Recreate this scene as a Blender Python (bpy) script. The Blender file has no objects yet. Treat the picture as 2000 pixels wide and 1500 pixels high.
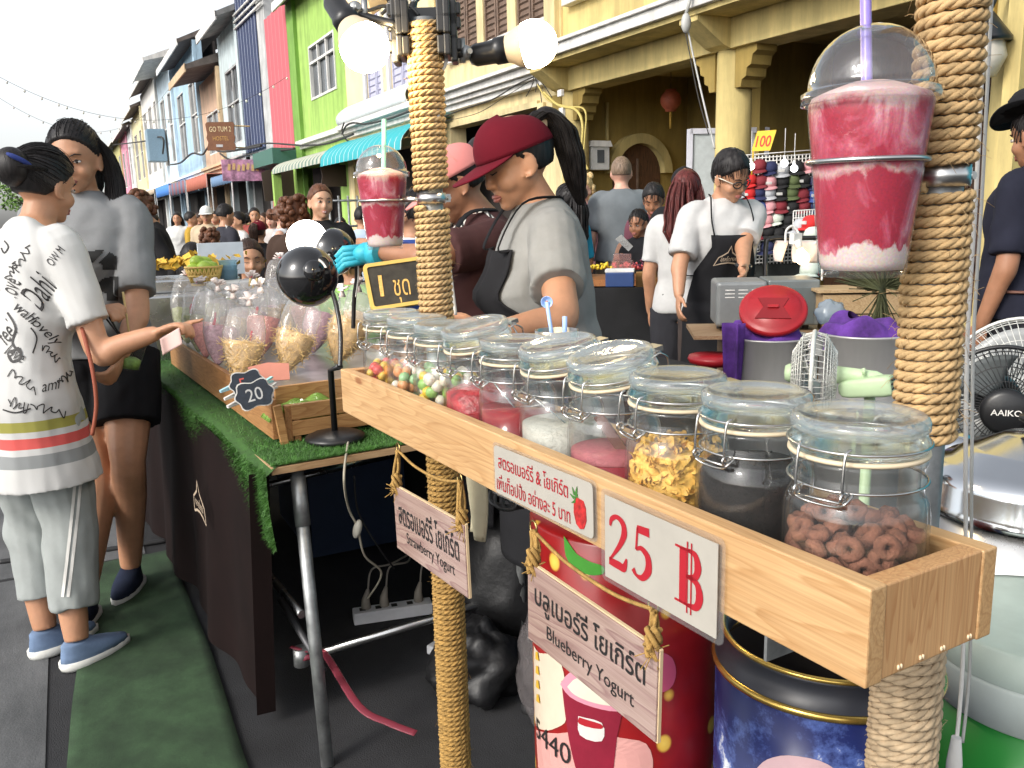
import bpy, bmesh, math, random
from mathutils import Vector as V, Matrix, noise as mnoise
from mathutils.bvhtree import BVHTree
R = math.radians
PI = math.pi
rnd = random.Random(7)
SC = bpy.context.scene
COL = SC.collection
# ---------------------------------------------------------------- camera, sky, sun, exposure
EYE = V((0, 0, 1.36))
CR, CU, CF = V((0.8911, -0.4538, -0.0257)), V((0.1110, 0.1619, 0.9805)), V((0.4408, 0.8763, -0.1946))
CF = CF.normalized(); CR = (CR - CF * CR.dot(CF)).normalized(); CU = CR.cross(CF).normalized()
FPX = 1700.0
cam = bpy.data.cameras.new('camera'); camo = bpy.data.objects.new('camera', cam); COL.objects.link(camo)
camo.matrix_world = Matrix(((CR.x, CU.x, -CF.x, EYE.x), (CR.y, CU.y, -CF.y, EYE.y), (CR.z, CU.z, -CF.z, EYE.z), (0, 0, 0, 1)))
cam.sensor_fit = 'HORIZONTAL'; cam.angle = 2 * math.atan(1000 / FPX); cam.clip_start = 0.05; cam.clip_end = 1500
SC.camera = camo
W = bpy.data.worlds.new('World'); SC.world = W; W.use_nodes = True
nt = W.node_tree; bg = nt.nodes['Background']
sky = nt.nodes.new('ShaderNodeTexSky'); sky.sky_type = 'NISHITA'; sky.sun_disc = False
SUN_EL, SUN_AZ = 34, 255        # degrees above the horizon; compass bearing (0 = along the street, 90 = towards the houses)
sky.sun_elevation = R(SUN_EL); sky.sun_rotation = R(SUN_AZ); sky.dust_density = 2.5; sky.air_density = 1.0; sky.ozone_density = 1.0
hs = nt.nodes.new('ShaderNodeHueSaturation'); hs.inputs['Saturation'].default_value = 0.22
nt.links.new(sky.outputs[0], hs.inputs['Color']); nt.links.new(hs.outputs[0], bg.inputs['Color'])
bg.inputs['Strength'].default_value = 0.15
sd = bpy.data.lights.new('sun', 'SUN'); sd.energy = .9; sd.angle = R(14); sd.color = (1, .93, .82)
so = bpy.data.objects.new('sun', sd); COL.objects.link(so)
az, el = R(SUN_AZ), R(SUN_EL)
sdir = V((math.sin(az) * math.cos(el), math.cos(az) * math.cos(el), math.sin(el)))
so.rotation_euler = (-sdir).to_track_quat('-Z', 'Y').to_euler(); so.location = (0, 0, 20)
SC.view_settings.view_transform = 'Standard'; SC.view_settings.look = 'None'; SC.view_settings.gamma = 1
SC.view_settings.exposure = 1.0
SC.render.engine = 'CYCLES'
SC.cycles.max_bounces = 10; SC.cycles.transparent_max_bounces = 40; SC.cycles.transmission_bounces = 10
SC.cycles.glossy_bounces = 4; SC.cycles.diffuse_bounces = 3; SC.cycles.sample_clamp_indirect = 6
SC.cycles.use_denoising = True; SC.cycles.caustics_reflective = False; SC.cycles.caustics_refractive = False


def ray(px, py): return CR * ((px - 1000) / FPX) + CU * ((750 - py) / FPX) + CF
def P(px, py, d): return EYE + ray(px, py) * d                       # a point of the place seen at a picture position, d metres away
def ZP(px, py, z): r = ray(px, py); return EYE + r * ((z - EYE.z) / r.z)
def XP(px, py, x): r = ray(px, py); return EYE + r * (x / r.x)
def YP(px, py, y): r = ray(px, py); return EYE + r * (y / r.y)


# ---------------------------------------------------------------- materials
MATS = {}
def nodes(name):
    m = bpy.data.materials.new(name); m.use_nodes = True; t = m.node_tree
    return m, t, t.nodes['Principled BSDF']
def lk(t, a, b): t.links.new(a, b)
def nd(t, kind, **kw):
    n = t.nodes.new('ShaderNode' + kind)
    for k, v in kw.items():
        if k in n.inputs: n.inputs[k].default_value = v
        else: setattr(n, k, v)
    return n
def ramp(t, stops):
    n = t.nodes.new('ShaderNodeValToRGB'); e = n.color_ramp.elements
    while len(e) < len(stops): e.new(.5)
    for i, (p, c) in enumerate(stops): e[i].position = p; e[i].color = (*c[:3], 1)
    return n
def coords(t, scale=(1, 1, 1), rot=(0, 0, 0)):
    tc = nd(t, 'TexCoord'); mp = nd(t, 'Mapping'); mp.inputs['Scale'].default_value = scale; mp.inputs['Rotation'].default_value = rot
    lk(t, tc.outputs['Object'], mp.inputs['Vector']); return mp.outputs[0]
def mat(name, col, rough=.6, metal=0., var=.1, vs=12., bump=0., bs=120., spec=.5, emit=0., coat=0., sss=0., sheen=0., ecol=None, alpha=1., stretch=(1, 1, 1), dist=.002, rvar=0., dirt=0., ds=1.5, dst=(1, 1, 1), speck=0.):
    if name in MATS: return MATS[name]
    m, t, b = nodes(name)
    co = coords(t, stretch)
    if var > 0:
        n = nd(t, 'TexNoise', Scale=vs, Detail=6, Roughness=.62); lk(t, co, n.inputs['Vector'])
        r = ramp(t, [(.3, [max(0, c * (1 - var)) for c in col]), (.7, [min(1, c * (1 + var)) for c in col])])
        lk(t, n.outputs['Fac'], r.inputs['Fac']); lk(t, r.outputs['Color'], b.inputs['Base Color'])
        last = r.outputs['Color']
        for amt, sc_, st_, lo, hi in ((dirt, ds, dst, .38, .60), (speck, 420, (1, 1, 1), .35, .62)):
            if amt:
                nz = nd(t, 'TexNoise', Scale=sc_, Detail=8, Roughness=.7); lk(t, coords(t, st_), nz.inputs['Vector']); rz_ = ramp(t, [(lo, [1 - amt, 1 - amt * .97, 1 - amt * .95]), (hi, (1, 1, 1))]); lk(t, nz.outputs['Fac'], rz_.inputs['Fac'])
                mm = nd(t, 'MixRGB', blend_type='MULTIPLY', Fac=1.); lk(t, last, mm.inputs[1]); lk(t, rz_.outputs[0], mm.inputs[2]); last = mm.outputs[0]
        if dirt or speck: lk(t, last, b.inputs['Base Color'])
        if rvar:
            mr = nd(t, 'MapRange'); mr.inputs['To Min'].default_value = max(.02, rough - rvar); mr.inputs['To Max'].default_value = min(1, rough + rvar)
            lk(t, n.outputs['Fac'], mr.inputs['Value']); lk(t, mr.outputs[0], b.inputs['Roughness'])
    else: b.inputs['Base Color'].default_value = (*col, 1)
    if not rvar: b.inputs['Roughness'].default_value = rough
    b.inputs['Metallic'].default_value = metal; b.inputs['Specular IOR Level'].default_value = spec
    if coat: b.inputs['Coat Weight'].default_value = coat; b.inputs['Coat Roughness'].default_value = .08
    if sss: b.inputs['Subsurface Weight'].default_value = sss; b.inputs['Subsurface Radius'].default_value = (.012, .005, .003); b.inputs['Subsurface Scale'].default_value = 1
    if sheen: b.inputs['Sheen Weight'].default_value = sheen
    if emit: b.inputs['Emission Color'].default_value = (*(ecol or col), 1); b.inputs['Emission Strength'].default_value = emit
    if bump:
        n2 = nd(t, 'TexNoise', Scale=bs, Detail=5); lk(t, co, n2.inputs['Vector'])
        bp = nd(t, 'Bump', Strength=bump, Distance=dist); lk(t, n2.outputs['Fac'], bp.inputs['Height']); lk(t, bp.outputs[0], b.inputs['Normal'])
    MATS[name] = m; return m
def wood(name, c1, c2, axis=0, scale=1., rough=.5, knots=True, bands=22.):
    if name in MATS: return MATS[name]
    m, t, b = nodes(name)
    sc = [6 * scale] * 3; sc[axis] = .7 * scale
    co = coords(t, sc)
    n = nd(t, 'TexNoise', Scale=1.6, Detail=3, Roughness=.5); lk(t, co, n.inputs['Vector'])
    mul = nd(t, 'Math', operation='MULTIPLY'); mul.inputs[1].default_value = bands; lk(t, n.outputs['Fac'], mul.inputs[0])
    fr = nd(t, 'Math', operation='FRACT'); lk(t, mul.outputs[0], fr.inputs[0])
    r = ramp(t, [(0, c1), (.62, [a * .65 + b_ * .35 for a, b_ in zip(c1, c2)]), (.9, c2), (1, c1)]); lk(t, fr.outputs[0], r.inputs['Fac'])
    sc2 = [260 * scale] * 3; sc2[axis] = 5 * scale
    co2 = coords(t, sc2); n2 = nd(t, 'TexNoise', Scale=1, Detail=4); lk(t, co2, n2.inputs['Vector'])
    n3 = nd(t, 'TexNoise', Scale=3.5, Detail=4); lk(t, coords(t, (1, 1, 1)), n3.inputs['Vector'])
    mx = nd(t, 'MixRGB', blend_type='MULTIPLY', Fac=.55); lk(t, r.outputs[0], mx.inputs[1])
    r2 = ramp(t, [(.3, (.62, .55, .48)), (.62, (1, 1, 1))]); lk(t, n2.outputs['Fac'], r2.inputs['Fac']); lk(t, r2.outputs[0], mx.inputs[2])
    mx2 = nd(t, 'MixRGB', blend_type='MULTIPLY', Fac=.5); lk(t, mx.outputs[0], mx2.inputs[1])
    r3 = ramp(t, [(.35, (.75, .66, .55)), (.6, (1, 1, 1))]); lk(t, n3.outputs['Fac'], r3.inputs['Fac']); lk(t, r3.outputs[0], mx2.inputs[2])
    last = mx2
    if knots:
        vc = [9 * scale] * 3; vc[axis] = 3.2 * scale
        vo = nd(t, 'TexVoronoi', Scale=1.); lk(t, coords(t, vc), vo.inputs['Vector'])
        r4 = ramp(t, [(.0, (.30, .13, .06)), (.055, (.45, .2, .1)), (.11, (1, 1, 1))]); lk(t, vo.outputs['Distance'], r4.inputs['Fac'])
        mx3 = nd(t, 'MixRGB', blend_type='MULTIPLY', Fac=.75); lk(t, last.outputs[0], mx3.inputs[1]); lk(t, r4.outputs[0], mx3.inputs[2]); last = mx3
    lk(t, last.outputs[0], b.inputs['Base Color']); b.inputs['Roughness'].default_value = rough
    bp = nd(t, 'Bump', Strength=.25, Distance=.0006); lk(t, n2.outputs['Fac'], bp.inputs['Height']); lk(t, bp.outputs[0], b.inputs['Normal'])
    MATS[name] = m; return m
def clear(name, tint=(.95, .97, .97), ior=1.45, rough=.02, body=0., bodycol=(.8, .85, .85), bump=0., bs=30., boost=1.):
    """thin clear sheet: passes light straight through, mirrors by the angle, with a little haze of its own"""
    if name in MATS: return MATS[name]
    m, t, b = nodes(name); t.nodes.remove(b); out = t.nodes['Material Output']
    tr = nd(t, 'BsdfTransparent'); tr.inputs['Color'].default_value = (*tint, 1)
    gl = nd(t, 'BsdfGlossy'); gl.inputs['Roughness'].default_value = rough
    fr = nd(t, 'Fresnel'); ge = nd(t, 'NewGeometry'); m1 = nd(t, 'Math', operation='MULTIPLY_ADD'); m1.inputs[1].default_value = -2; m1.inputs[2].default_value = 1; lk(t, ge.outputs['Backfacing'], m1.inputs[0]); pw = nd(t, 'Math', operation='POWER'); pw.inputs[0].default_value = ior; lk(t, m1.outputs[0], pw.inputs[1]); lk(t, pw.outputs[0], fr.inputs['IOR'])
    fac = fr.outputs[0]
    if boost != 1: mu = nd(t, 'Math', operation='MULTIPLY', use_clamp=True); mu.inputs[1].default_value = boost; lk(t, fac, mu.inputs[0]); fac = mu.outputs[0]
    base = tr
    if body:
        df = nd(t, 'BsdfDiffuse'); df.inputs['Color'].default_value = (*bodycol, 1)
        tl = nd(t, 'BsdfTranslucent'); tl.inputs['Color'].default_value = (*bodycol, 1)
        ad = nd(t, 'MixShader'); ad.inputs[0].default_value = .5; lk(t, df.outputs[0], ad.inputs[1]); lk(t, tl.outputs[0], ad.inputs[2])
        m2 = nd(t, 'MixShader'); m2.inputs[0].default_value = body; lk(t, tr.outputs[0], m2.inputs[1]); lk(t, ad.outputs[0], m2.inputs[2]); base = m2
    mx = nd(t, 'MixShader'); lk(t, fac, mx.inputs[0]); lk(t, base.outputs[0], mx.inputs[1]); lk(t, gl.outputs[0], mx.inputs[2])
    if bump:
        n = nd(t, 'TexNoise', Scale=bs, Detail=3); lk(t, coords(t), n.inputs['Vector'])
        bp = nd(t, 'Bump', Strength=bump, Distance=.01); lk(t, n.outputs['Fac'], bp.inputs['Height'])
        lk(t, bp.outputs[0], gl.inputs['Normal']); lk(t, bp.outputs[0], fr.inputs['Normal'])
    lk(t, mx.outputs[0], out.inputs['Surface'])
    MATS[name] = m; return m
def solidglass(name, col=(.9, .97, .97), rough=.02):
    if name in MATS: return MATS[name]
    m, t, b = nodes(name); t.nodes.remove(b); out = t.nodes['Material Output']
    g = nd(t, 'BsdfGlass'); g.inputs['Color'].default_value = (*col, 1); g.inputs['IOR'].default_value = 1.45; g.inputs['Roughness'].default_value = rough
    tr = nd(t, 'BsdfTransparent'); tr.inputs['Color'].default_value = (*col, 1)
    mx = nd(t, 'MixShader'); mx.inputs[0].default_value = .62; lk(t, tr.outputs[0], mx.inputs[1]); lk(t, g.outputs[0], mx.inputs[2])
    lk(t, mx.outputs[0], out.inputs['Surface']); MATS[name] = m; return m
def banded(name, stops, axis=2, scale=1., rough=.8, bump=.2, off=0.):
    """colour by position along one object axis: stops = [(pos 0..1, colour)], constant, repeating every `scale` metres"""
    if name in MATS: return MATS[name]
    m, t, b = nodes(name); tc = nd(t, 'TexCoord'); sp = nd(t, 'SeparateXYZ'); lk(t, tc.outputs['Object'], sp.inputs[0])
    a = nd(t, 'Math', operation='ADD'); a.inputs[1].default_value = off; lk(t, sp.outputs[axis], a.inputs[0])
    d = nd(t, 'Math', operation='DIVIDE'); d.inputs[1].default_value = scale; lk(t, a.outputs[0], d.inputs[0])
    f = nd(t, 'Math', operation='FRACT'); lk(t, d.outputs[0], f.inputs[0])
    r = ramp(t, stops); r.color_ramp.interpolation = 'CONSTANT'; lk(t, f.outputs[0], r.inputs['Fac']); lk(t, r.outputs[0], b.inputs['Base Color'])
    b.inputs['Roughness'].default_value = rough
    n2 = nd(t, 'TexNoise', Scale=300, Detail=3); lk(t, tc.outputs['Object'], n2.inputs['Vector'])
    bp = nd(t, 'Bump', Strength=bump, Distance=.001); lk(t, n2.outputs['Fac'], bp.inputs['Height']); lk(t, bp.outputs[0], b.inputs['Normal'])
    MATS[name] = m; return m


# ---------------------------------------------------------------- mesh building
def mw(o):
    m = o.matrix_basis.copy()
    while o.parent: o = o.parent; m = o.matrix_basis @ m
    return m
def tag(o, label=None, cat=None, group=None, kind=None):
    if label: o['label'] = label
    if cat: o['category'] = cat
    if group: o['group'] = group
    if kind: o['kind'] = kind
    return o
def thing(name, label, cat, loc=(0, 0, 0), rz=0., group=None):
    o = bpy.data.objects.new(name, None); o.empty_display_size = .05; COL.objects.link(o); o.location = loc; o.rotation_euler = (0, 0, rz)
    return tag(o, label, cat, group)
def dup(root, loc=None, rz=None, label=None, group=None):
    r = root.copy(); COL.objects.link(r)
    if loc is not None: r.location = loc
    if rz is not None: r.rotation_euler = (0, 0, rz)
    if label: r['label'] = label
    if group: r['group'] = group
    for ch in list(root.children):
        c = ch.copy(); COL.objects.link(c); c.parent = r
        for g in list(ch.children): d = g.copy(); COL.objects.link(d); d.parent = c
    return r
class MB:
    def __init__(s): s.v = []; s.f = []; s.fm = []; s.fs = []; s.cur = 0; s.M = None
    def add(s, vs, fs, smooth=True):
        b = len(s.v)
        s.v += [s.M @ V(v) for v in vs] if s.M else [V(v) for v in vs]
        for f in fs: s.f.append([i + b for i in f]); s.fm.append(s.cur); s.fs.append(smooth)
        return s
    def box(s, c, d, rot=None, smooth=False):
        c = V(c); h = V(d) / 2; vs = []
        for x in (-1, 1):
            for y in (-1, 1):
                for z in (-1, 1):
                    p = V((x * h.x, y * h.y, z * h.z)); vs.append(c + (rot @ p if rot else p))
        return s.add(vs, [(0, 1, 3, 2), (4, 6, 7, 5), (0, 4, 5, 1), (2, 3, 7, 6), (0, 2, 6, 4), (1, 5, 7, 3)], smooth)
    def box2(s, a, b): a, b = V(a), V(b); return s.box((a + b) / 2, [abs(x) for x in (b - a)])
    def loft(s, rings, cap=True, closed=True, smooth=True):
        n = len(rings[0]); vs = [p for r in rings for p in r]; fs = []
        for i in range(len(rings) - 1):
            for j in range(n if closed else n - 1):
                k = (j + 1) % n; fs.append((i * n + j, i * n + k, (i + 1) * n + k, (i + 1) * n + j))
        s.add(vs, fs, smooth)
        if cap and closed:
            b = len(s.v) - len(vs)
            for ring, rev in ((0, True), (len(rings) - 1, False)):
                idx = [b + ring * n + j for j in range(n)]
                s.f.append(idx[::-1] if rev else idx); s.fm.append(s.cur); s.fs.append(False)
        return s
    def tube(s, pts, r, n=8, cap=True, closed=False, flat=1.):
        pts = [V(p) for p in pts]; m = len(pts); rs = r if isinstance(r, (list, tuple)) else [r] * m
        up = None; rings = []
        for i in range(m):
            a = pts[i - 1] if (i or closed) else pts[i]; c = pts[(i + 1) % m] if (i < m - 1 or closed) else pts[i]
            t = (c - a).normalized()
            if up is None: up = t.orthogonal().normalized() if abs(t.z) > .9 else t.cross(V((0, 0, 1))).normalized()
            up = (up - t * up.dot(t))
            up = up.normalized() if up.length > 1e-6 else t.orthogonal().normalized()
            w = t.cross(up)
            rings.append([pts[i] + up * math.cos(2 * PI * k / n) * rs[i] + w * math.sin(2 * PI * k / n) * rs[i] * flat for k in range(n)])
        if closed: rings.append(rings[0]); return s.loft(rings, cap=False)
        return s.loft(rings, cap=cap)
    def lathe(s, prof, n=32, c=(0, 0, 0), M=None, smooth=True):
        c = V(c); vs = []; fs = []; idx = []
        for (r, z) in prof:
            if r < 1e-6: idx.append([len(vs)] * n); vs.append(V((0, 0, z)))
            else:
                idx.append(list(range(len(vs), len(vs) + n)))
                vs += [V((r * math.cos(2 * PI * k / n), r * math.sin(2 * PI * k / n), z)) for k in range(n)]
        for i in range(len(prof) - 1):
            for k in range(n):
                q = [idx[i][k], idx[i][(k + 1) % n], idx[i + 1][(k + 1) % n], idx[i + 1][k]]
                q2 = []
                for x in q:
                    if x not in q2: q2.append(x)
                if len(q2) > 2: fs.append(q2)
        if M: vs = [M @ v for v in vs]
        return s.add([c + v for v in vs], fs, smooth)
    def ell(s, c, r, rot=None, nu=14, nv=10):
        c = V(c); r = V(r) if not isinstance(r, (int, float)) else V((r, r, r)); vs = [V((0, 0, -1))]; fs = []
        for i in range(1, nv):
            ph = -PI / 2 + PI * i / nv
            vs += [V((math.cos(ph) * math.cos(2 * PI * k / nu), math.cos(ph) * math.sin(2 * PI * k / nu), math.sin(ph))) for k in range(nu)]
        vs.append(V((0, 0, 1))); L = len(vs) - 1
        for k in range(nu):
            fs.append((0, 1 + (k + 1) % nu, 1 + k)); fs.append((L, 1 + (nv - 2) * nu + k, 1 + (nv - 2) * nu + (k + 1) % nu))
            for i in range(nv - 2): a = 1 + i * nu; fs.append((a + k, a + (k + 1) % nu, a + nu + (k + 1) % nu, a + nu + k))
        pts = [V((v.x * r.x, v.y * r.y, v.z * r.z)) for v in vs]
        return s.add([c + (rot @ p if rot else p) for p in pts], fs)
    def prism(s, outline, depth, M=None, smooth=False):
        """2-D outline (x, y) pushed from z = 0 to z = depth, then placed by M"""
        n = len(outline); vs = [V((x, y, 0)) for x, y in outline] + [V((x, y, depth)) for x, y in outline]
        fs = [list(range(n))[::-1], list(range(n, 2 * n))] + [(i, (i + 1) % n, n + (i + 1) % n, n + i) for i in range(n)]
        return s.add([M @ v for v in vs] if M else vs, fs, smooth)
    def sheet(s, fn, nu, nv, smooth=True, wrap=False):
        vs = [fn(i / nu, j / nv) for j in range(nv + 1) for i in range(nu + 1)]
        return s.add(vs, [(j * (nu + 1) + i, j * (nu + 1) + i + 1, (j + 1) * (nu + 1) + i + 1, (j + 1) * (nu + 1) + i) for j in range(nv) for i in range(nu)], smooth)
    def mesh(s, name, mats, shift=None):
        me = bpy.data.meshes.new(name)
        me.from_pydata([v - shift for v in s.v] if shift else s.v, [], s.f)
        for m in (mats if isinstance(mats, (list, tuple)) else [mats]): me.materials.append(m)
        me.polygons.foreach_set('material_index', s.fm); me.polygons.foreach_set('use_smooth', s.fs); me.update()
        return me
    def build(s, name, mats, parent=None, local=False, bevel=0., solid=0., seg=2):
        shift = None
        if parent is not None and not local:
            inv = mw(parent).inverted(); s.v = [inv @ v for v in s.v]
        if parent is None:
            xs = [v.x for v in s.v]; ys = [v.y for v in s.v]; zs = [v.z for v in s.v]
            shift = V(((min(xs) + max(xs)) / 2, (min(ys) + max(ys)) / 2, min(zs)))
        o = bpy.data.objects.new(name, s.mesh(name, mats, shift)); COL.objects.link(o)
        if parent is not None: o.parent = parent
        else: o.location = shift
        if solid: md = o.modifiers.new('solid', 'SOLIDIFY'); md.thickness = solid; md.offset = 0
        if bevel:
            md = o.modifiers.new('bevel', 'BEVEL'); md.width = bevel; md.segments = seg; md.limit_method = 'ANGLE'; md.angle_limit = R(40)
        return o
def frame(o, x, y, z=None):
    """4x4 with the given origin and axes"""
    x = V(x).normalized(); y = V(y); y = (y - x * y.dot(x)).normalized(); z = x.cross(y)
    return Matrix(((x.x, y.x, z.x, o[0]), (x.y, y.y, z.y, o[1]), (x.z, y.z, z.z, o[2]), (0, 0, 0, 1)))
_tc = {}
def textmesh(txt, size=1., bold=0., shear=0., align='CENTER', space=1., depth=0.):
    k = (txt, size, bold, shear, align, space, depth)
    if k in _tc: return _tc[k]
    cu = bpy.data.curves.new('text', 'FONT'); cu.body = txt; cu.size = size; cu.offset = bold; cu.shear = shear; cu.align_x = align; cu.align_y = 'CENTER'
    cu.space_character = space; cu.extrude = depth; cu.resolution_u = 3
    o = bpy.data.objects.new('text', cu); COL.objects.link(o)
    dg = bpy.context.evaluated_depsgraph_get(); me = bpy.data.meshes.new_from_object(o.evaluated_get(dg))
    r = ([v.co.copy() for v in me.vertices], [list(p.vertices) for p in me.polygons])
    bpy.data.objects.remove(o); bpy.data.curves.remove(cu); bpy.data.meshes.remove(me)
    _tc[k] = r; return r
def put_text(mb, txt, M, size=1., fit=None, **kw):
    """text mesh placed by M (x along the line, y up); fit = (width, height) stretches it to that size"""
    vs, fs = textmesh(txt, size, **kw)
    if not vs: return
    if fit:
        x0, x1 = min(v.x for v in vs), max(v.x for v in vs); y0, y1 = min(v.y for v in vs), max(v.y for v in vs)
        vs = [V(((v.x - (x0 + x1) / 2) * fit[0] / (x1 - x0), (v.y - (y0 + y1) / 2) * fit[1] / (y1 - y0), v.z)) for v in vs]
    mb.add([M @ v for v in vs], fs, False)
def stroke(pts, ws):
    """ribbon outline along 2-D points with per-point widths"""
    L = []; Rr = []
    for i, (x, y) in enumerate(pts):
        a = V(pts[max(0, i - 1)]); b = V(pts[min(len(pts) - 1, i + 1)]); d = (b - a).normalized(); n = V((-d.y, d.x)); w = (ws[i] if isinstance(ws, (list, tuple)) else ws) / 2
        L.append((x + n.x * w, y + n.y * w)); Rr.append((x - n.x * w, y - n.y * w))
    vs = L + Rr; n = len(pts)
    return [V((x, y, 0)) for x, y in vs], [(i, n + i, n + i + 1, i + 1) for i in range(n - 1)]
def spline(pts, k=6):
    """Catmull-Rom through points"""
    pts = [V(p) for p in pts]; out = []
    for i in range(len(pts) - 1):
        p0, p1, p2, p3 = pts[max(0, i - 1)], pts[i], pts[i + 1], pts[min(len(pts) - 1, i + 2)]
        for j in range(k):
            t = j / k; out.append(.5 * ((2 * p1) + (p2 - p0) * t + (2 * p0 - 5 * p1 + 4 * p2 - p3) * t * t + (3 * p1 - p0 - 3 * p2 + p3) * t ** 3))
    out.append(pts[-1]); return out
def lerp(a, b, t): return a + (b - a) * t
def fuse(mb, voxel, smooth=2, decim=0.):
    """one continuous skin from overlapping closed shapes: voxel remesh, smoothed; returns (verts, faces)"""
    me = mb.mesh('fuse', []) ; o = bpy.data.objects.new('fuse', me); COL.objects.link(o)
    md = o.modifiers.new('r', 'REMESH'); md.mode = 'VOXEL'; md.voxel_size = voxel
    if smooth: s = o.modifiers.new('s', 'SMOOTH'); s.factor = .5; s.iterations = smooth
    dg = bpy.context.evaluated_depsgraph_get(); m2 = bpy.data.meshes.new_from_object(o.evaluated_get(dg))
    r = ([v.co.copy() for v in m2.vertices], [list(p.vertices) for p in m2.polygons])
    bpy.data.objects.remove(o); bpy.data.meshes.remove(me); bpy.data.meshes.remove(m2)
    return r
# ================================================================ the street: ground and houses
M_asph = mat('asphalt', (.030, .030, .033), .85, var=.4, vs=3, bump=.8, bs=260, dist=.004, dirt=.45, ds=1.1, speck=.5)
M_conc = mat('concrete', (.15, .152, .155), .85, var=.3, vs=2.2, bump=.5, bs=180, dist=.003, dirt=.45, ds=1.3, dst=(2.2, .5, 1), speck=.35)
g = MB(); g.box((30, 60, -.05), (400, 500, .1)); tag(g.build('road', M_asph), kind='structure')
g = MB()
g.box2((-9, -4, .0), (-.19, 3.72, .004)); g.box2((-9, 3.75, .0), (.16, 60, .004))
tag(g.build('pavement', M_conc), kind='structure')
M_carpet = mat('green_carpet', (.045, .095, .040), .95, var=.25, vs=9, bump=.9, bs=700, dist=.003, dirt=.4, ds=2.2, speck=.5)
g = MB(); g.sheet(lambda u, v: (lerp(lerp(-.19, -.04, v), lerp(.275, .262, v), u) + .006 * math.sin(v * 9 + u * 3), lerp(1.6, 3.72, v), .008 + .003 * math.sin(u * 11 + v * 17) ** 2), 12, 40)
tag(g.build('carpet', M_carpet, solid=.004), 'long strip of worn green carpet on the ground before the stall', 'carpet')
FX = 7.3
def q(px, py, x=FX): p = XP(px, py, x); return p.y, p.z
def wall(mb, y0, y1, z0, z1, ops, x0, x1):
    ys = sorted({y0, y1, *[a for o in ops for a in o[:2]]}); zs = sorted({z0, z1, *[a for o in ops for a in o[2:4]]})
    for i in range(len(ys) - 1):
        run = None
        for j in range(len(zs) - 1):
            cy, cz = (ys[i] + ys[i + 1]) / 2, (zs[j] + zs[j + 1]) / 2
            hole = any(o[0] < cy < o[1] and o[2] < cz < o[3] for o in ops)
            if not hole and run is None: run = zs[j]
            if (hole or j == len(zs) - 2) and run is not None:
                mb.box2((x0, ys[i], run), (x1, ys[i + 1], zs[j] if hole else zs[j + 1])); run = None
def plaster(n, c, dirt=.16): return mat(n, c, .85, var=dirt, vs=1.1, bump=.25, bs=60, dist=.006, dirt=.30, ds=1.4, dst=(2.5, 2.5, .35))
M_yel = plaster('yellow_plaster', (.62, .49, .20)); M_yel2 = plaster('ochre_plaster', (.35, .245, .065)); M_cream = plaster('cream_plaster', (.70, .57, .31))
M_white = plaster('white_trim', (.74, .72, .68), .1); M_green = plaster('lime_plaster', (.34, .53, .12)); M_dgreen = plaster('green_trim', (.2, .38, .07))
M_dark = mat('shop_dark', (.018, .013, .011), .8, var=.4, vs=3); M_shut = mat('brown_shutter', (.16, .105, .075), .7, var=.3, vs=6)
M_lav = mat('lavender_paint', (.44, .44, .56), .6, var=.1); M_glass = mat('window_glass', (.09, .10, .11), .12, var=.3, vs=1, spec=.8)
M_roof = mat('roof_tile', (.12, .10, .09), .9, var=.4, vs=2); M_dwood = wood('dark_door_wood', (.13, .06, .03), (.06, .03, .018), 2, .5, .6, False)
def house(name, label, y0, y1, H_, wm, ops=(), x0=FX, group='painted shophouses along the street'):
    t = thing('shophouse', label, 'house', (x0, (y0 + y1) / 2, 0), group=group)
    m = MB(); wall(m, y0, y1, 0, H_, ops, x0, x0 + .3); m.build('wall', wm, t)
    m = MB(); m.box2((x0 + .9, y0, 0), (x0 + 1.0, y1, H_)); m.build('unlit_interior', M_dark, t)  # near-black pane stands in for the unlit interior behind the openings
    return t
def shutter(mb, y0, y1, z0, z1, x, lm=0, slat=.075, frame_=.05):
    """louvred leaf: frame and tilted slats"""
    mb.box2((x, y0, z0), (x + .04, y0 + frame_, z1)); mb.box2((x, y1 - frame_, z0), (x + .04, y1, z1))
    mb.box2((x, y0 + frame_, z0), (x + .04, y1 - frame_, z0 + frame_)); mb.box2((x, y0 + frame_, z1 - frame_), (x + .04, y1 - frame_, z1))
    n = int((z1 - z0) / slat); rt = Matrix.Rotation(.6, 3, 'Y')
    for k in range(n): mb.box((x + .025, (y0 + y1) / 2, z0 + frame_ + (k + .5) * (z1 - z0 - 2 * frame_) / n), (.05, y1 - y0 - 2 * frame_, .012), rt)
    mb.box2((x + .035, y0 + .02, z0 + .02), (x + .05, y1 - .02, z1 - .02))
def cornice(y0, y1, z, out, steps, par, m=None, x=FX, name='cornice'):
    mb = MB()
    for k, (dz, dx) in enumerate(steps): mb.box2((x - out * dx, y0, z), (x + .01, y1, z + dz)); z += dz
    return mb.build(name, m or M_white, par, bevel=.008)
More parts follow.
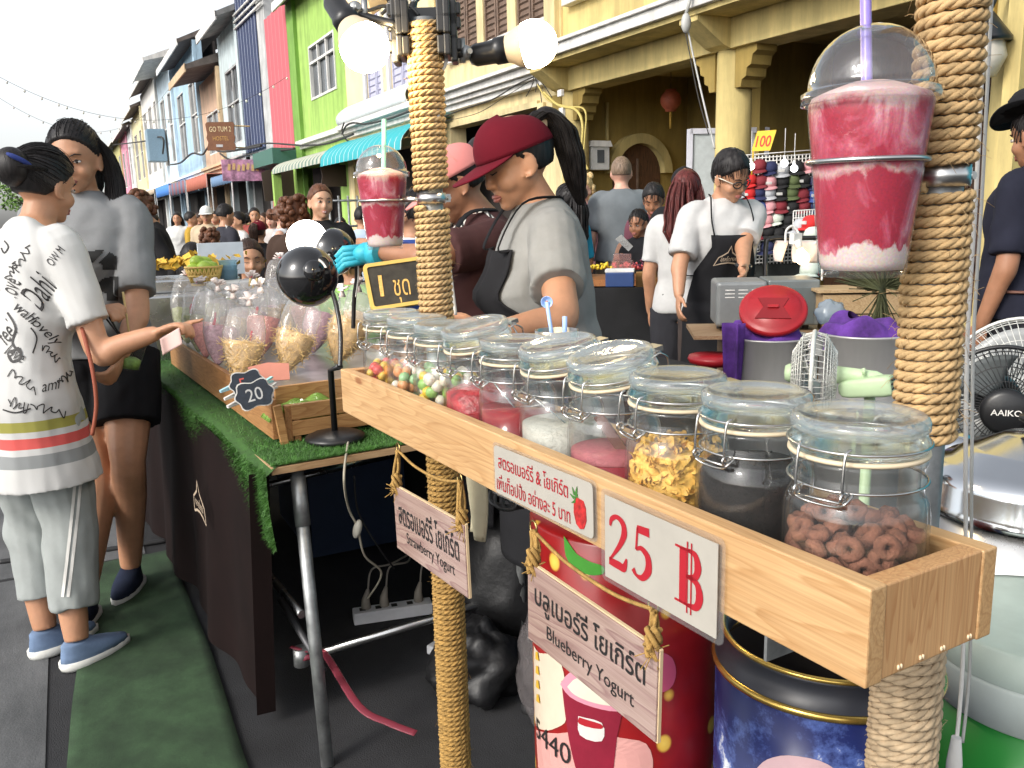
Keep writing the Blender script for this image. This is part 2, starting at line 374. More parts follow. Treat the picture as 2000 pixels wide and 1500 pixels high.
def window(par, y0, y1, z0, z1, x, cols=2, transom=.0, fm=None, arch=False):
    f = MB(); w = .07
    f.box2((x - .05, y0, z0), (x + .06, y0 + w, z1)); f.box2((x - .05, y1 - w, z0), (x + .06, y1, z1))
    f.box2((x - .05, y0 + w, z0), (x + .06, y1 - w, z0 + w)); f.box2((x - .05, y0 + w, z1 - w), (x + .06, y1 - w, z1))
    for k in range(1, cols): c = lerp(y0, y1, k / cols); f.box2((x - .03, c - w / 2, z0 + w), (x + .05, c + w / 2, z1 - w))
    if transom: c = lerp(z0, z1, transom); f.box2((x - .04, y0 + w, c - w / 2), (x + .045, y1 - w, c + w / 2))
    o = f.build('window', fm or M_white, par, bevel=.006)
    f = MB(); f.box2((x + .06, y0 + .02, z0 + .02), (x + .075, y1 - .02, z1 - .02)); f.build('pane', M_glass, o)
    return o
# ---- yellow arcade house
YA, YB = 4.85, 12.5
t = thing('shophouse', 'bright yellow shophouse with a columned arcade and a white edged balcony', 'house', (FX, 8.6, 0), group='painted shophouses along the street')
m = MB(); wall(m, YA, YB, 3.58, 8.6, [(11.0, 12.05, 4.55, 6.6), (6.2, 7.6, 4.6, 6.6)], FX + .05, FX + .35); m.build('wall', M_yel, t)
m = MB(); m.box2((FX - .62, YA, 3.50), (FX + 3.4, YB, 3.58)); m.build('balcony_slab', M_yel, t)
m = MB(); m.box2((FX - .70, YA, 3.56), (FX - .60, YB, 3.70)); m.box2((FX - .75, YA, 3.70), (FX - .60, YB, 3.75)); m.build('balcony_edge', M_white, t, bevel=.01)
m = MB(); m.box2((FX - .12, YA, 3.16), (FX + .32, YB, 3.50)); m.build('beam', M_yel, t, bevel=.01)
for yc in (12.25, 8.55, 4.95):
    m = MB(); m.lathe([(.0, 0), (.30, 0), (.30, .25), (.225, .32), (.215, 2.0), (.205, 3.16), (0, 3.16)], 28, (FX + .1, yc, 0)); m.build('column', M_yel, t)
    for s in (-1, 1):
        pr = [(0, 3.16), (0, 2.72), (.10, 2.72), (.12, 2.80), (.19, 2.83), (.2, 2.92), (.27, 2.95), (.29, 3.05), (.36, 3.09), (.36, 3.16)]
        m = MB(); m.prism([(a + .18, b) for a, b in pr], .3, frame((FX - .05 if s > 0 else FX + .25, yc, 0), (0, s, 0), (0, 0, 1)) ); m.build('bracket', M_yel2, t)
    m = MB(); m.prism([(0, 3.5), (0, 3.16), (.12, 3.2), (.5, 3.44), (.5, 3.5)], .34, frame((FX - .1, yc - .17, 0), (-1, 0, 0), (0, 0, 1))); m.build('bracket', M_yel, t)
BX = 9.7
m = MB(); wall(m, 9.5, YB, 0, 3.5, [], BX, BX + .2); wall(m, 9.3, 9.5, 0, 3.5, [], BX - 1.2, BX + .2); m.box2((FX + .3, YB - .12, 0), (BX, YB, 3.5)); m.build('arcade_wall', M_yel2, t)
m = MB(); m.box2((BX + .1, YA, 0), (BX + .2, 9.3, 3.5)); m.build('shop_front', M_dwood, t)
m = MB()
for k in range(26): yy = lerp(YA + .1, 9.2, k / 25); m.box((BX - .05, yy, 1.6), (.03, .028, 2.0))
m.box((BX - .05, 7.0, 2.6), (.05, 4.3, .08)); m.box((BX - .05, 7.0, .65), (.05, 4.3, .08)); m.build('lattice_bars', mat('dark_bars', (.06, .03, .022), .7), t)
# arched door in the arcade wall
DY = YB - .12; ax0, ax1 = YP(1196, 350, DY).x, YP(1288, 350, DY).x; ac = (ax0 + ax1) / 2; ar = (ax1 - ax0) / 2; az_ = YP(1240, 281, DY).z; DF = lambda d: frame((ac, DY - d, 0), (1, 0, 0), (0, 0, 1))
m = MB(); arc = [(-ar, 0)] + [(-ar * math.cos(a * PI / 16), az_ - ar + ar * math.sin(a * PI / 16)) for a in range(17)] + [(ar, 0)]
m.prism([(x, z) for x, z in arc], .02, DF(0)); d = m.build('door', M_dwood, t)
m = MB()
for k in range(16):
    a0, a1 = k * PI / 16, (k + 1) * PI / 16
    o = [(-(ar + e) * math.cos(a), az_ - ar + (ar + e) * math.sin(a)) for e, a in ((0, a0), (0, a1), (.16, a1), (.16, a0))]
    m.prism(o, .16, DF(0))
m.build('door_arch', M_yel, t)
m = MB(); m.box((ac, DY - .035, az_ * .45), (.03, .03, az_ * .9)); m.box((ac + .1, DY - .035, 1.45), (.12, .03, .1)); m.build('latch', M_shut, d)
window(t, 11.0, 12.05, 4.55, 6.6, FX + .12); window(t, 6.2, 7.6, 4.6, 6.6, FX + .12)
m = MB(); m.box2((FX - .1, 10.7, 4.42), (FX + .1, 12.3, 4.55)); m.build('sill', M_white, t, bevel=.01)
# meter box, cables and lantern in the arcade
c = YP(1166, 310, 12.22); t2 = thing('meter_box', 'white metal meter box on the yellow arcade wall', 'meter box', c)
m = MB(); m.box(c, (.34, .22, .36)); m.build('body', mat('meter_white', (.6, .6, .58), .5), t2, bevel=.01)
m = MB(); m.prism([(-.21, 0), (.21, 0), (.17, .09), (-.17, .09)], .26, frame(c + V((0, .12, .18)), (1, 0, 0), (0, 0, 1))); m.build('roof', M_white, t2)
m = MB(); m.box(c + V((0, -.112, .03)), (.13, .012, .2)); m.build('dial_window', M_glass, t2)
yy, zz = q(1310, 196, 8.6); c = V((8.6, yy, zz)); t2 = thing('paper_lantern', 'round red paper lantern hanging under the yellow arcade', 'lantern', c)
m = MB(); m.lathe([(.03, -.17), (.09, -.16)] + [((.155 + .006 * (k % 2)) * math.cos((k / 18 - .5) * 2.1), .16 * math.sin((k / 18 - .5) * 2.1)) for k in range(19)] + [(.09, .16), (.03, .17)], 20, c)
m.build('shade', mat('lantern_red', (.42, .10, .05), .6, var=.3, vs=8), t2)
m = MB(); m.tube([c + V((0, 0, -.17)), c + V((0, 0, -.42))], .018, 6); m.build('tassel', mat('tassel_gold', (.5, .3, .05), .7), t2)
m = MB(); m.tube([c + V((0, 0, .17)), V((c.x, c.y, 3.5))], .006, 5); m.build('cord', M_shut, t2)
def cable(name, label, pts, r, m, cat='cable', group=None, k=8):
    mb = MB(); mb.tube(spline(pts, k), r, 6); return tag(mb.build(name, m), label, cat, group)
M_blk = mat('black_plastic', (.012, .012, .013), .35, var=.2); M_rub = mat('black_rubber', (.015, .015, .016), .6, var=.2); M_ycab = mat('yellow_cable', (.5, .4, .12), .6); M_gcab = mat('grey_cable', (.42, .42, .40), .5)
XP_ = lambda px, py, x=6.95: XP(px, py, x)
cable('wall_cable', 'thick yellow cable looping down the column beside the meter box', [XP_(1062, 180), XP_(1090, 205), XP_(1125, 215), XP_(1138, 245), XP_(1136, 300), XP_(1148, 332)], .022, M_ycab)
cable('wall_cable', 'thin yellow cable curving over the cream doorway corner', [XP_(1050, 165), XP_(1070, 195), XP_(1105, 208), XP_(1142, 215), XP_(1142, 270), XP_(1138, 320)], .014, M_ycab)
M_wire = mat('dark_wire', (.03, .028, .025), .7)
cable('wall_cable', 'dark wire bundle sagging under the white cornice', [XP_(850, 235), XP_(900, 215), XP_(960, 195), XP_(1010, 165), XP_(1042, 150)], .012, M_wire)
cable('wall_cable', 'thin dark wire drooping across the cream lintel', [XP_(860, 238), XP_(930, 222), XP_(985, 190), XP_(1040, 155)], .006, M_wire)
for i, (dx, dy) in enumerate(((-14, 38), (16, 50), (36, 40), (4, 30))):
    cable('loose_wire', ['short wire end left of the tangle at the balcony corner', 'long wire end hanging from the tangle at the balcony corner', 'wire end sticking right from the tangle at the balcony corner', 'shortest wire end of the tangle at the balcony corner'][i], [XP_(1042, 146), XP_(1046 + dx * .4, 152 + dy * .3), XP_(1042 + dx, 150 + dy)], .008, M_wire)
cable('hoist_rope', 'pair of ropes hanging from the balcony pulley beside the column', [XP(1342, 50, 6.55), XP(1352, 100, 6.55), XP(1372, 190, 6.55), XP(1396, 290, 6.55)], .012, M_gcab, 'rope')
cable('hoist_rope', 'thin inner rope hanging from the balcony pulley', [XP(1336, 50, 6.5), XP(1346, 100, 6.5), XP(1364, 190, 6.5), XP(1384, 262, 6.5)], .007, M_wire, 'rope')
m = MB(); c = XP(1340, 45, 6.5); m.ell(c, (.06, .05, .11)); m.tube([c + V((0, 0, .1)), c + V((.1, 0, .4))], .02, 6); tag(m.build('pulley', M_gcab), 'small pulley at the white balcony edge', 'pulley')
cable('wall_conduit', 'vertical yellow conduit on the arcade wall beside the meter box', [YP(1186, 200, 12.34), YP(1186, 250, 12.34), YP(1187, 290, 12.34)], .03, M_yel)
m = MB(); c = XP(1098, 228, 6.95); m.box(c, (.06, .11, .26)); tag(m.build('junction_box', M_white, bevel=.01), 'slim white junction box on the yellow corner column', 'junction box')
m = MB(); c = XP(1095, 182, 6.95); m.box(c, (.06, .12, .1)); tag(m.build('camera_box', M_white, bevel=.01), 'little white box above the junction box on the corner column', 'box')
m = MB(); c = XP(1160, 395, 8.0); m.box(c + V((0, 0, -.1)), (.05, .5, .75)); tag(m.build('notice_board', mat('notice_dark', (.03, .035, .04), .5, var=.9, vs=14), bevel=.01), 'dark framed notice board below the meter box', 'notice board')
# ---- cream house with brown shutters
y0, y1 = 12.5, 17.7
wins = [(q(a, 30)[0], q(b, 30)[0]) for a, b in ((1062, 1007), (990, 943), (930, 884))]
zs0, zs1 = 4.38, 6.6
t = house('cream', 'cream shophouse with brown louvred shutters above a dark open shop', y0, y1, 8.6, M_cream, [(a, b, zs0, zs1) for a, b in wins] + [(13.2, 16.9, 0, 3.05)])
for a, b in wins:
    m = MB(); c = (a + b) / 2; shutter(m, a, c - .02, zs0, zs1, FX + .03, slat=.11); shutter(m, c + .02, b, zs0, zs1, FX + .03, slat=.11); m.build('shutter', M_shut, t)
m = MB(); m.box2((FX - .12, wins[0][0] - .2, zs0 - .12), (FX + .02, wins[2][1] + .2, zs0)); m.build('sill', M_white, t, bevel=.01)
for a, b in ((12.52, 12.85), (17.4, 17.7)): m = MB(); m.box2((FX - .1, a, 3.9), (FX + .01, b, 8.5)); m.build('pilaster', M_cream, t, bevel=.01)
cornice(12.6, 17.8, 3.35, .42, [(.1, .35), (.08, .55), (.12, .75), (.06, 1.)], t)
m = MB(); m.box2((FX - .06, 13.0, 2.75), (FX + .02, 13.2, 3.1)); m.box2((FX - .06, 13.2, 3.05), (FX + .02, 17.0, 3.15)); m.box2((FX - .05, 16.9, 0), (FX + .02, 17.1, 3.05)); m.build('door_frame', M_cream, t)
# ---- cream house with lavender shutters
y0, y1 = 17.7, 24.05
w2 = [(q(a, 150)[0], q(b, 150)[0]) for a, b in ((803, 764), (748, 716))]
t = house('cream', 'pale cream shophouse with lavender shutters over a teal awning', y0, y1, 8.8, mat('pale_cream_plaster', (.80, .66, .36), .85, var=.12, vs=1.1), [(a, b, 4.1, 6.7) for a, b in w2] + [(18.6, 23.2, 0, 2.9)])
for a, b in w2:
    m = MB(); c = (a + b) / 2; shutter(m, a, c - .02, 4.1, 6.7, FX + .03, slat=.16); shutter(m, c + .02, b, 4.1, 6.7, FX + .03, slat=.16); m.build('shutter', M_lav, t)
    m = MB(); m.box2((FX - .06, a - .14, 4.0), (FX + .01, a, 6.8)); m.box2((FX - .06, b, 4.0), (FX + .01, b + .14, 6.8)); m.build('window_trim', M_white, t)
cornice(17.8, 24.1, 3.42, .36, [(.1, .35), (.1, .6), (.12, 1.)], t)
m = MB(); m.sheet(lambda u, v: (FX - .30 + .26 * v * v - .1 * math.sin(v * PI), lerp(18.6, 24.0, u) , 3.74 + .5 * v), 10, 6); m.build('awning_cover', mat('canvas_white', (.62, .66, .66), .7), t, solid=.02)
for a, b in ((17.72, 18.3), (23.5, 24.0)): m = MB(); m.box2((FX - .1, a, 0), (FX + .01, b, 3.3)); m.build('pilaster', M_cream, t)
def awning(par, y0, y1, xo, zt, zb, m, name='awning', ribs=.18, drop=.06):
    mb = MB(); n = int((y1 - y0) / (ribs / 4))
    def fn(u, v):
        a = v * PI / 2; w = .018 * math.cos((u * (y1 - y0)) / ribs * 2 * PI)
        return (FX - (xo + w) * math.sin(a), lerp(y0, y1, u), zb + (zt - zb + w) * math.cos(a) - (drop if v > .99 else 0))
    mb.sheet(fn, n, 9); return mb.build(name, m, par)
M_teal = banded('teal_stripe', [(0, (.02, .33, .37)), (.72, (.55, .60, .56))], 1, .36, .55); M_gry = banded('grey_green_stripe', [(0, (.30, .34, .28)), (.5, (.10, .17, .14)), (.75, (.42, .42, .34))], 1, .4, .6)
awning(t, 16.8, 22.9, 1.15, 3.28, 2.68, M_teal, ribs=.36)
m = MB(); c = YP(655, 343, 24.6); m.prism([(-.42, -.22), (-.36, -.3), (.36, -.3), (.42, -.22), (.38, 0), (.42, .22), (.36, .3), (-.36, .3), (-.42, .22), (-.38, 0)], .05, frame(c, (1, 0, 0), (0, 0, 1)))
ts = thing('shop_sign', 'dark carved sign board hanging under the grey striped awning', 'sign', c); m.build('board', mat('sign_dark_wood', (.05, .03, .022), .6), ts)
m = MB()
for k, z in enumerate((.12, -.05, -.17)):
    for j in range(9): m.box(c + V((-.26 + .065 * j, -.006, z + .006 * math.sin(j * 2.3 + k))), (.03 + .02 * abs(math.sin(j * 3 + k)), .006, .09 if k == 0 else .035))
m.build('lettering', mat('sign_gold', (.45, .30, .10), .5), ts)
# ---- green house
t = house('green', 'lime green shophouse with one wide white window', 24.05, 29.8, 8.3, M_green, [(*sorted((q(603, 96)[0], q(659, 177)[0])), 4.85, 6.42), (25.2, 29.4, 0, 2.9)])
a, b = sorted((q(603, 96)[0], q(659, 177)[0])); window(t, a, b, 4.85, 6.42, FX + .02, 3, .68)
cornice(24.1, 29.1, 3.5, .28, [(.1, .5), (.14, 1.)], t)
m = MB(); m.box2((FX - .12, 28.95, 0), (FX + .02, 29.8, 8.3)); m.build('pilaster', M_dgreen, t)
m = MB(); m.prism([(0, 8.1), (.5, 7.92), (.5, 8.03), (-3, 9.6), (-3, 9.4)], 5.75, frame((FX, 24.04, 0), (-1, 0, 0), (0, 0, 1))); m.build('roof', M_roof, t)
m = MB(); m.box2((FX - .56, 24.0, 7.80), (FX - .50, 29.8, 8.06)); m.build('fascia', M_white, t)
awning(t, 22.95, 29.2, 1.1, 3.18, 2.78, M_gry, ribs=.4)
for a, b in (((FX - 1.1, 28.9, 0), (FX - .85, 29.15, 2.8)), ((FX - .3, 29.1, 0), (FX + .05, 29.7, 2.9))): m = MB(); m.box2(a, b); m.build('post', M_green, t)
# ---- corrugated facades, red and blue
def corr(label, y0, y1, z0, z1, m, wm):
    t = house('corr', label, y0, y1, z1 + .1, wm, [(y0 + .4, y1 - .4, 0, 2.9)])
    mb = MB(); n = int((y1 - y0) / .04)
    mb.sheet(lambda u, v: (FX - .12 - .035 * abs(math.sin(u * (y1 - y0) / .56 * PI)) ** 8, lerp(y0, y1, u), lerp(z0, z1, v)), n, 1, False); mb.build('metal_cladding', m, t); return t
M_red = banded('red_sheet', [(0, (.50, .11, .13)), (.955, (.62, .32, .33))], 1, .56, .8, .05); M_navy = banded('navy_sheet', [(0, (.020, .032, .085)), (.955, (.30, .33, .40))], 1, .56, .8, .05); M_ggrey = plaster('weathered_grey', (.48, .48, .47), .3)  # pale stripes put the light caught on the ribs into the colour
t = corr('narrow shop with a tall front of red corrugated sheet', 29.82, 33.0, 3.55, 8.2, M_red, M_ggrey)
m = MB(); m.box2((FX - .9, 29.7, 3.1), (FX, 33.0, 3.6)); m.build('green_hood', mat('hood_green', (.05, .14, .11), .6), t)
for a, b in ((32.4, 32.8), (30.1, 30.4)): m = MB(); m.box2((FX - .35, a, 0), (FX - .05, b, 3.1)); m.build('post', M_red, t)
t = corr('narrow shop with a tall front of navy blue corrugated sheet', 34.4, 38.2, 4.0, 12.5, M_navy, M_ggrey)
for z in (8.75, 9.0, 9.25): m = MB(); m.tube([(FX - .2, 32.9, z), (FX - .2, 38.2, z + .1)], .05, 6); m.build('rail', M_white, t)
m = MB(); m.box2((FX - .1, 33.03, 0), (FX + .3, 34.38, 10.5)); tag(m.build('brick_pier', M_ggrey), 'weathered grey masonry pier between the red and navy shop fronts', 'pier')
# ---- the row beyond: pale, orange, light blue, white, yellow, pink ...
def far_house(label, y0, y1, H_, col, n=2, z0=4.6, wm=None, roofm=None, eave=.9, shade=None, trim=None):
    c = plaster('plaster_' + label.split()[0] + str(int(y0)), col); w = (y1 - y0) / n; ops = []
    for k in range(n): ops.append((y0 + w * (k + .22), y0 + w * (k + .78), z0, H_ - 1.7))
    ops.append((y0 + .6, y1 - .6, 0, 3.0)); t = house('far', label, y0, y1, H_, c, ops)
    for o in ops[:-1]: window(t, *o, FX + .06, 2, .55, wm)
    m = MB(); m.prism([(-.2, H_ + .25), (eave, H_ - .2), (eave, H_), (-3.5, H_ + 2.0), (-3.5, H_ + 1.8)], y1 - y0, frame((FX, y0, 0), (-1, 0, 0), (0, 0, 1))); m.build('roof', roofm or M_roof, t)
    m = MB(); m.box2((FX - eave - .03, y0, H_ - .32), (FX - eave + .03, y1, H_ + .04)); m.build('fascia', trim or M_white, t)
    m = MB(); m.box2((FX - .16, y0, 0), (FX + .02, y0 + .5, H_)); m.build('pilaster', trim or c, t)
    cornice(y0, y1, 3.75, .3, [(.12, .6), (.14, 1.)], t, trim or M_white); return t
far_house('pale blue weathered house under a stained grey roof', 38.22, 43.8, 9.5, (.54, .62, .63), 1, wm=M_ggrey, roofm=mat('stained_concrete', (.22, .22, .21), .9, var=.5, vs=1.2))
t = far_house('orange house with a deep timber eave', 43.82, 50.4, 8.3, (.64, .43, .30), 1, eave=1.5, trim=plaster('sand_trim', (.62, .45, .28)))
far_house('sky blue house with tall white latticed windows', 50.42, 61.5, 10.6, (.40, .56, .68), 2, 5.0)
far_house('light blue and white house with a broad white gable', 61.52, 71, 11.4, (.60, .72, .80), 2, 5.2, eave=1.6, roofm=M_white)
far_house('off white house beside the gable', 71.02, 85, 12.0, (.72, .70, .66), 3, 5.2)
far_house('buff cream house with arched trim', 85.02, 97, 11.2, (.74, .66, .40), 2, 5.2)
far_house('chalk white narrow house before the pink one', 97.02, 105, 10.8, (.70, .72, .72), 2, 5.2)
far_house('bright pink house far down the street', 105.02, 116, 10.8, (.70, .30, .40), 2, 5.2)
far_house('olive yellow house far down the street', 116.02, 132, 11.0, (.52, .48, .20), 2, 5.2)
far_house('faded mint house at the far end of the street', 132.02, 165, 11, (.55, .66, .62), 4, 5.2)
far_house('faint grey house closing the street', 165.02, 215, 11.5, (.62, .66, .66), 5, 5.2)
# awnings of the far shops
def simple_awning(label, y0, y1, zf, m, xo=1.6, zt=3.5, val=.3, vm=None):
    t = thing('shop_awning', label, 'awning', (FX, (y0 + y1) / 2, zf))
    mb = MB(); mb.sheet(lambda u, v: (FX - xo * v, lerp(y0, y1, u), lerp(zt, zf, v) - .1 * math.sin(v * PI) + .02 * math.sin(u * 40)), 40, 5); mb.build('canopy', m, t, solid=.03)
    mb = MB(); mb.sheet(lambda u, v: (FX - xo - .01, lerp(y0, y1, u), zf - val * v + .015 * math.sin(u * 50)), 60, 2); mb.build('valance', vm or m, t, solid=.02)
    for y in (y0 + .1, y1 - .1):
        mb = MB(); mb.tube([(FX - xo, y, 0), (FX - xo, y, zf)], .03, 6); mb.build('post', M_ggrey, t)
    return t
simple_awning('slate blue awning with a printed banner beside the red shop', 33.5, 38.5, 3.0, mat('awning_slate', (.13, .22, .36), .7), val=.35)
m = MB(); a = YP(440, 318, 33); b_ = YP(508, 308, 33); c = (a + b_) / 2; m.box(c + V((0, 0, -.35)), (1.5, .04, .75)); ts = thing('shop_banner', 'purple and orange printed banner above the slate blue awning', 'banner', c); m.build('cloth', mat('banner_print', (.50, .26, .40), .6, var=.75, vs=3.5), ts)
m = MB()
for j in range(7): m.prism([(-.07, -.1), (.03, -.12), (.06, .1), (-.03, .13)], .01, frame(c + V((-.5 + .165 * j, -.03, -.25 + .03 * math.sin(j * 2))), (1, 0, .1 * math.sin(j * 3)), (0, 0, 1)))
m.build('lettering', mat('banner_gold', (.75, .50, .24), .6), ts)
simple_awning('brick red roller awning above the orange house shop', 39.5, 46.5, 3.25, mat('awning_red', (.42, .12, .075), .7, var=.2), val=.55)
simple_awning('tartan red and grey awning between red and blue ones', 46.7, 54, 3.3, banded('awning_tartan', [(0, (.26, .09, .10)), (.5, (.10, .14, .22))], 1, 1.6, .7), val=.6)
simple_awning('bright blue awning at the end of the row of awnings', 54.2, 62, 3.4, mat('awning_blue', (.06, .22, .62), .7), val=.6)
simple_awning('faded beige awning far down the row', 63, 84, 3.4, mat('awning_beige', (.45, .36, .26), .7), val=.3)
simple_awning('rust red low awning far down the row', 86, 112, 3.0, mat('awning_rust', (.40, .10, .06), .7), val=.3)
# hostel sign across the pavement
c = YP(431, 266, 37); ts = thing('hostel_sign', 'brown wooden hostel sign hung from two brackets by the navy front', 'sign', c); k_ = 1.0
W2 = (YP(460, 266, 37) - YP(403, 266, 37)).length / 2; H2 = (YP(431, 238, 37) - YP(431, 293, 37)).length / 2
o = [(-W2, -H2), (W2 * .9, -H2), (W2, -H2 * .8), (W2 * .9, -H2 * .45), (W2, -.05), (W2 * .92, .08), (W2, H2 * .85), (W2 * .9, H2), (-W2 * .9, H2), (-W2, H2 * .85), (-W2 * .92, .08), (-W2, -.05), (-W2 * .9, -H2 * .45), (-W2, -H2 * .8)]
fr_ = frame(c, (.93, -.37, 0), (0, 0, 1)); m = MB(); m.prism(o, .08, fr_ @ Matrix.Translation((0, 0, -.08))); m.build('board', wood('hostel_brown', (.22, .085, .03), (.13, .05, .02), 0, .4, .6, False), ts)
m = MB(); put_text(m, 'GO TUM 2', fr_ @ Matrix.Translation((0, H2 * .5, .012)), fit=(W2 * 1.5, H2 * .36)); m.build('lettering', mat('sign_cream', (.75, .60, .34), .6), ts)
m = MB(); put_text(m, 'HOSTEL', fr_ @ Matrix.Translation((0, -H2 * .15, .012)), fit=(W2 * 1.1, H2 * .30)); m.build('lettering', mat('sign_gold2', (.50, .28, .07), .6), ts)
m = MB(); m.box(fr_ @ V((0, -H2 * .68, .01)), (W2 * .7, .02, .1)); m.build('plate', M_white, ts)
for dz in (.75, -.8): m = MB(); m.tube([c + V((W2 * .9, 0, H2 * dz)), c + V((2.3, 0, H2 * dz - .02))], .03, 6); m.build('bracket', mat('bracket_brass', (.4, .26, .09), .5), ts)
c = YP(548, 362, 29.6); ts = thing('shop_sign', 'dark hanging sign beside the red shop posts', 'sign', c); m = MB(); m.prism([(-.55, -.5), (.55, -.5), (.6, .4), (.4, .5), (-.4, .5), (-.6, .4)], .06, frame(c, (1, 0, 0), (0, 0, 1))); m.build('board', MATS['sign_dark_wood'], ts)
m = MB()
for k in range(4):
    for j in range(10): m.box(c + V((-.34 + .075 * j, -.008, .28 - .2 * k + .008 * math.sin(j * 2.1 + k))), (.03 + .03 * abs(math.sin(j * 3 + k)), .006, .06))
m.build('lettering', MATS['sign_gold'], ts)
# teal house at the right edge
t = house('teal', 'teal blue house edge with yellow fluted strips', -2, 4.8, 8, plaster('teal_plaster', (.015, .22, .30)), [])
m = MB()
for k in range(3): m.box2((FX - .06, 4.68 - .2 * k, 0), (FX, 4.76 - .2 * k, 3.15)); 
m.build('fluted_strip', mat('strip_yellow', (.62, .50, .16), .7), t)
m = MB(); m.box2((FX - .25, 4.72, 0), (FX + .2, 4.86, 4.2)); m.build('pilaster', M_yel, t)
c = XP(1925, 75, 6.9); t2 = thing('wall_lantern', 'black iron wall lantern beside the teal house', 'lantern', c)
m = MB(); m.lathe([(0, .22), (.05, .2), (.2, .0), (.2, -.03), (.0, -.03)], 12, c); m.tube([c + V((0, 0, .2)), c + V((.1, 0, .35)), c + V((.4, 0, .35))], .03, 6); m.build('hood', M_blk, t2)
m = MB(); m.lathe([(.14, -.03), (.17, -.15), (.1, -.3), (0, -.32)], 12, c); m.build('glass_shade', mat('frosted_glass', (.5, .45, .38), .4), t2)
# string lights over the street and facade wires
def string_lights(label, a, b, sag, n):
    ts = thing('string_lights', label, 'string lights', (a + b) / 2); pts = [lerp(a, b, k / 40) + V((0, 0, -sag * (1 - (k / 20 - 1) ** 2))) for k in range(41)]
    m = MB(); m.tube(pts, .006, 5); m.build('cable', M_wire, ts)
    for k in range(n):
        p = pts[int((k + .5) / n * 40)]; m = MB(); m.ell(p + V((0, 0, -.05)), (.034, .034, .045), None, 8, 6); m.build('bulb', M_white, ts)
string_lights('white bulb string crossing from the navy front over the street', XP(560, 150, 6.8), YP(-40, 128, 30), 1.4, 22)
string_lights('lower white bulb string sagging across the sky', XP(345, 150, 6.8), YP(-60, 150, 36), 2.4, 20)
for i, (lab, pts, r) in enumerate((('thick black cable sagging along the awnings', [(330, 322), (352, 318), (375, 300), (395, 302), (410, 285), (430, 296), (470, 292), (510, 285)], .05),
    ('black cable climbing above the slate blue awning', [(430, 300), (450, 312), (475, 305), (500, 300), (530, 296), (575, 290)], .04),
    ('thin cable strung above the green hood', [(480, 288), (520, 280), (575, 283), (600, 284), (640, 280), (690, 262)], .03),
    ('cable running along the cream cornice', [(668, 262), (676, 246), (690, 240), (715, 242), (760, 232), (803, 216)], .025),
    ('cable loop below the cream cornice', [(672, 240), (668, 255), (674, 270), (680, 276)], .02),
    ('wire hanging across the far white houses', [(185, 288), (230, 282), (280, 276), (316, 268), (318, 300)], .06))):
    cable('street_cable', lab, [XP(x, y, 6.7) for x, y in pts], r, M_wire)
m = MB(); c = XP(305, 285, 6.6); m.box(c, (1.2, 1.6, 2.2)); tag(m.build('transformer_box', mat('transformer_blue', (.20, .29, .36), .6), bevel=.05), 'grey blue transformer box on the far white house', 'transformer')
# tree at the end of the street
c = V((-1.5, 60, 0)); ts = thing('street_tree', 'pale green tree at the left end of the street', 'tree', c)
m = MB(); m.tube([c, c + V((.2, 0, 1.5)), c + V((-.2, .2, 3.4))], [.2, .15, .07], 8)
for k in range(6): a = k * 1.05; m.tube([c + V((0, 0, 2)), c + V((1.1 * math.cos(a), 1.1 * math.sin(a), 3.4))], [.08, .03], 6)
m.build('trunk', mat('bark', (.12, .09, .07), .9), ts); m = MB()
for k in range(2600):
    while True:
        d = V((rnd.uniform(-1, 1), rnd.uniform(-1, 1), rnd.uniform(-1, 1)))
        if d.length < 1: break
    p = c + V((d.x * 2.4, d.y * 2.4, 3.4 + d.z * 1.5))
    if mnoise.noise(p * .9) < -.12: continue
    q1 = V((rnd.gauss(0, 1), rnd.gauss(0, 1), rnd.gauss(0, 1))).normalized(); q2 = q1.orthogonal().normalized(); s = rnd.uniform(.07, .16)
    m.add([p - q1 * s, p + q2 * s * .5, p + q1 * s, p - q2 * s * .5], [(0, 1, 2, 3)], False)
m.build('crown', mat('leaf_green', (.12, .22, .04), .6, var=.4, vs=1.5), ts)
# ================================================================ the yogurt stall
A0 = V((.465, .387, 1.10)); TU = V((-.05867, .99828, 0)); TW = V((.99828, .05867, 0)); UZ = V((0, 0, 1)); TL = 1.074
def T(s, t, z): p = A0 + TU * s + TW * t; return V((p.x, p.y, z))
def TP(px, py, off=0.):                                              # point on the tray's front plane
    r = ray(px, py); o = A0 - TW * off; return EYE + r * ((o - EYE).dot(TW) / r.dot(TW))
ROTU = Matrix((TW, TU, UZ)).transposed()
W_pine = lambda ax: wood('pine_%d' % ax, (.60, .385, .19), (.49, .285, .125), ax, 1.6, .48, True, 16)
M_steel = mat('steel', (.55, .55, .54), .28, 1., .12, 6, rvar=.12); M_galv = mat('galvanised', (.33, .34, .34), .48, .85, .3, 30, rvar=.15); M_wirem = mat('bright_wire', (.55, .54, .52), .25, 1., 0)
def rbox(mb, s0, s1, t0, t1, z0, z1): mb.box(T((s0 + s1) / 2, (t0 + t1) / 2, (z0 + z1) / 2), (abs(t1 - t0), abs(s1 - s0), abs(z1 - z0)), ROTU)
def plank(par, name, s0, s1, t0, t1, z0, z1, m, bev=.0015):
    """a board with its own axes, so that the grain follows it"""
    o = bpy.data.objects.new(name, None); mb = MB(); c = T((s0 + s1) / 2, (t0 + t1) / 2, (z0 + z1) / 2)
    bpy.data.objects.remove(o); mb.box((0, 0, 0), (abs(t1 - t0), abs(s1 - s0), abs(z1 - z0)))
    ob = mb.build(name, m, par, local=True, bevel=bev); ob.location = mw(par).inverted() @ c; ob.rotation_euler = (0, 0, math.atan2(TW.y, TW.x) - par.rotation_euler.z); return ob
ZB = 1.025
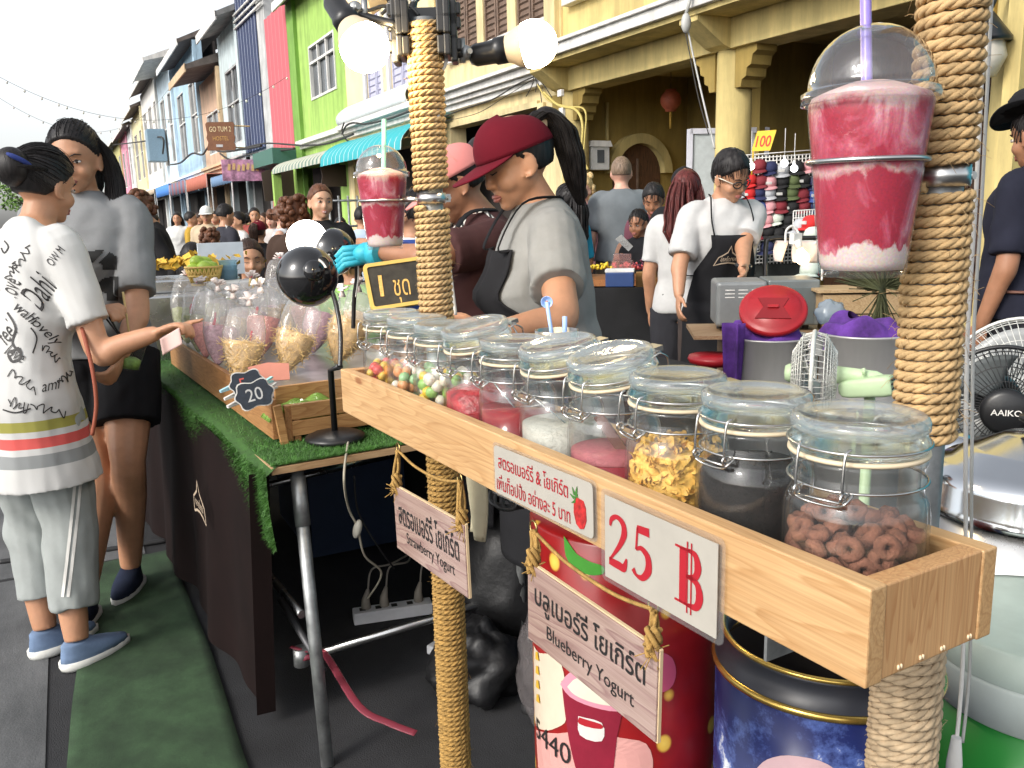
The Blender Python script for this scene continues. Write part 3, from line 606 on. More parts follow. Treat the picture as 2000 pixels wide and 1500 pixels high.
tray = thing('jar_tray', 'long pine tray holding the row of clip top jars', 'tray', T(TL / 2, .0735, ZB))
plank(tray, 'front_board', 0, TL, 0, .018, ZB, 1.10, W_pine(1)); plank(tray, 'back_board', 0, TL, .130, .148, ZB, 1.0985, W_pine(1))
w_end = wood('pine_end', (.60, .36, .17), (.49, .255, .11), 2, 1.6, .5, False, 26)
plank(tray, 'end_board', .001, .019, .0183, .1297, ZB + .001, 1.099, w_end); plank(tray, 'end_board', TL - .018, TL, .0183, .1297, ZB, 1.099, w_end)
plank(tray, 'base_board', .019, TL - .018, .018, .130, ZB + .001, ZB + .009, W_pine(1))
m = MB(); rbox(m, .10, .135, .01, .13, ZB - .004, ZB); rbox(m, .10, .103, .01, .06, ZB - .028, ZB - .004); m.build('bracket', M_galv, tray)
m = MB()
for s, z in ((.0006, 1.036), (.0006, 1.052)):
    for t in (.035, .06, .085, .118): m.ell(T(s, t + (z - 1.03) * .2, 1.031), (.0012, .0012, .0022), None, 6, 4)
m.build('nail', mat('nail_pale', (.75, .6, .4), .4), tray)
# ---- signs on the tray and below it
M_paper = mat('paper_white', (.38, .355, .31), .5, var=.05, vs=40); M_lam = clear('laminate', (.97, .97, .97), 1.45, .14, .10, (.80, .80, .78)); M_signred = mat('sign_red', (.36, .012, .022), .4, var=.05); M_ink = mat('ink_black', (.012, .010, .010), .6, var=0)
SFR = lambda o: frame(o, -TU, UZ)
def rrect(w, h, r, k=4):
    o = []
    for cx, cy, a0 in ((w / 2 - r, h / 2 - r, 0), (-w / 2 + r, h / 2 - r, PI / 2), (-w / 2 + r, -h / 2 + r, PI), (w / 2 - r, -h / 2 + r, 1.5 * PI)):
        for i in range(k + 1): a = a0 + i * PI / 2 / k; o.append((cx + r * math.cos(a), cy + r * math.sin(a)))
    return o
def signplate(px4, off):
    """centre, width, height and in-plane skew of a picture quad on the tray's front plane"""
    p = [TP(*x, off) for x in px4]; c = sum(p, V()) / 4; w = ((p[1] - p[0]).length + (p[2] - p[3]).length) / 2; h = ((p[3] - p[0]).length + (p[2] - p[1]).length) / 2
    x = ((p[1] - p[0]) + (p[2] - p[3])).normalized(); y = ((p[0] - p[3]) + (p[1] - p[2])).normalized(); return c, w, h, frame(c, x, y)
c, w, h, fr_ = signplate([(1177, 952), (1418, 1054), (1414, 1266), (1175, 1127)], .003)
ts = thing('price_sign', 'laminated white price card with big red numerals on the tray front', 'sign', c)
m = MB(); m.prism(rrect(w, h, .007), .0012, fr_); m.build('laminate', M_lam, ts)
c2, w2, h2, fp = signplate([(1187, 965), (1407, 1062), (1405, 1247), (1186, 1123)], .0025)
m = MB(); m.prism(rrect(w2, h2, .0005, 1), .0008, fp @ Matrix.Translation((0, 0, .0022))); m.build('card', M_paper, ts)
m = MB(); F2 = fp @ Matrix.Translation((0, 0, .0036)); K = h2 * 1.22
def digs(pts, ws, ox): vs, fs = stroke(spline([(x, y) + (0,) for x, y in pts], 8) if False else [tuple(p)[:2] for p in spline([(x, y, 0) for x, y in pts], 8)], ws); m.add([F2 @ V((v.x * K + ox, v.y * K, 0)) for v in vs], fs, False)
def wsp(lst, n): return [lst[min(len(lst) - 1, int(i / n * (len(lst) - 1)))] * (1 - (i / n * (len(lst) - 1)) % 1) + lst[min(len(lst) - 1, int(i / n * (len(lst) - 1)) + 1)] * ((i / n * (len(lst) - 1)) % 1) for i in range(n + 1)]
p2 = [(-.13, .13), (-.11, .2), (-.03, .245), (.06, .21), (.085, .12), (.03, -.0), (-.07, -.13), (-.14, -.21)]
digs(p2, wsp([.03, .05, .045, .07, .085, .06, .035, .02], 56), -.355 * w2)
digs([(-.15, -.225), (.0, -.225), (.08, -.22), (.12, -.12)], wsp([.075, .085, .08, .02], 24), -.355 * w2)
digs([(-.06, .225), (.11, .235)], wsp([.07, .085], 8), -.135 * w2); digs([(-.055, .24), (-.075, .02)], wsp([.028, .03], 8), -.135 * w2)
digs([(-.075, .02), (.0, .055), (.09, .0), (.10, -.12), (.02, -.22), (-.07, -.225), (-.12, -.18)], wsp([.02, .05, .08, .09, .06, .035, .06], 48), -.135 * w2)
bx = .27 * w2
digs([(-.06, .25), (-.06, -.25)], wsp([.085, .085], 8), bx); digs([(-.16, .245), (.03, .245)], wsp([.02, .03], 8), bx); digs([(-.16, -.245), (.03, -.245)], wsp([.02, .03], 8), bx)
digs([(.0, .245), (.09, .23), (.125, .13), (.09, .035), (-.02, .01)], wsp([.03, .06, .085, .06, .025], 32), bx)
digs([(-.02, .01), (.11, -.01), (.15, -.12), (.11, -.225), (.0, -.245)], wsp([.025, .065, .09, .065, .03], 32), bx)
for dx in (-.005, .045): digs([(dx, .32), (dx, -.32)], [.017] * 9, bx)
m.build('lettering', M_signred, ts)
c, w, h, fr_ = signplate([(966, 861), (1167, 943), (1167, 1060), (965, 963)], .003)
ts = thing('topping_sign', 'small laminated card with two red Thai lines and a strawberry', 'sign', c)
m = MB(); m.prism(rrect(w, h, .007), .0012, fr_); m.build('laminate', M_lam, ts)
m = MB(); m.prism(rrect(w * .955, h * .90, .006), .0008, fr_ @ Matrix.Translation((0, 0, .0013))); m.build('card', M_paper, ts)
m = MB(); F2 = fr_ @ Matrix.Translation((0, 0, .0027))
put_text(m, 'สตรอเบอร์รี่ & โยเกิร์ต', F2 @ Matrix.Translation((-.08 * w, .20 * h, 0)), fit=(w * .70, h * .30), bold=.006)
put_text(m, 'เพิ่มท็อปปิ้ง อย่างละ 5 บาท', F2 @ Matrix.Translation((-.085 * w, -.22 * h, 0)), fit=(w * .74, h * .30), bold=.006); m.build('lettering', M_signred, ts)
m = MB(); o = [(.0, -.23), (.05, -.21), (.085, -.1), (.08, .05), (.05, .13), (-.03, .14), (-.075, .07), (-.08, -.06), (-.05, -.19)]
m.prism([(x * h * 2.1, y * h * 1.35) for x, y in o], .0006, F2 @ Matrix.Translation((.37 * w, -.06 * h, -.0004))); sb = m.build('strawberry_print', mat('berry_red', (.40, .02, .02), .5, var=.5, vs=160), ts)
m = MB()
for k in range(4): a = .6 + k * .75; m.prism([(0, -.03 * h), (.09 * h, 0), (.2 * h, .0), (.09 * h, .05 * h)], .0006, F2 @ Matrix.Translation((.35 * w, .12 * h, 0)) @ Matrix.Rotation(a + .9, 4, 'Z'))
m.build('leaf_print', mat('berry_leaf', (.05, .16, .03), .5, var=.4, vs=90), sb)
M_rope_y = mat('sisal', (.34, .20, .055), .9, var=.35, vs=90, bump=.6, bs=500)
def weathered():
    if 'weathered_board' in MATS: return MATS['weathered_board']
    m_ = wood('weathered_board', (.37, .27, .235), (.24, .145, .135), 1, 2.2, .75, False, 9)
    return m_
def hang_sign(label, quad, l1, l2, hooks):
    c, w, h, fr_ = signplate(quad, .004); ts = thing('hanging_sign', label, 'sign', c)
    mb = MB(); mb.box((0, 0, 0), (.006, w, h)); b_ = mb.build('board', weathered(), ts, local=True, bevel=.001); x = fr_.to_3x3() @ V((1, 0, 0)); y = fr_.to_3x3() @ V((0, 1, 0)); z = fr_.to_3x3() @ V((0, 0, 1))
    b_.matrix_basis = Matrix(((-z.x, -x.x, y.x, 0), (-z.y, -x.y, y.y, 0), (-z.z, -x.z, y.z, 0), (0, 0, 0, 1)))
    mb = MB(); mb.prism(rrect(w + .003, h + .003, .001, 1), .0035, fr_ @ Matrix.Translation((0, 0, -.0028))); mb.build('edge', mat('pale_ply_edge', (.62, .47, .28), .7), ts)
    mb = MB(); F3 = fr_ @ Matrix.Translation((0, 0, .0036))
    put_text(mb, l1, F3 @ Matrix.Translation((0, .15 * h, 0)), fit=(w * .86, h * .40), bold=.012); put_text(mb, l2, F3 @ Matrix.Translation((.02 * w, -.24 * h, 0)), fit=(w * .68, h * .22), bold=.004)
    mb.build('lettering', M_ink, ts)
    for (hx, hy), sx in zip(hooks, (-1, 1)):
        top = TP(hx, hy, -.008); cor = fr_ @ V((sx * w * .46, h * .46, 0)); mb = MB()
        for k in range(5):
            o = V((rnd.uniform(-.003, .003), rnd.uniform(-.003, .003), 0)); mb.tube(spline([top + o, lerp(top, cor, .5) + V((rnd.uniform(-.006, .006), rnd.uniform(-.006, .006), 0)), cor + o * 2 + V((-.004, 0, .004))], 4), .0022, 6)
        for k in range(3): a = k * 2.1; mb.tube([cor + V((-.006 * math.cos(a + t * .7), .007 * math.sin(a + t * .7), -.006 + .004 * math.sin(t + a) + t * .0035)) for t in range(9)], .0028, 6)
        for k in range(14): d = V((rnd.uniform(-.02, .01), rnd.uniform(-.014, .014), rnd.uniform(-.02, .012))); mb.tube([cor, cor + d], .0006, 4)
        rp = mb.build('rope_tie', M_rope_y, ts); mb = MB(); mb.tube([top + V((.0, .008 * math.cos(a), .008 * math.sin(a) + .004)) for a in [k * PI / 6 for k in range(12)]], .0012, 6, closed=True); mb.build('screw_eye', mat('brass', (.5, .36, .14), .3, 1.), rp)
    mb = MB(); a, b_ = TP(*hooks[0], -.008), TP(*hooks[1], -.008); mb.tube(spline([a, lerp(a, b_, .3) + V((0, 0, -.012)), lerp(a, b_, .7) + V((0, 0, -.012)), b_], 6), .0022, 6); mb.build('cross_rope', M_rope_y, ts)
hang_sign('small weathered board reading Strawberry Yogurt hanging from the tray', [(775, 948), (914, 1032), (912, 1160), (775, 1068)], 'สตรอเบอร์รี่ โยเกิร์ต', 'Strawberry Yogurt', [(778, 880), (898, 940)])
hang_sign('large weathered board reading Blueberry Yogurt hanging from the tray', [(1033, 1100), (1288, 1266), (1285, 1454), (1037, 1243)], 'บลูเบอร์รี่ โยเกิร์ต', 'Blueberry Yogurt', [(1042, 1036), (1276, 1190)])
# ---- rope wrapped posts
M_jute = mat('jute_rope', (.47, .315, .15), .92, var=.3, vs=60, bump=.5, bs=900, dist=.001); M_jute2 = mat('jute_worn', (.40, .30, .19), .92, var=.3, vs=60, bump=.5, bs=900, dist=.001)
def rope_coil(par, a, b, rc, rr, m_, fuzz=60):
    """twisted three-strand rope wound round the line a-b"""
    ax = (b - a); Lz = ax.length; ax.normalize(); e1 = ax.orthogonal().normalized(); e2 = ax.cross(e1); turns = Lz / (2 * rr * .98); n = int(turns * 46); mb = MB(); R0 = rc + rr; tw = round(2 * PI * R0 / (rr * 6.2)); rows = [[], [], []]
    for i in range(n + 1):
        t = i / n; th = t * turns * 2 * PI; wob = 1 + .05 * mnoise.noise(V((t * turns * .9, 0, rc * 90)))
        cen = a + ax * (Lz * t + .0009 * mnoise.noise(V((th * .5, 3, 0)))) + (e1 * math.cos(th) + e2 * math.sin(th)) * R0 * wob; rad = e1 * math.cos(th) + e2 * math.sin(th)
        for k in range(3):
            ps = th * tw / 1. + k * 2 * PI / 3; rows[k].append(cen + (rad * math.cos(ps) + ax * math.sin(ps)) * rr * .48)
    for k in range(3): mb.tube(rows[k], rr * .56, 6)
    for k in range(fuzz):
        th = rnd.uniform(0, 2 * PI); p = a + ax * rnd.uniform(0, Lz) + (e1 * math.cos(th) + e2 * math.sin(th)) * (R0 + rr * .9); d = (e1 * math.cos(th) + e2 * math.sin(th)) * rnd.uniform(.2, 1) + ax * rnd.uniform(-1, 1) + (e2 * math.cos(th) - e1 * math.sin(th)) * rnd.uniform(-1, 1); l = rnd.uniform(.006, .018)
        mb.tube([p, p + d * l * .5, p + d * l + V((0, 0, -l * .25))], .00022, 3)
    return mb.build('rope', m_, par)
def cup_ring(par, post, c, r, z):
    d = (post - c); d.z = 0; d.normalize(); mb = MB(); p = V((c.x, c.y, z))
    mb.tube([p + V((r * math.cos(k * PI / 16), r * math.sin(k * PI / 16), 0)) for k in range(32)], .0022, 8, closed=True)
    mb.tube([p + d * r, V((post.x, post.y, z)) - d * .026], .004, 8); mb.tube([p + d * r + V((0, 0, .004)), p + d * (r + .03) + V((0, 0, .0))], .0035, 8); return mb.build('cup_ring', M_steel, par)
PL = V((.590, 1.472, 0)); PR = V((.679, .518, 0)); ztop = P(812, 40, 1.5).z
pl = thing('rope_post', 'far stall post wrapped in jute rope with clamp lamps at its top', 'post', PL); pr = thing('rope_post', 'near stall post wrapped in thick jute rope beside the large cup', 'post', PR)
m = MB(); m.lathe([(0, 0), (.021, 0), (.021, ztop), (0, ztop)], 20, PL); m.build('pipe', M_galv, pl)
m = MB(); m.lathe([(0, 0), (.0185, 0), (.0185, 1.9), (0, 1.9)], 24, PR); m.build('pipe', M_galv, pr)
zc = P(845, 388, 1.58).z
rope_coil(pl, PL + V((0, 0, zc + .014)), PL + V((0, 0, ztop - .01)), .021, .0057, M_jute); rope_coil(pl, PL + V((0, 0, 1.13)), PL + V((0, 0, zc - .016)), .021, .0057, M_jute); rope_coil(pl, PL + V((0, 0, .02)), PL + V((0, 0, 1.01)), .021, .0055, M_rope_y)
zr = P(1845, 345, .77).z; zlow = P(1817, 862, .79).z
rope_coil(pr, PR + V((0, 0, zr + .008)), PR + V((0, 0, 1.75)), .0185, .0052, M_jute, 160); rope_coil(pr, PR + V((0, 0, zlow)), PR + V((0, 0, zr - .010)), .0185, .0049, M_jute, 170); rope_coil(pr, PR + V((0, 0, .3)), PR + V((0, 0, 1.012)), .022, .0058, M_jute2, 120)
for par, pp, z, r in ((pl, PL, zc, .026), (pr, PR, zr, .0235)):
    mb = MB(); mb.lathe([(.0, -.009), (r, -.009), (r, .009), (0, .009)], 24, pp + V((0, 0, z))); mb.box(pp + V((r + .002, .0, z)), (.012, .014, .014)); mb.tube([pp + V((r + .004, -.012, z)), pp + V((r + .004, .014, z))], .0035, 8); mb.build('hose_clamp', M_steel, par)
# ---- smoothie cups
def smoothie_mat():
    m_, t, b = nodes('smoothie'); co = coords(t, (1, 1, .6)); n = nd(t, 'TexNoise', Scale=26, Detail=6, Roughness=.6, Distortion=1.2); lk(t, co, n.inputs['Vector'])
    tc = nd(t, 'TexCoord'); sp = nd(t, 'SeparateXYZ'); lk(t, tc.outputs['Object'], sp.inputs[0])
    r1 = ramp(t, [(.0, (.28, .006, .028)), (.49, (.34, .009, .036)), (.58, (.46, .07, .12)), (.70, (.62, .30, .34))]); lk(t, n.outputs['Fac'], r1.inputs['Fac'])
    wob = nd(t, 'MapRange'); wob.inputs['From Min'].default_value = .3; wob.inputs['From Max'].default_value = .7; wob.inputs['To Min'].default_value = -.010; wob.inputs['To Max'].default_value = .010; lk(t, n.outputs['Fac'], wob.inputs['Value'])
    ad = nd(t, 'Math', operation='ADD'); lk(t, sp.outputs[2], ad.inputs[0]); lk(t, wob.outputs[0], ad.inputs[1])
    r2 = ramp(t, [(.0, (1, 1, 1)), (.155, (1, 1, 1)), (.175, (0, 0, 0)), (.56, (0, 0, 0)), (.60, (.65, .65, .65)), (.64, (0, 0, 0)), (.93, (0, 0, 0)), (.99, (.7, .7, .7))])
    mr = nd(t, 'MapRange'); mr.inputs['From Max'].default_value = .145; lk(t, ad.outputs[0], mr.inputs['Value']); lk(t, mr.outputs[0], r2.inputs['Fac'])
    mx = nd(t, 'MixRGB'); lk(t, r2.outputs[0], mx.inputs[0]); lk(t, r1.outputs[0], mx.inputs[1]); mx.inputs[2].default_value = (.60, .49, .46, 1)
    n3 = nd(t, 'TexNoise', Scale=500, Detail=3); lk(t, tc.outputs['Object'], n3.inputs['Vector']); mx3 = nd(t, 'MixRGB', blend_type='OVERLAY', Fac=.45); lk(t, mx.outputs[0], mx3.inputs[1]); lk(t, n3.outputs['Color'], mx3.inputs[2])
    lk(t, mx3.outputs[0], b.inputs['Base Color']); b.inputs['Roughness'].default_value = .45; b.inputs['Subsurface Weight'].default_value = .25; b.inputs['Subsurface Radius'].default_value = (.01, .004, .004); return m_
M_smooth = smoothie_mat(); M_pet = clear('clear_plastic', (.985, .985, .985), 1.48, .04, .03, (.85, .85, .85), .15, 60, .7)
M_dome = clear('clear_dome', (.98, .985, .985), 1.5, .03, .05, (.85, .85, .85), .35, 25, 2.4)
def cup_thing(label, c, mesh_from=None, sc=1.):
    if mesh_from: r = dup(mesh_from, c, None, label); r.scale = (sc, sc, sc); return r
    ts = thing('smoothie_cup', label, 'cup', c)
    m = MB(); m.lathe([(0, .004), (.030, .004), (.032, 0), (.0345, .0), (.0352, .006)] + [(lerp(.0358, .0500, k / 10), lerp(.012, .144, k / 10)) for k in range(11)] + [(.0525, .1445), (.0525, .147)], 48); m.build('cup', M_pet, ts, local=True)
    m = MB(); m.lathe([(0, .0055), (.0325, .006), (.0345, .012)] + [(lerp(.0350, .0488, k / 10), lerp(.016, .141, k / 10)) for k in range(11)] + [(.046, .147), (.034, .152), (.016, .158), (0, .160)], 48); m.build('smoothie', M_smooth, ts, local=True)
    m = MB(); m.lathe([(.0515, .141), (.0548, .141), (.0550, .150), (.0515, .152), (.0500, .153)] + [(.0498 * math.cos(a), .153 + .050 * math.sin(a)) for a in [k * PI / 2 / 12 * .86 for k in range(13)]] + [(.0098, .2015), (.0090, .1990)], 48); m.build('dome_lid', M_dome, ts, local=True); return ts
cR = P(1688, 430, .735); cR.z = P(1688, 540, .735).z; cupR = cup_thing('large red strawberry smoothie cup with a purple straw beside the near post', cR)
cL = P(750, 430, 1.60); cL.z = P(752, 487, 1.60).z; cupL = cup_thing('small red smoothie cup with a mint straw beside the far post', cL, cupR, .92)
cup_ring(pr, PR, cR, .047, cR.z + .095); cup_ring(pl, PL, cL, .0435, cL.z + .088)
def straw(name, label, a, b, r, m_, cat='straw'):
    mb = MB(); d = (b - a).normalized(); mb.tube([a, b], r, 16, cap=False); mb.tube([b, a], r * .86, 16, cap=False); return tag(mb.build(name, m_), label, cat)
M_purple = mat('purple_plastic', (.30, .22, .62), .3, var=.05, sss=.2); M_mint = mat('mint_plastic', (.22, .60, .48), .35, var=.05); M_blue = mat('pale_blue_plastic', (.32, .48, .82), .35, var=.05)
straw('straw', 'purple straw standing in the large smoothie cup', cR + V((.0, 0, .10)), P(1690, -60, .735), .0046, M_purple)
straw('straw', 'mint green straw standing in the small smoothie cup', cL + V((0, 0, .08)), P(750, 234, 1.60), .0044, M_mint)
# ---- jars
M_jar = clear('jar_glass', (.985, .992, .99), 1.5, .02, .022, (.80, .84, .84), .06, 40, .85); M_lid = solidglass('lid_glass', (.93, .97, .97), .05); M_gask = mat('rubber_cream', (.66, .55, .38), .6, var=.1)
M_lidtop = clear('lid_dome_glass', (.95, .97, .97), 1.5, .10, .30, (.70, .77, .80), .10, 45, 1.3)  # milky bluish body paints a pale sky reflection onto the lid tops
def jar(label, s, tilt=0., sc=1., rot=0.):
    ts = thing('glass_jar', label, 'jar', T(s, .0735, ZB + .0095), math.atan2(TW.y, TW.x) + rot, 'clip top jars in the tray'); ts.scale = (sc, sc, 1)
    m = MB(); m.lathe([(0, .004), (.030, .003), (.040, .0), (.046, .001), (.0503, .007), (.0515, .018), (.0515, .078), (.0512, .090), (.0498, .098), (.0475, .103), (.0462, .106), (.0460, .112), (.0474, .114), (.0474, .118), (.0460, .120), (.0460, .128), (.0474, .130), (.0474, .135), (.0440, .1355)], 44)
    m.lathe([(.0440, .1355), (.0432, .130), (.0432, .106), (.0470, .100), (.0490, .090), (.0493, .078), (.0493, .016), (.045, .009), (.030, .007), (0, .008)], 44); m.build('jar_body', M_jar, ts, local=True)
    hp = V((-.047, 0, .137)); Rt = Matrix.Translation(hp) @ Matrix.Rotation(-tilt, 4, 'Y') @ Matrix.Translation(-hp)
    m = MB(); m.M = Rt; m.lathe([(0, .139), (.040, .139), (.0470, .1395), (.0483, .143), (.0483, .148), (.0462, .151), (.0462, .155), (.0455, .1575), (.0425, .1590), (.038, .1595)], 44); lid = m.build('lid', M_lid, ts, local=True)
    m = MB(); m.M = Rt; m.lathe([(.0465, .1545), (.0478, .1565), (.0478, .1615), (.0462, .1650), (.0425, .1665), (.0385, .1645), (.030, .1625), (.0, .1600)], 44); m.build('lid_top', M_lidtop, lid, local=True)
    m = MB(); m.M = Rt; m.lathe([(.0440, .1358), (.0485, .1358), (.0490, .1374), (.0485, .1390), (.0440, .1390)], 40); m.build('gasket', M_gask, ts, local=True)
    m = MB(); m.tube([(.0482 * math.cos(k * PI / 20), .0482 * math.sin(k * PI / 20), .116) for k in range(40)], .0011, 6, closed=True)
    for sy in (-1, 1):
        m.tube(spline([(-.0455, .017 * sy, .116), (-.0535, .017 * sy, .114), (-.056, .017 * sy, .124), (-.0535, .017 * sy, .146), (-.048, .018 * sy, .150)], 5), .0011, 6)
        m.tube([(-.054 + .004 * math.cos(k * .7), .017 * sy, .1145 + .004 * math.sin(k * .7)) for k in range(9)], .0011, 6, closed=True)
    m.tube([(-.0545, -.018, .1105), (-.0545, .018, .1105)], .0011, 6); m.tube(spline([(-.046, -.020, .116), (-.0545, -.0185, .1105), (-.052, -.010, .106), (-.052, .010, .106), (-.0545, .0185, .1105), (-.046, .020, .116)], 4), .001, 6)
    wi = m.build('wire_bail', M_wirem, ts, local=True)
    m = MB(); m.M = Rt; m.tube([(.0490 * math.cos(k * PI / 20), .0490 * math.sin(k * PI / 20), .1455) for k in range(40)], .0011, 6, closed=True); m.tube([(.0490, -.012, .1455), (.060, -.012, .149), (.060, .012, .149), (.0490, .012, .1455)], .0012, 6)
    m.tube(spline([(.058, .013, .148), (.068, .012, .140), (.071, .008, .128)], 5), .0012, 6); m.tube(spline([(.058, -.013, .148), (.068, -.012, .140), (.071, -.008, .128)], 5), .0012, 6); m.box((.061, 0, .151), (.012, .018, .006))
    m.build('clasp', M_wirem, wi, local=True); return ts
JS = [.0775 + .1035 * i for i in range(10)]; JS[0] = .0735
JC = [T(s, .0735, ZB + .0095) for s in JS]
jl = ['nearest clip top jar, half full of brown cereal rings', 'second clip top jar, packed with black cookie crumbs', 'clip top jar full of golden corn flakes', 'tilted lid jar of pink syrup with a brown stick', 'tilted lid jar of white jelly with a spoon', 'closed jar of clear red syrup with a spoon', 'tilted lid jar of red jelly near the far end', 'jar of yellow and white jelly drops', 'jar of pastel jelly drops, second from the far end', 'farthest clip top jar, with a few orange and red drops']
tilts = {3: .20, 4: .17, 6: .21}
for i in range(10): jar(jl[i], JS[i], tilts.get(i, 0), 1.075 if i == 0 else 1., .12 * math.sin(i * 2.3) - (.05 if i else -.22))
def fill(name, label, i, h, m_, cat, top=None, z0=.0085, rr=.0478):
    mb = MB(); c = JC[i]; pf = [(0, z0)] + [(rr * .9, z0 + .001), (rr, z0 + .008), (rr, h)] + ([(0, h)] if top is None else top); mb.lathe(pf, 40, c); return tag(mb.build(name, m_), label, cat)
def liquid(n, c, rough=.08, sss=.15): return mat(n, c, rough, var=.12, vs=60, sss=sss, spec=.6)
fill('syrup', 'deep red syrup filling the lower half of a jar', 5, .075, liquid('red_syrup', (.26, .006, .010)), 'syrup'); fill('jelly', 'soft red jelly heaped in the tilted lid jar', 6, .080, mat('red_jelly', (.34, .012, .018), .25, var=.5, vs=70, bump=.6, bs=160, dist=.004), 'jelly', [(.03, .088), (0, .092)])
fill('jelly', 'milky white jelly cubes under clear liquid', 4, .076, mat('white_jelly', (.47, .455, .40), .35, var=.18, vs=90, bump=.7, bs=220, dist=.003), 'jelly'); fill('syrup', 'pink foamy syrup in the tilted lid jar', 3, .058, liquid('pink_syrup', (.30, .018, .032), .25), 'syrup')
mb = MB(); mb.lathe([(.0476, .0585), (.0476, .066), (.0, .066)], 36, JC[3]); tag(mb.build('foam', mat('pink_foam', (.38, .10, .115), .6, var=.2, vs=150, bump=.5, bs=400)), 'pink froth floating on the syrup', 'foam')
# black crumbs
mb = MB(); c = JC[1]; mb.lathe([(0, .009), (.047, .010), (.0478, .018), (.0478, .090), (.042, .100), (0, .099)], 40, c)
for k in range(900):
    a = rnd.uniform(0, 2 * PI); z = rnd.uniform(.012, .1); r = .0478 if z < .09 else rnd.uniform(0, .043); s = rnd.uniform(.0008, .0022); r = min(r, .0485 - s); mb.ell(c + V((r * math.cos(a), r * math.sin(a), z)), (s, s * rnd.uniform(.6, 1), s), None, 5, 4)
tag(mb.build('cookie_crumbs', mat('cookie_black', (.009, .006, .005), .8, var=.5, vs=200, bump=.6, bs=400, spec=.1)), 'black cookie crumbs filling the second jar', 'crumbs', kind='stuff')
# corn flakes
mb = MB(); c = JC[2]; mb.lathe([(0, .009), (.040, .010), (.042, .088), (0, .089)], 24, c)
for k in range(1000):
    z = rnd.uniform(.012, .099); top = z > .090; a = rnd.uniform(0, 2 * PI); r = rnd.uniform(0, .043) if top else rnd.uniform(.036, .0455); p = c + V((r * math.cos(a), r * math.sin(a), z)); s = rnd.uniform(.0035, .0066)
    n_ = (V((math.cos(a), math.sin(a), 0)) * (0 if top else 1) + V((rnd.gauss(0, .5), rnd.gauss(0, .5), rnd.gauss(0, .6)))).normalized(); e1 = n_.orthogonal().normalized(); e2 = n_.cross(e1); cur = rnd.uniform(.2, .5); vs = [p]; K_ = 9
    for rg in (.55, 1.):
        for q_ in range(K_): b_ = q_ * 2 * PI / K_; rr_ = s * rg * (1 + .14 * math.sin(b_ * 3 + k)); vs.append(p + e1 * rr_ * math.cos(b_) + e2 * rr_ * .75 * math.sin(b_) + n_ * (cur * s * rg * rg * math.cos(b_ * 2 + k) * .8))
    vs = [v if (V((v.x - c.x, v.y - c.y)).length < .0485) else c + V(((v.x - c.x), (v.y - c.y), 0)) * (.0485 / V((v.x - c.x, v.y - c.y)).length) + V((0, 0, v.z - c.z)) for v in vs]
    mb.add(vs, [(0, 1 + q_, 1 + (q_ + 1) % K_) for q_ in range(K_)] + [(1 + q_, 1 + K_ + q_, 1 + K_ + (q_ + 1) % K_, 1 + (q_ + 1) % K_) for q_ in range(K_)])
tag(mb.build('corn_flakes', mat('corn_flake', (.76, .44, .09), .6, var=.35, vs=90, bump=.4, bs=500)), 'golden corn flakes filling a jar', 'corn flakes', kind='stuff')
# chocolate cereal rings
mb = MB(); rings = []
for i in range(16):
    a = i * 2 * PI / 16; sec = []
    for k in range(8): b_ = k * PI / 4; rr_ = .0068 + .0047 * math.cos(b_) + .0007 * math.sin(i * 2.1 + k); sec.append(V((rr_ * math.cos(a) * .92, rr_ * math.sin(a) * .92, .0058 * math.sin(b_) + .0006 * math.sin(i * 1.7 + k * 3))))
    rings.append(sec)
rings.append(rings[0]); mb.loft(rings, cap=False); M_cer = mat('cereal_brown', (.20, .078, .045), .85, var=.35, vs=120, bump=.9, bs=450, dist=.0015); base = mb.mesh('cereal_ring', M_cer); placed = []; c = JC[0]; tries = 0; cnt = 0
while cnt < 185 and tries < 60000:
    tries += 1; a = rnd.uniform(0, 2 * PI); r = .0435 * rnd.uniform(.25, 1) ** .5 if tries % 3 else .042; x, y = r * math.cos(a), r * math.sin(a); z = .016
    for (qx, qy, qz) in placed:
        d2 = (x - qx) ** 2 + (y - qy) ** 2
        if d2 < .0145 ** 2: z = max(z, qz + math.sqrt(.0145 ** 2 - d2) * .8)
    lim = .072 + .014 * math.exp(-((x - .0) ** 2 + (y - .01) ** 2) / .0009)
    if z > lim: continue
    placed.append((x, y, z)); cnt += 1; o = bpy.data.objects.new('cereal_ring', base); COL.objects.link(o); o.location = c + V((x, y, z)); s = rnd.uniform(.9, 1.15); o.scale = (s, s, s)
    o.rotation_euler = (rnd.uniform(-1.5, 1.5), rnd.uniform(-1.5, 1.5), rnd.uniform(0, 6)) if r < .036 else (rnd.choice((0, 1.57, 1.2)) + rnd.uniform(-.4, .4), rnd.uniform(-.4, .4), a + 1.57 + rnd.uniform(-.4, .4)); tag(o, 'brown chocolate cereal ring heaped in the nearest jar', 'cereal', 'chocolate cereal rings in the nearest jar')
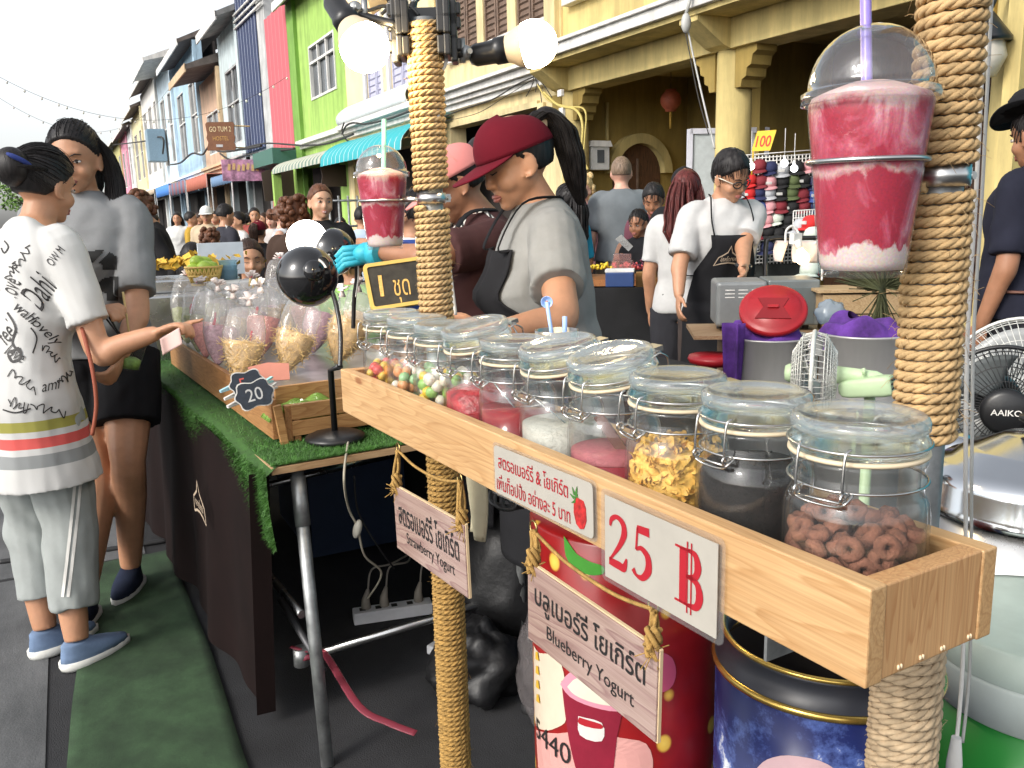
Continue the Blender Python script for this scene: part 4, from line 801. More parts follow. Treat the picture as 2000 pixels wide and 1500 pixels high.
# jelly drops
def drops(i, n, top, cols, lab, grp):
    ms = []
    for j, cc in enumerate(cols):
        mb = MB(); mb.lathe([(0, -.006), (.007, -.0055), (.0095, -.001), (.0085, .004), (.004, .0075), (0, .0085)], 14); ms.append((cc[0], mb.mesh('jelly_drop', mat('drop_' + cc[0], cc[1], .3, var=.12, vs=90, sss=.2, bump=.2, bs=700))))
    pl_ = []; tr = 0
    while len(pl_) < n and tr < 20000:
        tr += 1; a = rnd.uniform(0, 2 * PI); r = .0395 * math.sqrt(rnd.random()); x, y = r * math.cos(a), r * math.sin(a); z = .016
        for qx, qy, qz in pl_:
            d2 = (x - qx) ** 2 + (y - qy) ** 2
            if d2 < .016 ** 2: z = max(z, qz + math.sqrt(.016 ** 2 - d2) * .8)
        if z > top: continue
        pl_.append((x, y, z)); cn, me = ms[int(rnd.random() * len(ms))]; o = bpy.data.objects.new('jelly_drop', me); COL.objects.link(o); o.location = JC[i] + V((x, y, z)); o.rotation_euler = (rnd.uniform(-2, 2), rnd.uniform(-2, 2), rnd.uniform(0, 6)); tag(o, cn.replace('_', ' ') + ' jelly drop ' + lab, 'jelly', cn.replace('_', ' ') + ' ' + grp)
drops(7, 80, .086, (('bright_yellow', (.75, .48, .03)), ('milk_white', (.75, .68, .55)), ('leaf_green', (.25, .45, .10))), 'in the yellow and white drops jar', 'drops in the third farthest jar')
drops(8, 74, .079, (('pastel_white', (.78, .72, .62)), ('soft_orange', (.70, .30, .12)), ('mint_green', (.30, .50, .25))), 'in the pastel drops jar', 'drops in the second farthest jar')
drops(9, 70, .074, (('clear_orange', (.75, .27, .04)), ('rose_red', (.60, .08, .07)), ('amber_yellow', (.70, .45, .08))), 'in the farthest jar', 'drops in the farthest jar')
# spoons and stick in the jars
def spoon(lab, i, top, bot, r, m_, name='spoon'):
    mb = MB(); a, b_ = JC[i] + V(top), JC[i] + V(bot); mb.tube([a, lerp(a, b_, .5), b_], [r * 1.1, r, r * .9], 8, flat=.6); mb.ell(b_ + V((0, 0, -.006)), (.008, .004, .011)); tag(mb.build(name, m_), lab, 'spoon' if name == 'spoon' else 'stick')
spoon('steel spoon leaning in the red syrup jar', 5, (-.025, .02, .108), (.0, -.005, .066), .0016, M_steel); spoon('steel spoon leaning in the white jelly jar', 4, (-.032, .015, .108), (.004, -.01, .072), .0016, M_steel)
mb = MB(); a, b_ = JC[3] + V((-.012, .014, .103)), JC[3] + V((.014, -.014, .05)); d = b_ - a; mb.M = frame((a + b_) / 2, d, V((1, -1, 0))); mb.box((0, 0, 0), (d.length, .012, .004)); mb.M = None; tag(mb.build('stirring_stick', mat('stick_brown', (.13, .05, .035), .5, var=.2), bevel=.001), 'flat dark brown stick standing in the pink syrup jar', 'stick')
for lab, a, b_, r in (('blue spoon straw standing taller behind the jars', P(1078, 655, 1.5), P(1068, 590, 1.5), .0035), ('short blue straw behind the jars', P(1103, 655, 1.52), P(1103, 618, 1.52), .0045)):
    m = MB(); m.tube([a - V((0, 0, .12)), a, b_], r, 10); 
    if r < .004:
        d_ = (EYE - b_).normalized(); m.lathe([(r, -.004), (.0095, -.004), (.0105, .003), (.0095, .003), (.0065, -.002), (.003, -.002)], 16, b_, frame((0, 0, 0), d_.orthogonal(), d_.cross(d_.orthogonal())))
    tag(m.build('straw', M_blue), lab, 'straw')
m = MB(); c = P(1088, 700, 1.51); m.lathe([(0, -.06), (.035, -.06), (.038, .05), (.036, .05), (.033, -.055), (0, -.055)], 24, c); tag(m.build('straw_holder', M_steel), 'steel beaker holding blue straws behind the jars', 'beaker')
# ---- clamp lamps at the top of the far post
def bulb_mat(n, c, e): return mat(n, c, .4, var=0, emit=e, ecol=c)
M_lit = bulb_mat('bulb_lit', (1, .76, .42), 42); M_bbase = mat('bulb_base', (.62, .50, .34), .5); M_lit2 = bulb_mat('bulb_white', (1, .93, .82), 9); M_dim = mat('bulb_faint_glow', (.75, .55, .35), .35, emit=.6, ecol=(1, .7, .4))  # M_dim: unlit-looking bulb given a faint warm glow of its own
def bulb_mesh(mb, c, d, r, part=0):
    d = V(d).normalized(); M_ = frame(c, d.orthogonal(), d.cross(d.orthogonal())); a_, b_ = [(0, r)] + [(r * math.sin(k * PI / 22), r * math.cos(k * PI / 22)) for k in range(1, 15)], [(r * .80, -r * .75), (r * .62, -r * 1.05), (r * .45, -r * 1.45), (r * .38, -r * 1.8), (0, -r * 1.8)]
    mb.lathe(a_ + b_ if part == 0 else a_ if part == 1 else a_[-1:] + b_, 32, (0, 0, 0), M_)
def clamp_lamp(label, bc, sc, clampp, r, lit):
    d = (bc - sc).normalized(); ts = thing('clamp_lamp', label, 'lamp', clampp, group='clamp lamps on the far post'); m = MB(); bulb_mesh(m, bc, d, r, 1); bo = m.build('bulb', lit, ts); m = MB(); bulb_mesh(m, bc, d, r, 2); m.build('bulb_base', M_bbase, bo)
    m = MB(); M_ = frame(bc - d * r * 1.5, d.orthogonal(), d.cross(d.orthogonal())); m.lathe([(0, -.055), (.014, -.055), (.019, -.045), (.020, -.012), (.023, -.008), (.023, .012), (0, .012)], 20, (0, 0, 0), M_); e_ = bc - d * (r * 1.5 + .05)
    m.tube(spline([e_, lerp(e_, clampp, .5) + V((0, 0, -.006)), clampp], 5), .007, 8); m.build('socket', M_blk, ts)
    m = MB(); m.ell(lerp(e_, clampp, .35), (.013, .013, .013)); m.tube([lerp(e_, clampp, .35) + V((0, -.02, 0)), lerp(e_, clampp, .35) + V((0, .02, 0))], .005, 8); m.tube([lerp(e_, clampp, .5) + V((0, 0, -.018)), lerp(e_, clampp, .5) + V((0, 0, .022))], .006, 8); m.build('joint', M_galv, ts)
    m = MB(); pz = V((PL.x, PL.y, clampp.z)); out = V((CF.x, CF.y, 0)).normalized(); side = V((CR.x, CR.y, 0)).normalized()
    for s in (-1, 1):
        m.M = frame(pz + side * .036 * s + out * .006, out, side); m.box((0, .004 * s, 0), (.075, .012, .034)); m.box((.006, .014 * s, .002), (.045, .012, .046)); m.box((-.030, -.006 * s, 0), (.014, .014, .03)); m.box((.0, .022 * s, -.004), (.02, .01, .02))
    m.M = frame(pz + out * .042, out, side); m.box((0, 0, 0), (.018, .08, .03)); m.M = None; m.tube([clampp, pz + side * (.05 if (clampp - pz).dot(side) > 0 else -.05)], .008, 8); m.build('clamp', M_blk, ts, bevel=.003); return ts
clamp_lamp('lit clamp lamp pointing down on the left of the far post', P(712, 92, 1.44), P(668, 28, 1.46), P(775, 48, 1.47), .041, M_lit)
clamp_lamp('lit clamp lamp pointing sideways on the right of the far post', P(1043, 86, 1.50), P(960, 102, 1.52), P(880, 93, 1.50), .040, M_lit)
clamp_lamp('clamp lamp with its bulb just under the top edge above the far post', P(700, -8, 1.58), P(760, -22, 1.58), P(800, 38, 1.54), .040, M_dim)
for lab, pts in (('white lamp cable looping beside the far post', [(842, 92), (868, 105), (870, 125), (855, 150), (848, 165)]), ('grey lamp cable running down behind the far post', [(838, 95), (846, 120), (840, 150), (850, 200), (856, 225), (848, 240)]), ('black cable arching over the clamps', [(745, 28), (770, 8), (800, 12), (818, 30)]), ('wire drooping by the clamp sockets', [(690, 14), (720, 20), (750, 12), (790, 22)])):
    cable('lamp_cable', lab, [P(x, y, 1.50 if i else 1.5) for i, (x, y) in enumerate(pts)], .0032, M_white if 'white' in lab else (M_gcab if 'grey' in lab else M_rub))
cable('lamp_cable', 'white double cable hanging straight down past the near post', [P(1925, -20, .84), P(1915, 200, .85), P(1905, 400, .86), P(1890, 650, .87), P(1886, 900, .88), P(1886, 1050, .9), P(1880, 1300, .92), P(1868, 1450, .93)], .0022, M_white)
cable('lamp_cable', 'grey cable taped beside the white one at the near post', [P(1938, -20, .85), P(1927, 200, .86), P(1917, 400, .87), P(1902, 650, .88), P(1898, 900, .89), P(1897, 1050, .91), P(1894, 1300, .93), P(1880, 1450, .94)], .0018, M_gcab)
m = MB(); a = P(1868, 1440, .925); m.tube([a, a + V((0, 0, -.03)), a + V((0, 0, -.06))], [.005, .008, .008], 10); tag(m.build('plug', M_white), 'white cable plug hanging below the near end of the tray', 'plug')
cable('lamp_cable', 'white wire on the slant beside the vendor in the pink cap', [P(868, 440, 1.75), P(878, 520, 1.78), P(890, 615, 1.8)], .0035, M_white)
# ================================================================ the turf covered table and what stands on it
TB = V((.396, 2.125, .75)); BU = V((-.066, .9978, 0)).normalized(); BW = V((BU.y, -BU.x, 0)); ROTB = Matrix((BW, BU, UZ)).transposed()
def B(s, t, z): p = TB + BU * s + BW * t; return V((p.x, p.y, z))
LB, WB = 2.15, .78
table = thing('display_table', 'plywood topped table with galvanised legs under the green turf', 'table', B(LB / 2, WB / 2, 0))
m = MB(); m.box(B(LB / 2, WB / 2, .741), (WB, LB, .018), ROTB); m.build('plywood_top', wood('plywood', (.50, .34, .19), (.40, .25, .13), 0, 1.5, .6, False, 8), table, bevel=.001)
for s in (.10, LB - .1):
    for t in (.075, WB - .06):
        e = ZP(640, 1495, 0) if (s < 1 and t < .3) else B(s - (.10 if s < 1 else -.1), t, 0); tp = B(s - .06 if s < 1 else s, t, .732); m = MB(); m.tube([tp, e], .0165, 14); m.tube([lerp(tp, e, .03), lerp(tp, e, .2)], .0195, 14); m.build('leg', M_galv, table)
for lab, a, b_ in (('rail', B(.10, .075, .175), B(.10, WB + .18, .19)), ('rail', B(LB - .1, .07, .45), B(LB - .1, WB - .06, .45)), ('rail', B(.10, .075, .30), B(LB - .1, .075, .30)), ('rail', B(.9, .03, .42), B(.95, WB, .45))):
    m = MB(); m.tube([a, b_], .0115, 12); m.build('rail', M_steel if 'B' else M_galv, table)
m = MB(); m.tube([P(548, 1170, 2.45), P(632, 1310, 2.28)], .010, 10); m.build('brace', mat('dark_steel', (.08, .08, .085), .5, .6), table)
m = MB(); c = B(.10, .075, .175); m.tube([c + V((-.01, 0, -.02)), c + V((-.01, 0, .03))], .022, 14); m.build('clamp_collar', M_galv, table)
m = MB(); cr = B(.10, .08, .18); pts = spline([cr + V((-.04, .01, .03)), cr + V((0, -.02, .02)), cr + V((.04, -.03, .01)), P(700, 1378, 2.16), P(760, 1412, 2.12), P(812, 1432, 2.1)], 6)
m.tube(pts, [.007] * 12 + [.011] * (len(pts) - 12), 8, flat=.22); m.tube([cr + V((.02 * math.cos(a), .02 * math.sin(a), .004 * math.sin(3 * a))) for a in [k * .5 for k in range(13)]], .008, 6); tag(m.build('plastic_ribbon', clear('pink_film', (.9, .45, .5), 1.4, .2, .5, (.62, .14, .20), .5, 40)), 'pink plastic ribbon tied to the table rail and trailing over the asphalt', 'ribbon')
# turf: base sheet over the edge + blades
M_turf = mat('turf_green', (.032, .10, .014), .8, var=.4, vs=40, bump=1, bs=400, dist=.004); M_blade = mat('turf_blade', (.045, .135, .018), .65, var=.45, vs=25)
turf = thing('turf_mat', 'bright artificial grass mat draped over the display table', 'grass mat', B(LB / 2, WB / 2, .75))
DROP = .105
def turf_pt(u, v):                                                    # u across (hanging edge first), v along
    w = u * (WB + DROP); s = v * (LB + .05) - .03
    dr = DROP * (1 + .18 * math.sin(s * 7 + 1) + .12 * math.sin(s * 17)) + max(0, .25 - s) * .35
    if w < DROP: k = w / DROP; return B(s, -.012 - .012 * math.sin(k * 2) - .006 * math.sin(s * 9), .753 - dr * (1 - k))
    return B(max(s, .004), w - DROP, .754)
m = MB(); m.sheet(turf_pt, 36, 90); m.build('backing', M_turf, turf)
m = MB()
for k in range(15000):
    hang = k < 7500; v = rnd.random() ** (1.6 if hang else 1.5); u = rnd.uniform(0, DROP / (WB + DROP)) if hang else rnd.uniform(.11, .55 if k % 3 else 1)
    if not hang and k % 2: v *= .14
    p = turf_pt(u, v); n_ = (-BW * .8 + UZ * .25) if u < .118 else UZ; d = (n_ + V((rnd.gauss(0, .5), rnd.gauss(0, .5), rnd.gauss(0, .3) - (.5 if u < .118 else 0)))).normalized(); l = rnd.uniform(.008, .018); sd_ = d.cross(V((rnd.random(), rnd.random(), .3))).normalized() * .0011
    m.add([p - sd_, p + sd_, p + d * l + V((0, 0, -.002))], [(0, 1, 2)], False)
tag(m.build('blades', M_blade, turf), kind='stuff')
# brown skirt with the house logo
M_skirt = mat('brown_cloth', (.0075, .0033, .003), .9, var=.3, vs=5, bump=.3, bs=400, spec=.15)
def skirt_pt(u, v):
    f = .018 * math.sin(u * 19) * (1 - v) + .01 * math.sin(u * 43 + 1) * (1 - v); return B(lerp(.05 + .06 * (1 - v), LB + .05, u), -.028 - .03 * (1 - v) + f, lerp(.035 + .02 * math.sin(u * 5), .735, v))
sk = thing('table_skirt', 'dark brown cloth skirt hanging from the turf covered table', 'table cloth', B(LB / 2, -.02, 0))
m = MB(); m.sheet(skirt_pt, 90, 16); m.sheet(lambda u, v: B(.05 + .06 * (1 - v) - .006 * u, -.045 + .05 * u - .02 * (1 - v), lerp(.04, .73, v)), 4, 12); m.build('cloth', M_skirt, sk)
def house_logo(mb, F_, w, bar=.05):
    """roof-shaped badge outline with a curved banner"""
    o = [(-.5, -.28), (-.46, .02), (-.3, .1), (-.12, .2), (0, .42), (.12, .2), (.3, .1), (.46, .02), (.5, -.28), (.25, -.2), (0, -.17), (-.25, -.2), (-.5, -.28)]
    vs, fs = stroke([(x * w, y * w) for x, y in o], bar * w); mb.add([F_ @ v for v in vs], fs, False)
    put_text(mb, 'หลาดใหญ่', F_ @ Matrix.Translation((0, -.04 * w, 0)), fit=(.66 * w, .22 * w), bold=.01)
m = MB(); c = B(.62, -.062, .50); house_logo(m, frame(c + BW * -.01, -BU, UZ), .17); m.build('logo_print', mat('logo_cream', (.42, .33, .24), .8), sk)
m = MB(); m.sheet(lambda u, v: B(lerp(LB + .15, LB + 1.9, u), -.02 + .02 * math.sin(u * 21) * (1 - v), lerp(.05, .74, v)), 50, 8); m.sheet(lambda u, v: B(LB + .15, lerp(0, .5, u), lerp(.05, .74, v)), 6, 6); tag(m.build('table_skirt', mat('maroon_cloth', (.05, .016, .014), .85, var=.3, vs=5)), 'maroon brown cloth skirt on the next stall along the street', 'table cloth')
m = MB(); m.box(B(LB + 1.0, .5, .75), (1.05, 1.8, .03), ROTB); tag(m.build('neighbour_table', M_dwood), 'dark table of the next stall carrying pots and a basket', 'table')
# slatted display bin
W_bin = wood('bin_wood', (.50, .29, .12), (.36, .18, .065), 0, 1.5, .5, False, 12); W_bin_l = wood('bin_wood_long', (.42, .22, .09), (.30, .14, .05), 1, 1.5, .5, False, 12)
bin_ = thing('display_bin', 'slanted wooden display bin holding bagged snacks on the turf', 'bin', B(.9, .4, .757))
S0, S1, U0, U1 = .215, 1.75, .075, .68
for k, (z0, z1) in enumerate(((.770, .812), (.816, .858))):
    m = MB(); m.box(B(S0, (U0 + U1) / 2 + .03, (z0 + z1) / 2), (U1 - U0 - .03, .016, z1 - z0), ROTB); m.build('front_slat', W_bin, bin_, bevel=.0015)
m = MB(); m.box(B(S0 - .012, U0 + .012, .808), (.022, .012, .112), ROTB @ Matrix.Rotation(-.12, 3, 'Y')); m.build('corner_post', W_bin, bin_, bevel=.0015)
for k in range(2):
    m = MB(); m.box(B(S0 + .008, U0 + .038 + .022 * k, .806 - .02 * k), (.018, .022, .10), ROTB); m.build('corner_block', W_bin_l, bin_, bevel=.0015)
m = MB(); m.box(B((S0 + S1) / 2, U0, .822), (.016, S1 - S0, .11), ROTB @ Matrix.Rotation(.0, 3, 'X')); m.build('side_board', W_bin_l, bin_, bevel=.0015)
m = MB(); m.box(B((S0 + S1) / 2, U1, .822), (.016, S1 - S0, .11), ROTB); m.build('side_board', W_bin_l, bin_, bevel=.0015)
m = MB(); m.box(B(S0 + .095, (U0 + U1) / 2 + .01, .852), (U1 - U0 - .04, .014, .085), ROTB); m.build('divider', W_bin, bin_, bevel=.0015)
m = MB(); m.box(B((S0 + .1 + S1) / 2, (U0 + U1) / 2, .862), (U1 - U0 - .02, S1 - S0 - .11, .006), ROTB); m.build('tray_lining', mat('foil_tray', (.42, .40, .40), .3, .8, .2, 14), bin_)
m = MB(); m.box(B(S0 + .05, (U0 + U1) / 2, .80), (U1 - U0 - .04, .09, .006), ROTB); m.build('shelf', W_bin, bin_)
m = MB(); m.box(B(S0 - .004, U1 + .06, .80), (.12, .014, .1), ROTB); m.build('end_panel', mat('dark_panel', (.03, .022, .02), .6), bin_)
# folded shopping bags in the front pocket
def crumple(lab, c, w, d, h, m_, seed):
    mb = MB(); r_ = random.Random(seed)
    def f(u, v): return c + BW * (u - .5) * w + BU * (v - .5) * d + UZ * (h * (.5 + .5 * mnoise.noise(V((u * 4 + seed, v * 5, seed)))) * math.sin(u * PI) ** .4)
    mb.sheet(f, 26, 14); return tag(mb.build('plastic_bag', m_, solid=.001), lab, 'bag')
crumple('folded green and yellow plastic bag in the bin pocket', B(S0 + .047, .19, .815), .26, .085, .065, clear('green_film', (.75, .9, .5), 1.4, .15, .75, (.40, .62, .14), .4, 60), 3)
crumple('folded lilac plastic bag in the bin pocket beside the lamp stem', B(S0 + .05, .40, .825), .22, .08, .060, clear('lilac_film', (.8, .8, .95), 1.4, .15, .75, (.50, .50, .72), .4, 60), 5)
# chalk price tags with pegs
def tagplate(lab, c, w, rz, ink, txt):
    ts = thing('price_tag', lab, 'price tag', c); n_ = (EYE - c).normalized(); x = UZ.cross(n_).normalized(); x = Matrix.Rotation(rz, 3, n_) @ x; F_ = frame(c, x, n_.cross(x)); o = []
    for k in range(40): a = k * 2 * PI / 40; r_ = 1 + .10 * math.cos(6 * a); e = (abs(math.cos(a)) ** 4 + abs(math.sin(a)) ** 4) ** -.25; o.append((w * .5 * r_ * e * math.cos(a) * .9, w * .36 * r_ * e * math.sin(a) * .9))
    mb = MB(); mb.prism([(x_ * 1.07, y_ * 1.09) for x_, y_ in o], .002, F_ @ Matrix.Translation((0, 0, -.003))); mb.build('border', M_white, ts); mb = MB(); mb.prism(o, .002, F_); mb.build('board', mat('chalk_navy', (.015, .022, .035), .7, var=.3, vs=80), ts)
    mb = MB(); put_text(mb, txt, F_ @ Matrix.Translation((0, 0, .0026)), fit=(w * .42, w * .34)); mb.build('lettering', ink, ts); return ts
tagplate('navy scalloped tag chalked with a grey number, lower of two', P(497, 770, 2.24), .098, .2, mat('chalk_grey', (.45, .45, .45), .9), '20'); tagplate('navy scalloped tag chalked in red, upper of two', P(482, 748, 2.27), .088, .15, mat('chalk_red', (.55, .10, .08), .9), '5.-')
for lab, a, b_, m_ in (('pale blue clothes peg under the chalk tags', (430, 765), (470, 748), mat('peg_blue', (.35, .58, .66), .5)), ('white clothes peg under the lower chalk tag', (438, 780), (478, 762), M_white), ('lower white clothes peg at the bin corner', (444, 795), (480, 778), M_white), ('aqua clothes peg right of the chalk tags', (508, 752), (532, 740), mat('peg_aqua', (.32, .62, .62), .5)), ('white clothes peg right of the lower tag', (512, 766), (540, 752), M_white)):
    p_, q_ = P(*a, 2.26), P(*b_, 2.30); mb = MB(); d = (q_ - p_); F_ = frame((p_ + q_) / 2, d, UZ); mb.M = F_; mb.box((0, .0035, 0), (d.length, .005, .009), Matrix.Rotation(.08, 3, 'Z')); mb.box((0, -.0035, 0), (d.length, .005, .009), Matrix.Rotation(-.08, 3, 'Z')); mb.M = None; tag(mb.build('clothes_peg', m_, bevel=.001), lab, 'peg')
m = MB(); m.prism([(-.05, -.025), (.045, -.03), (.055, .02), (.0, .03), (-.055, .022)], .002, frame(P(528, 727, 2.33), BW, BU * .5 + UZ * .6)); tag(m.build('paper_tag', mat('salmon_card', (.55, .22, .16), .7)), 'salmon pink paper tag lying on the front edge of the bin', 'tag')
# snack bags
M_bag = clear('bag_film', (.985, .985, .99), 1.42, .12, .18, (.94, .90, .87), .7, 26, 1.2)
M_flo = mat('pork_floss', (.80, .54, .22), .85, var=.3, vs=60); M_flo_y = mat('floss_core', (.74, .48, .20), .9, var=.4, vs=50, bump=1, bs=250, dist=.004)
M_purp = mat('taro_shreds', (.44, .24, .28), .8, var=.45, vs=90, bump=1, bs=300, dist=.004); M_pinkf = mat('pink_shreds', (.68, .25, .21), .8, var=.3, vs=90, bump=1, bs=300, dist=.004); M_greenf = mat('green_shreds', (.48, .50, .24), .8, var=.35, vs=90, bump=1, bs=300, dist=.004)
M_tie = mat('red_tie', (.55, .02, .05), .5); M_tip = mat('tie_white', (.72, .62, .58), .6)
def snack_bag(lab, tip, top, r, fillm, flevel, seed, strands=0, red=True, tie=False, side=None):
    """clear cone-bottomed bag lying on its point; fill reaches flevel of its length"""
    ts = thing('snack_bag', lab, 'snack bag', tip, group='bagged snacks in the display bin'); ax = top - tip; Ln = ax.length; ax.normalize(); e1 = side or ax.cross((EYE - tip).normalized()).normalized(); e2 = ax.cross(e1); r_ = random.Random(seed)
    prof = [(0, .06), (.10, .34), (.22, .68), (.36, .95), (.50, 1.02), (.66, 1.0), (.80, .98), (.90, .92), (.97, .72), (1.0, .38)]
    def pr_(t):
        for (a, ra), (b, rb) in zip(prof, prof[1:]):
            if t <= b: return lerp(ra, rb, (t - a) / (b - a))
        return .38
    def surf(t, a, g=1.): rr = r * pr_(t) * g * (1 + .035 * math.sin(a * 9 + seed * 2 + t) + .02 * math.sin(a * 17 + seed) + .09 * mnoise.noise(V((math.cos(a) * 2 + seed, math.sin(a) * 2, t * 4)))); return tip + ax * (t * Ln) + e1 * math.cos(a) * rr + e2 * math.sin(a) * rr * .62
    mb = MB(); mb.loft([[surf(t, k * 2 * PI / 26) for k in range(26)] for t in [i / 22 for i in range(23)]]); mb.build('film', M_bag, ts)
    mb = MB(); N = 12; rg = []
    for i in range(N + 1):
        t = .015 + (flevel - .015) * i / N; rg.append([surf(t, k * 2 * PI / 22, .93) + ax * (.03 * Ln * mnoise.noise(V((k * .6, seed, 1))) if i > N - 3 else 0) for k in range(22)])
    mb.loft(rg); cf = mb.build('filling', fillm if not strands else M_flo_y, ts)
    if strands:
        mb = MB()
        for _ in range(strands):
            t = .05 + (flevel - .02) * r_.random() ** .7; a = r_.uniform(0, 2 * PI); p = surf(t, a, r_.uniform(.7, .96)); d = (e1 * r_.gauss(0, 1) + e2 * r_.gauss(0, .6) + ax * r_.gauss(0, .9)).normalized() * r_.uniform(.012, .03); b_ = V((r_.gauss(0, 1), r_.gauss(0, 1), r_.gauss(0, 1))) * .004
            mb.tube([p - d, p + b_, p + d], .0008, 3, cap=False)
        mb.build('shreds', M_flo, cf)
    if red:
        mb = MB(); p = surf(.74, 1.2 if seed % 2 else 2.0, 1.03); q_ = surf(.60, 1.25 if seed % 2 else 2.05, 1.03); mb.tube([p, lerp(p, q_, .3), q_], [.004, .007, .005], 6, flat=.4); mb.build('label_strip', M_tie, ts)
    if tie:
        mb = MB(); p = tip + ax * Ln
        for k in range(9): d = (ax + V((r_.gauss(0, .7), r_.gauss(0, .7), r_.gauss(0, .5)))).normalized(); mb.tube([p, p + d * .018, p + d * .034 + V((r_.gauss(0, .006), 0, 0))], [.004, .009, .012], 6, flat=.25)
        tp = mb.build('twisted_neck', M_tip, ts); mb = MB(); mb.tube([p + e1 * .008 * math.cos(a) + e2 * .008 * math.sin(a) + ax * .004 for a in [k * .6 for k in range(11)]], .003, 6); mb.build('tie', M_tie, tp)
    return ts
zb = .868
def bt(px, py): return ZP(px, py, zb)
bags = [('front left snack bag with golden pork floss', (468, 742), (482, 618), 2.42, .062, M_flo, .50, 380), ('front snack bag with golden floss beside the lamp stem', (556, 730), (600, 600), 2.45, .062, M_flo, .52, 380), ('front right snack bag with golden floss behind the lamp stem', (655, 712), (705, 588), 2.5, .066, M_flo, .60, 380),
    ('snack bag of purple taro shreds left of the front floss bag', (425, 715), (440, 600), 2.62, .060, M_purp, .55, 0), ('snack bag of coral pink shreds under the pointing hand', (402, 700), (412, 585), 2.74, .060, M_pinkf, .50, 0), ('snack bag of purple shreds deep in the left row', (388, 688), (388, 570), 2.86, .060, M_greenf, .5, 0), ('farthest left snack bag of pale green shreds', (366, 672), (368, 556), 3.0, .062, M_greenf, .5, 0),
    ('snack bag of pink shreds in the middle row', (508, 700), (520, 575), 2.72, .060, M_pinkf, .55, 0), ('snack bag of purple shreds behind the middle floss bag', (610, 690), (640, 580), 2.68, .060, M_purp, .6, 0), ('middle row snack bag of purple shreds behind the pink one', (490, 680), (492, 560), 2.95, .060, M_purp, .5, 0), ('upright clear snack bag standing at the back of the bin', (535, 640), (548, 522), 3.15, .058, M_purp, .3, 0), ('rear snack bag of floss below the chalkboard', (690, 660), (712, 570), 2.9, .060, M_flo_y, .45, 0), ('narrow snack bag of pale floss squeezed behind the coral one', (450, 690), (462, 572), 2.85, .052, M_flo_y, .5, 0), ('snack bag of pale floss between the two golden front bags', (528, 668), (545, 560), 2.9, .055, M_flo_y, .5, 0), ('back row snack bag of pale floss left of the desk lamp', (560, 655), (575, 548), 3.1, .056, M_flo_y, .45, 0), ('back row snack bag of green shreds at the far left', (420, 655), (428, 545), 3.2, .055, M_greenf, .45, 0), ('rear snack bag of pink shreds behind the lamp shade', (590, 655), (600, 555), 3.0, .060, M_pinkf, .45, 0)]
for i, (lab, a, b_, d, r, fm_, fl, st) in enumerate(bags):
    tip = bt(*a); dd = (tip - EYE).dot(CF); snack_bag(lab, tip, P(b_[0], b_[1] - 16, dd + .06), r, fm_, fl, i + 1, st, i in (3, 4, 5, 6, 7, 0), i in (5, 6, 8, 9, 10))
for k, (x, y) in enumerate(((425, 558), (455, 572), (486, 585), (668, 568), (700, 558), (508, 560))):
    c = P(x, y, 3.0 - .05 * k); mb = MB()
    for j in range(8): d = V((rnd.gauss(0, 1), rnd.gauss(0, 1), rnd.uniform(.2, 1.4))).normalized(); mb.tube([c, c + d * .016, c + d * .03], [.004, .009, .011], 6, flat=.3)
    mb.tube([c - V((0, 0, .02)), c], [.012, .006], 8)
    tag(mb.build('bag_neck', M_tip), ['leftmost', 'second', 'third', 'fifth', 'rightmost', 'fourth'][k] + ' white knotted bag neck among the snack bags', 'bag', 'knotted bag necks among the snack bags')
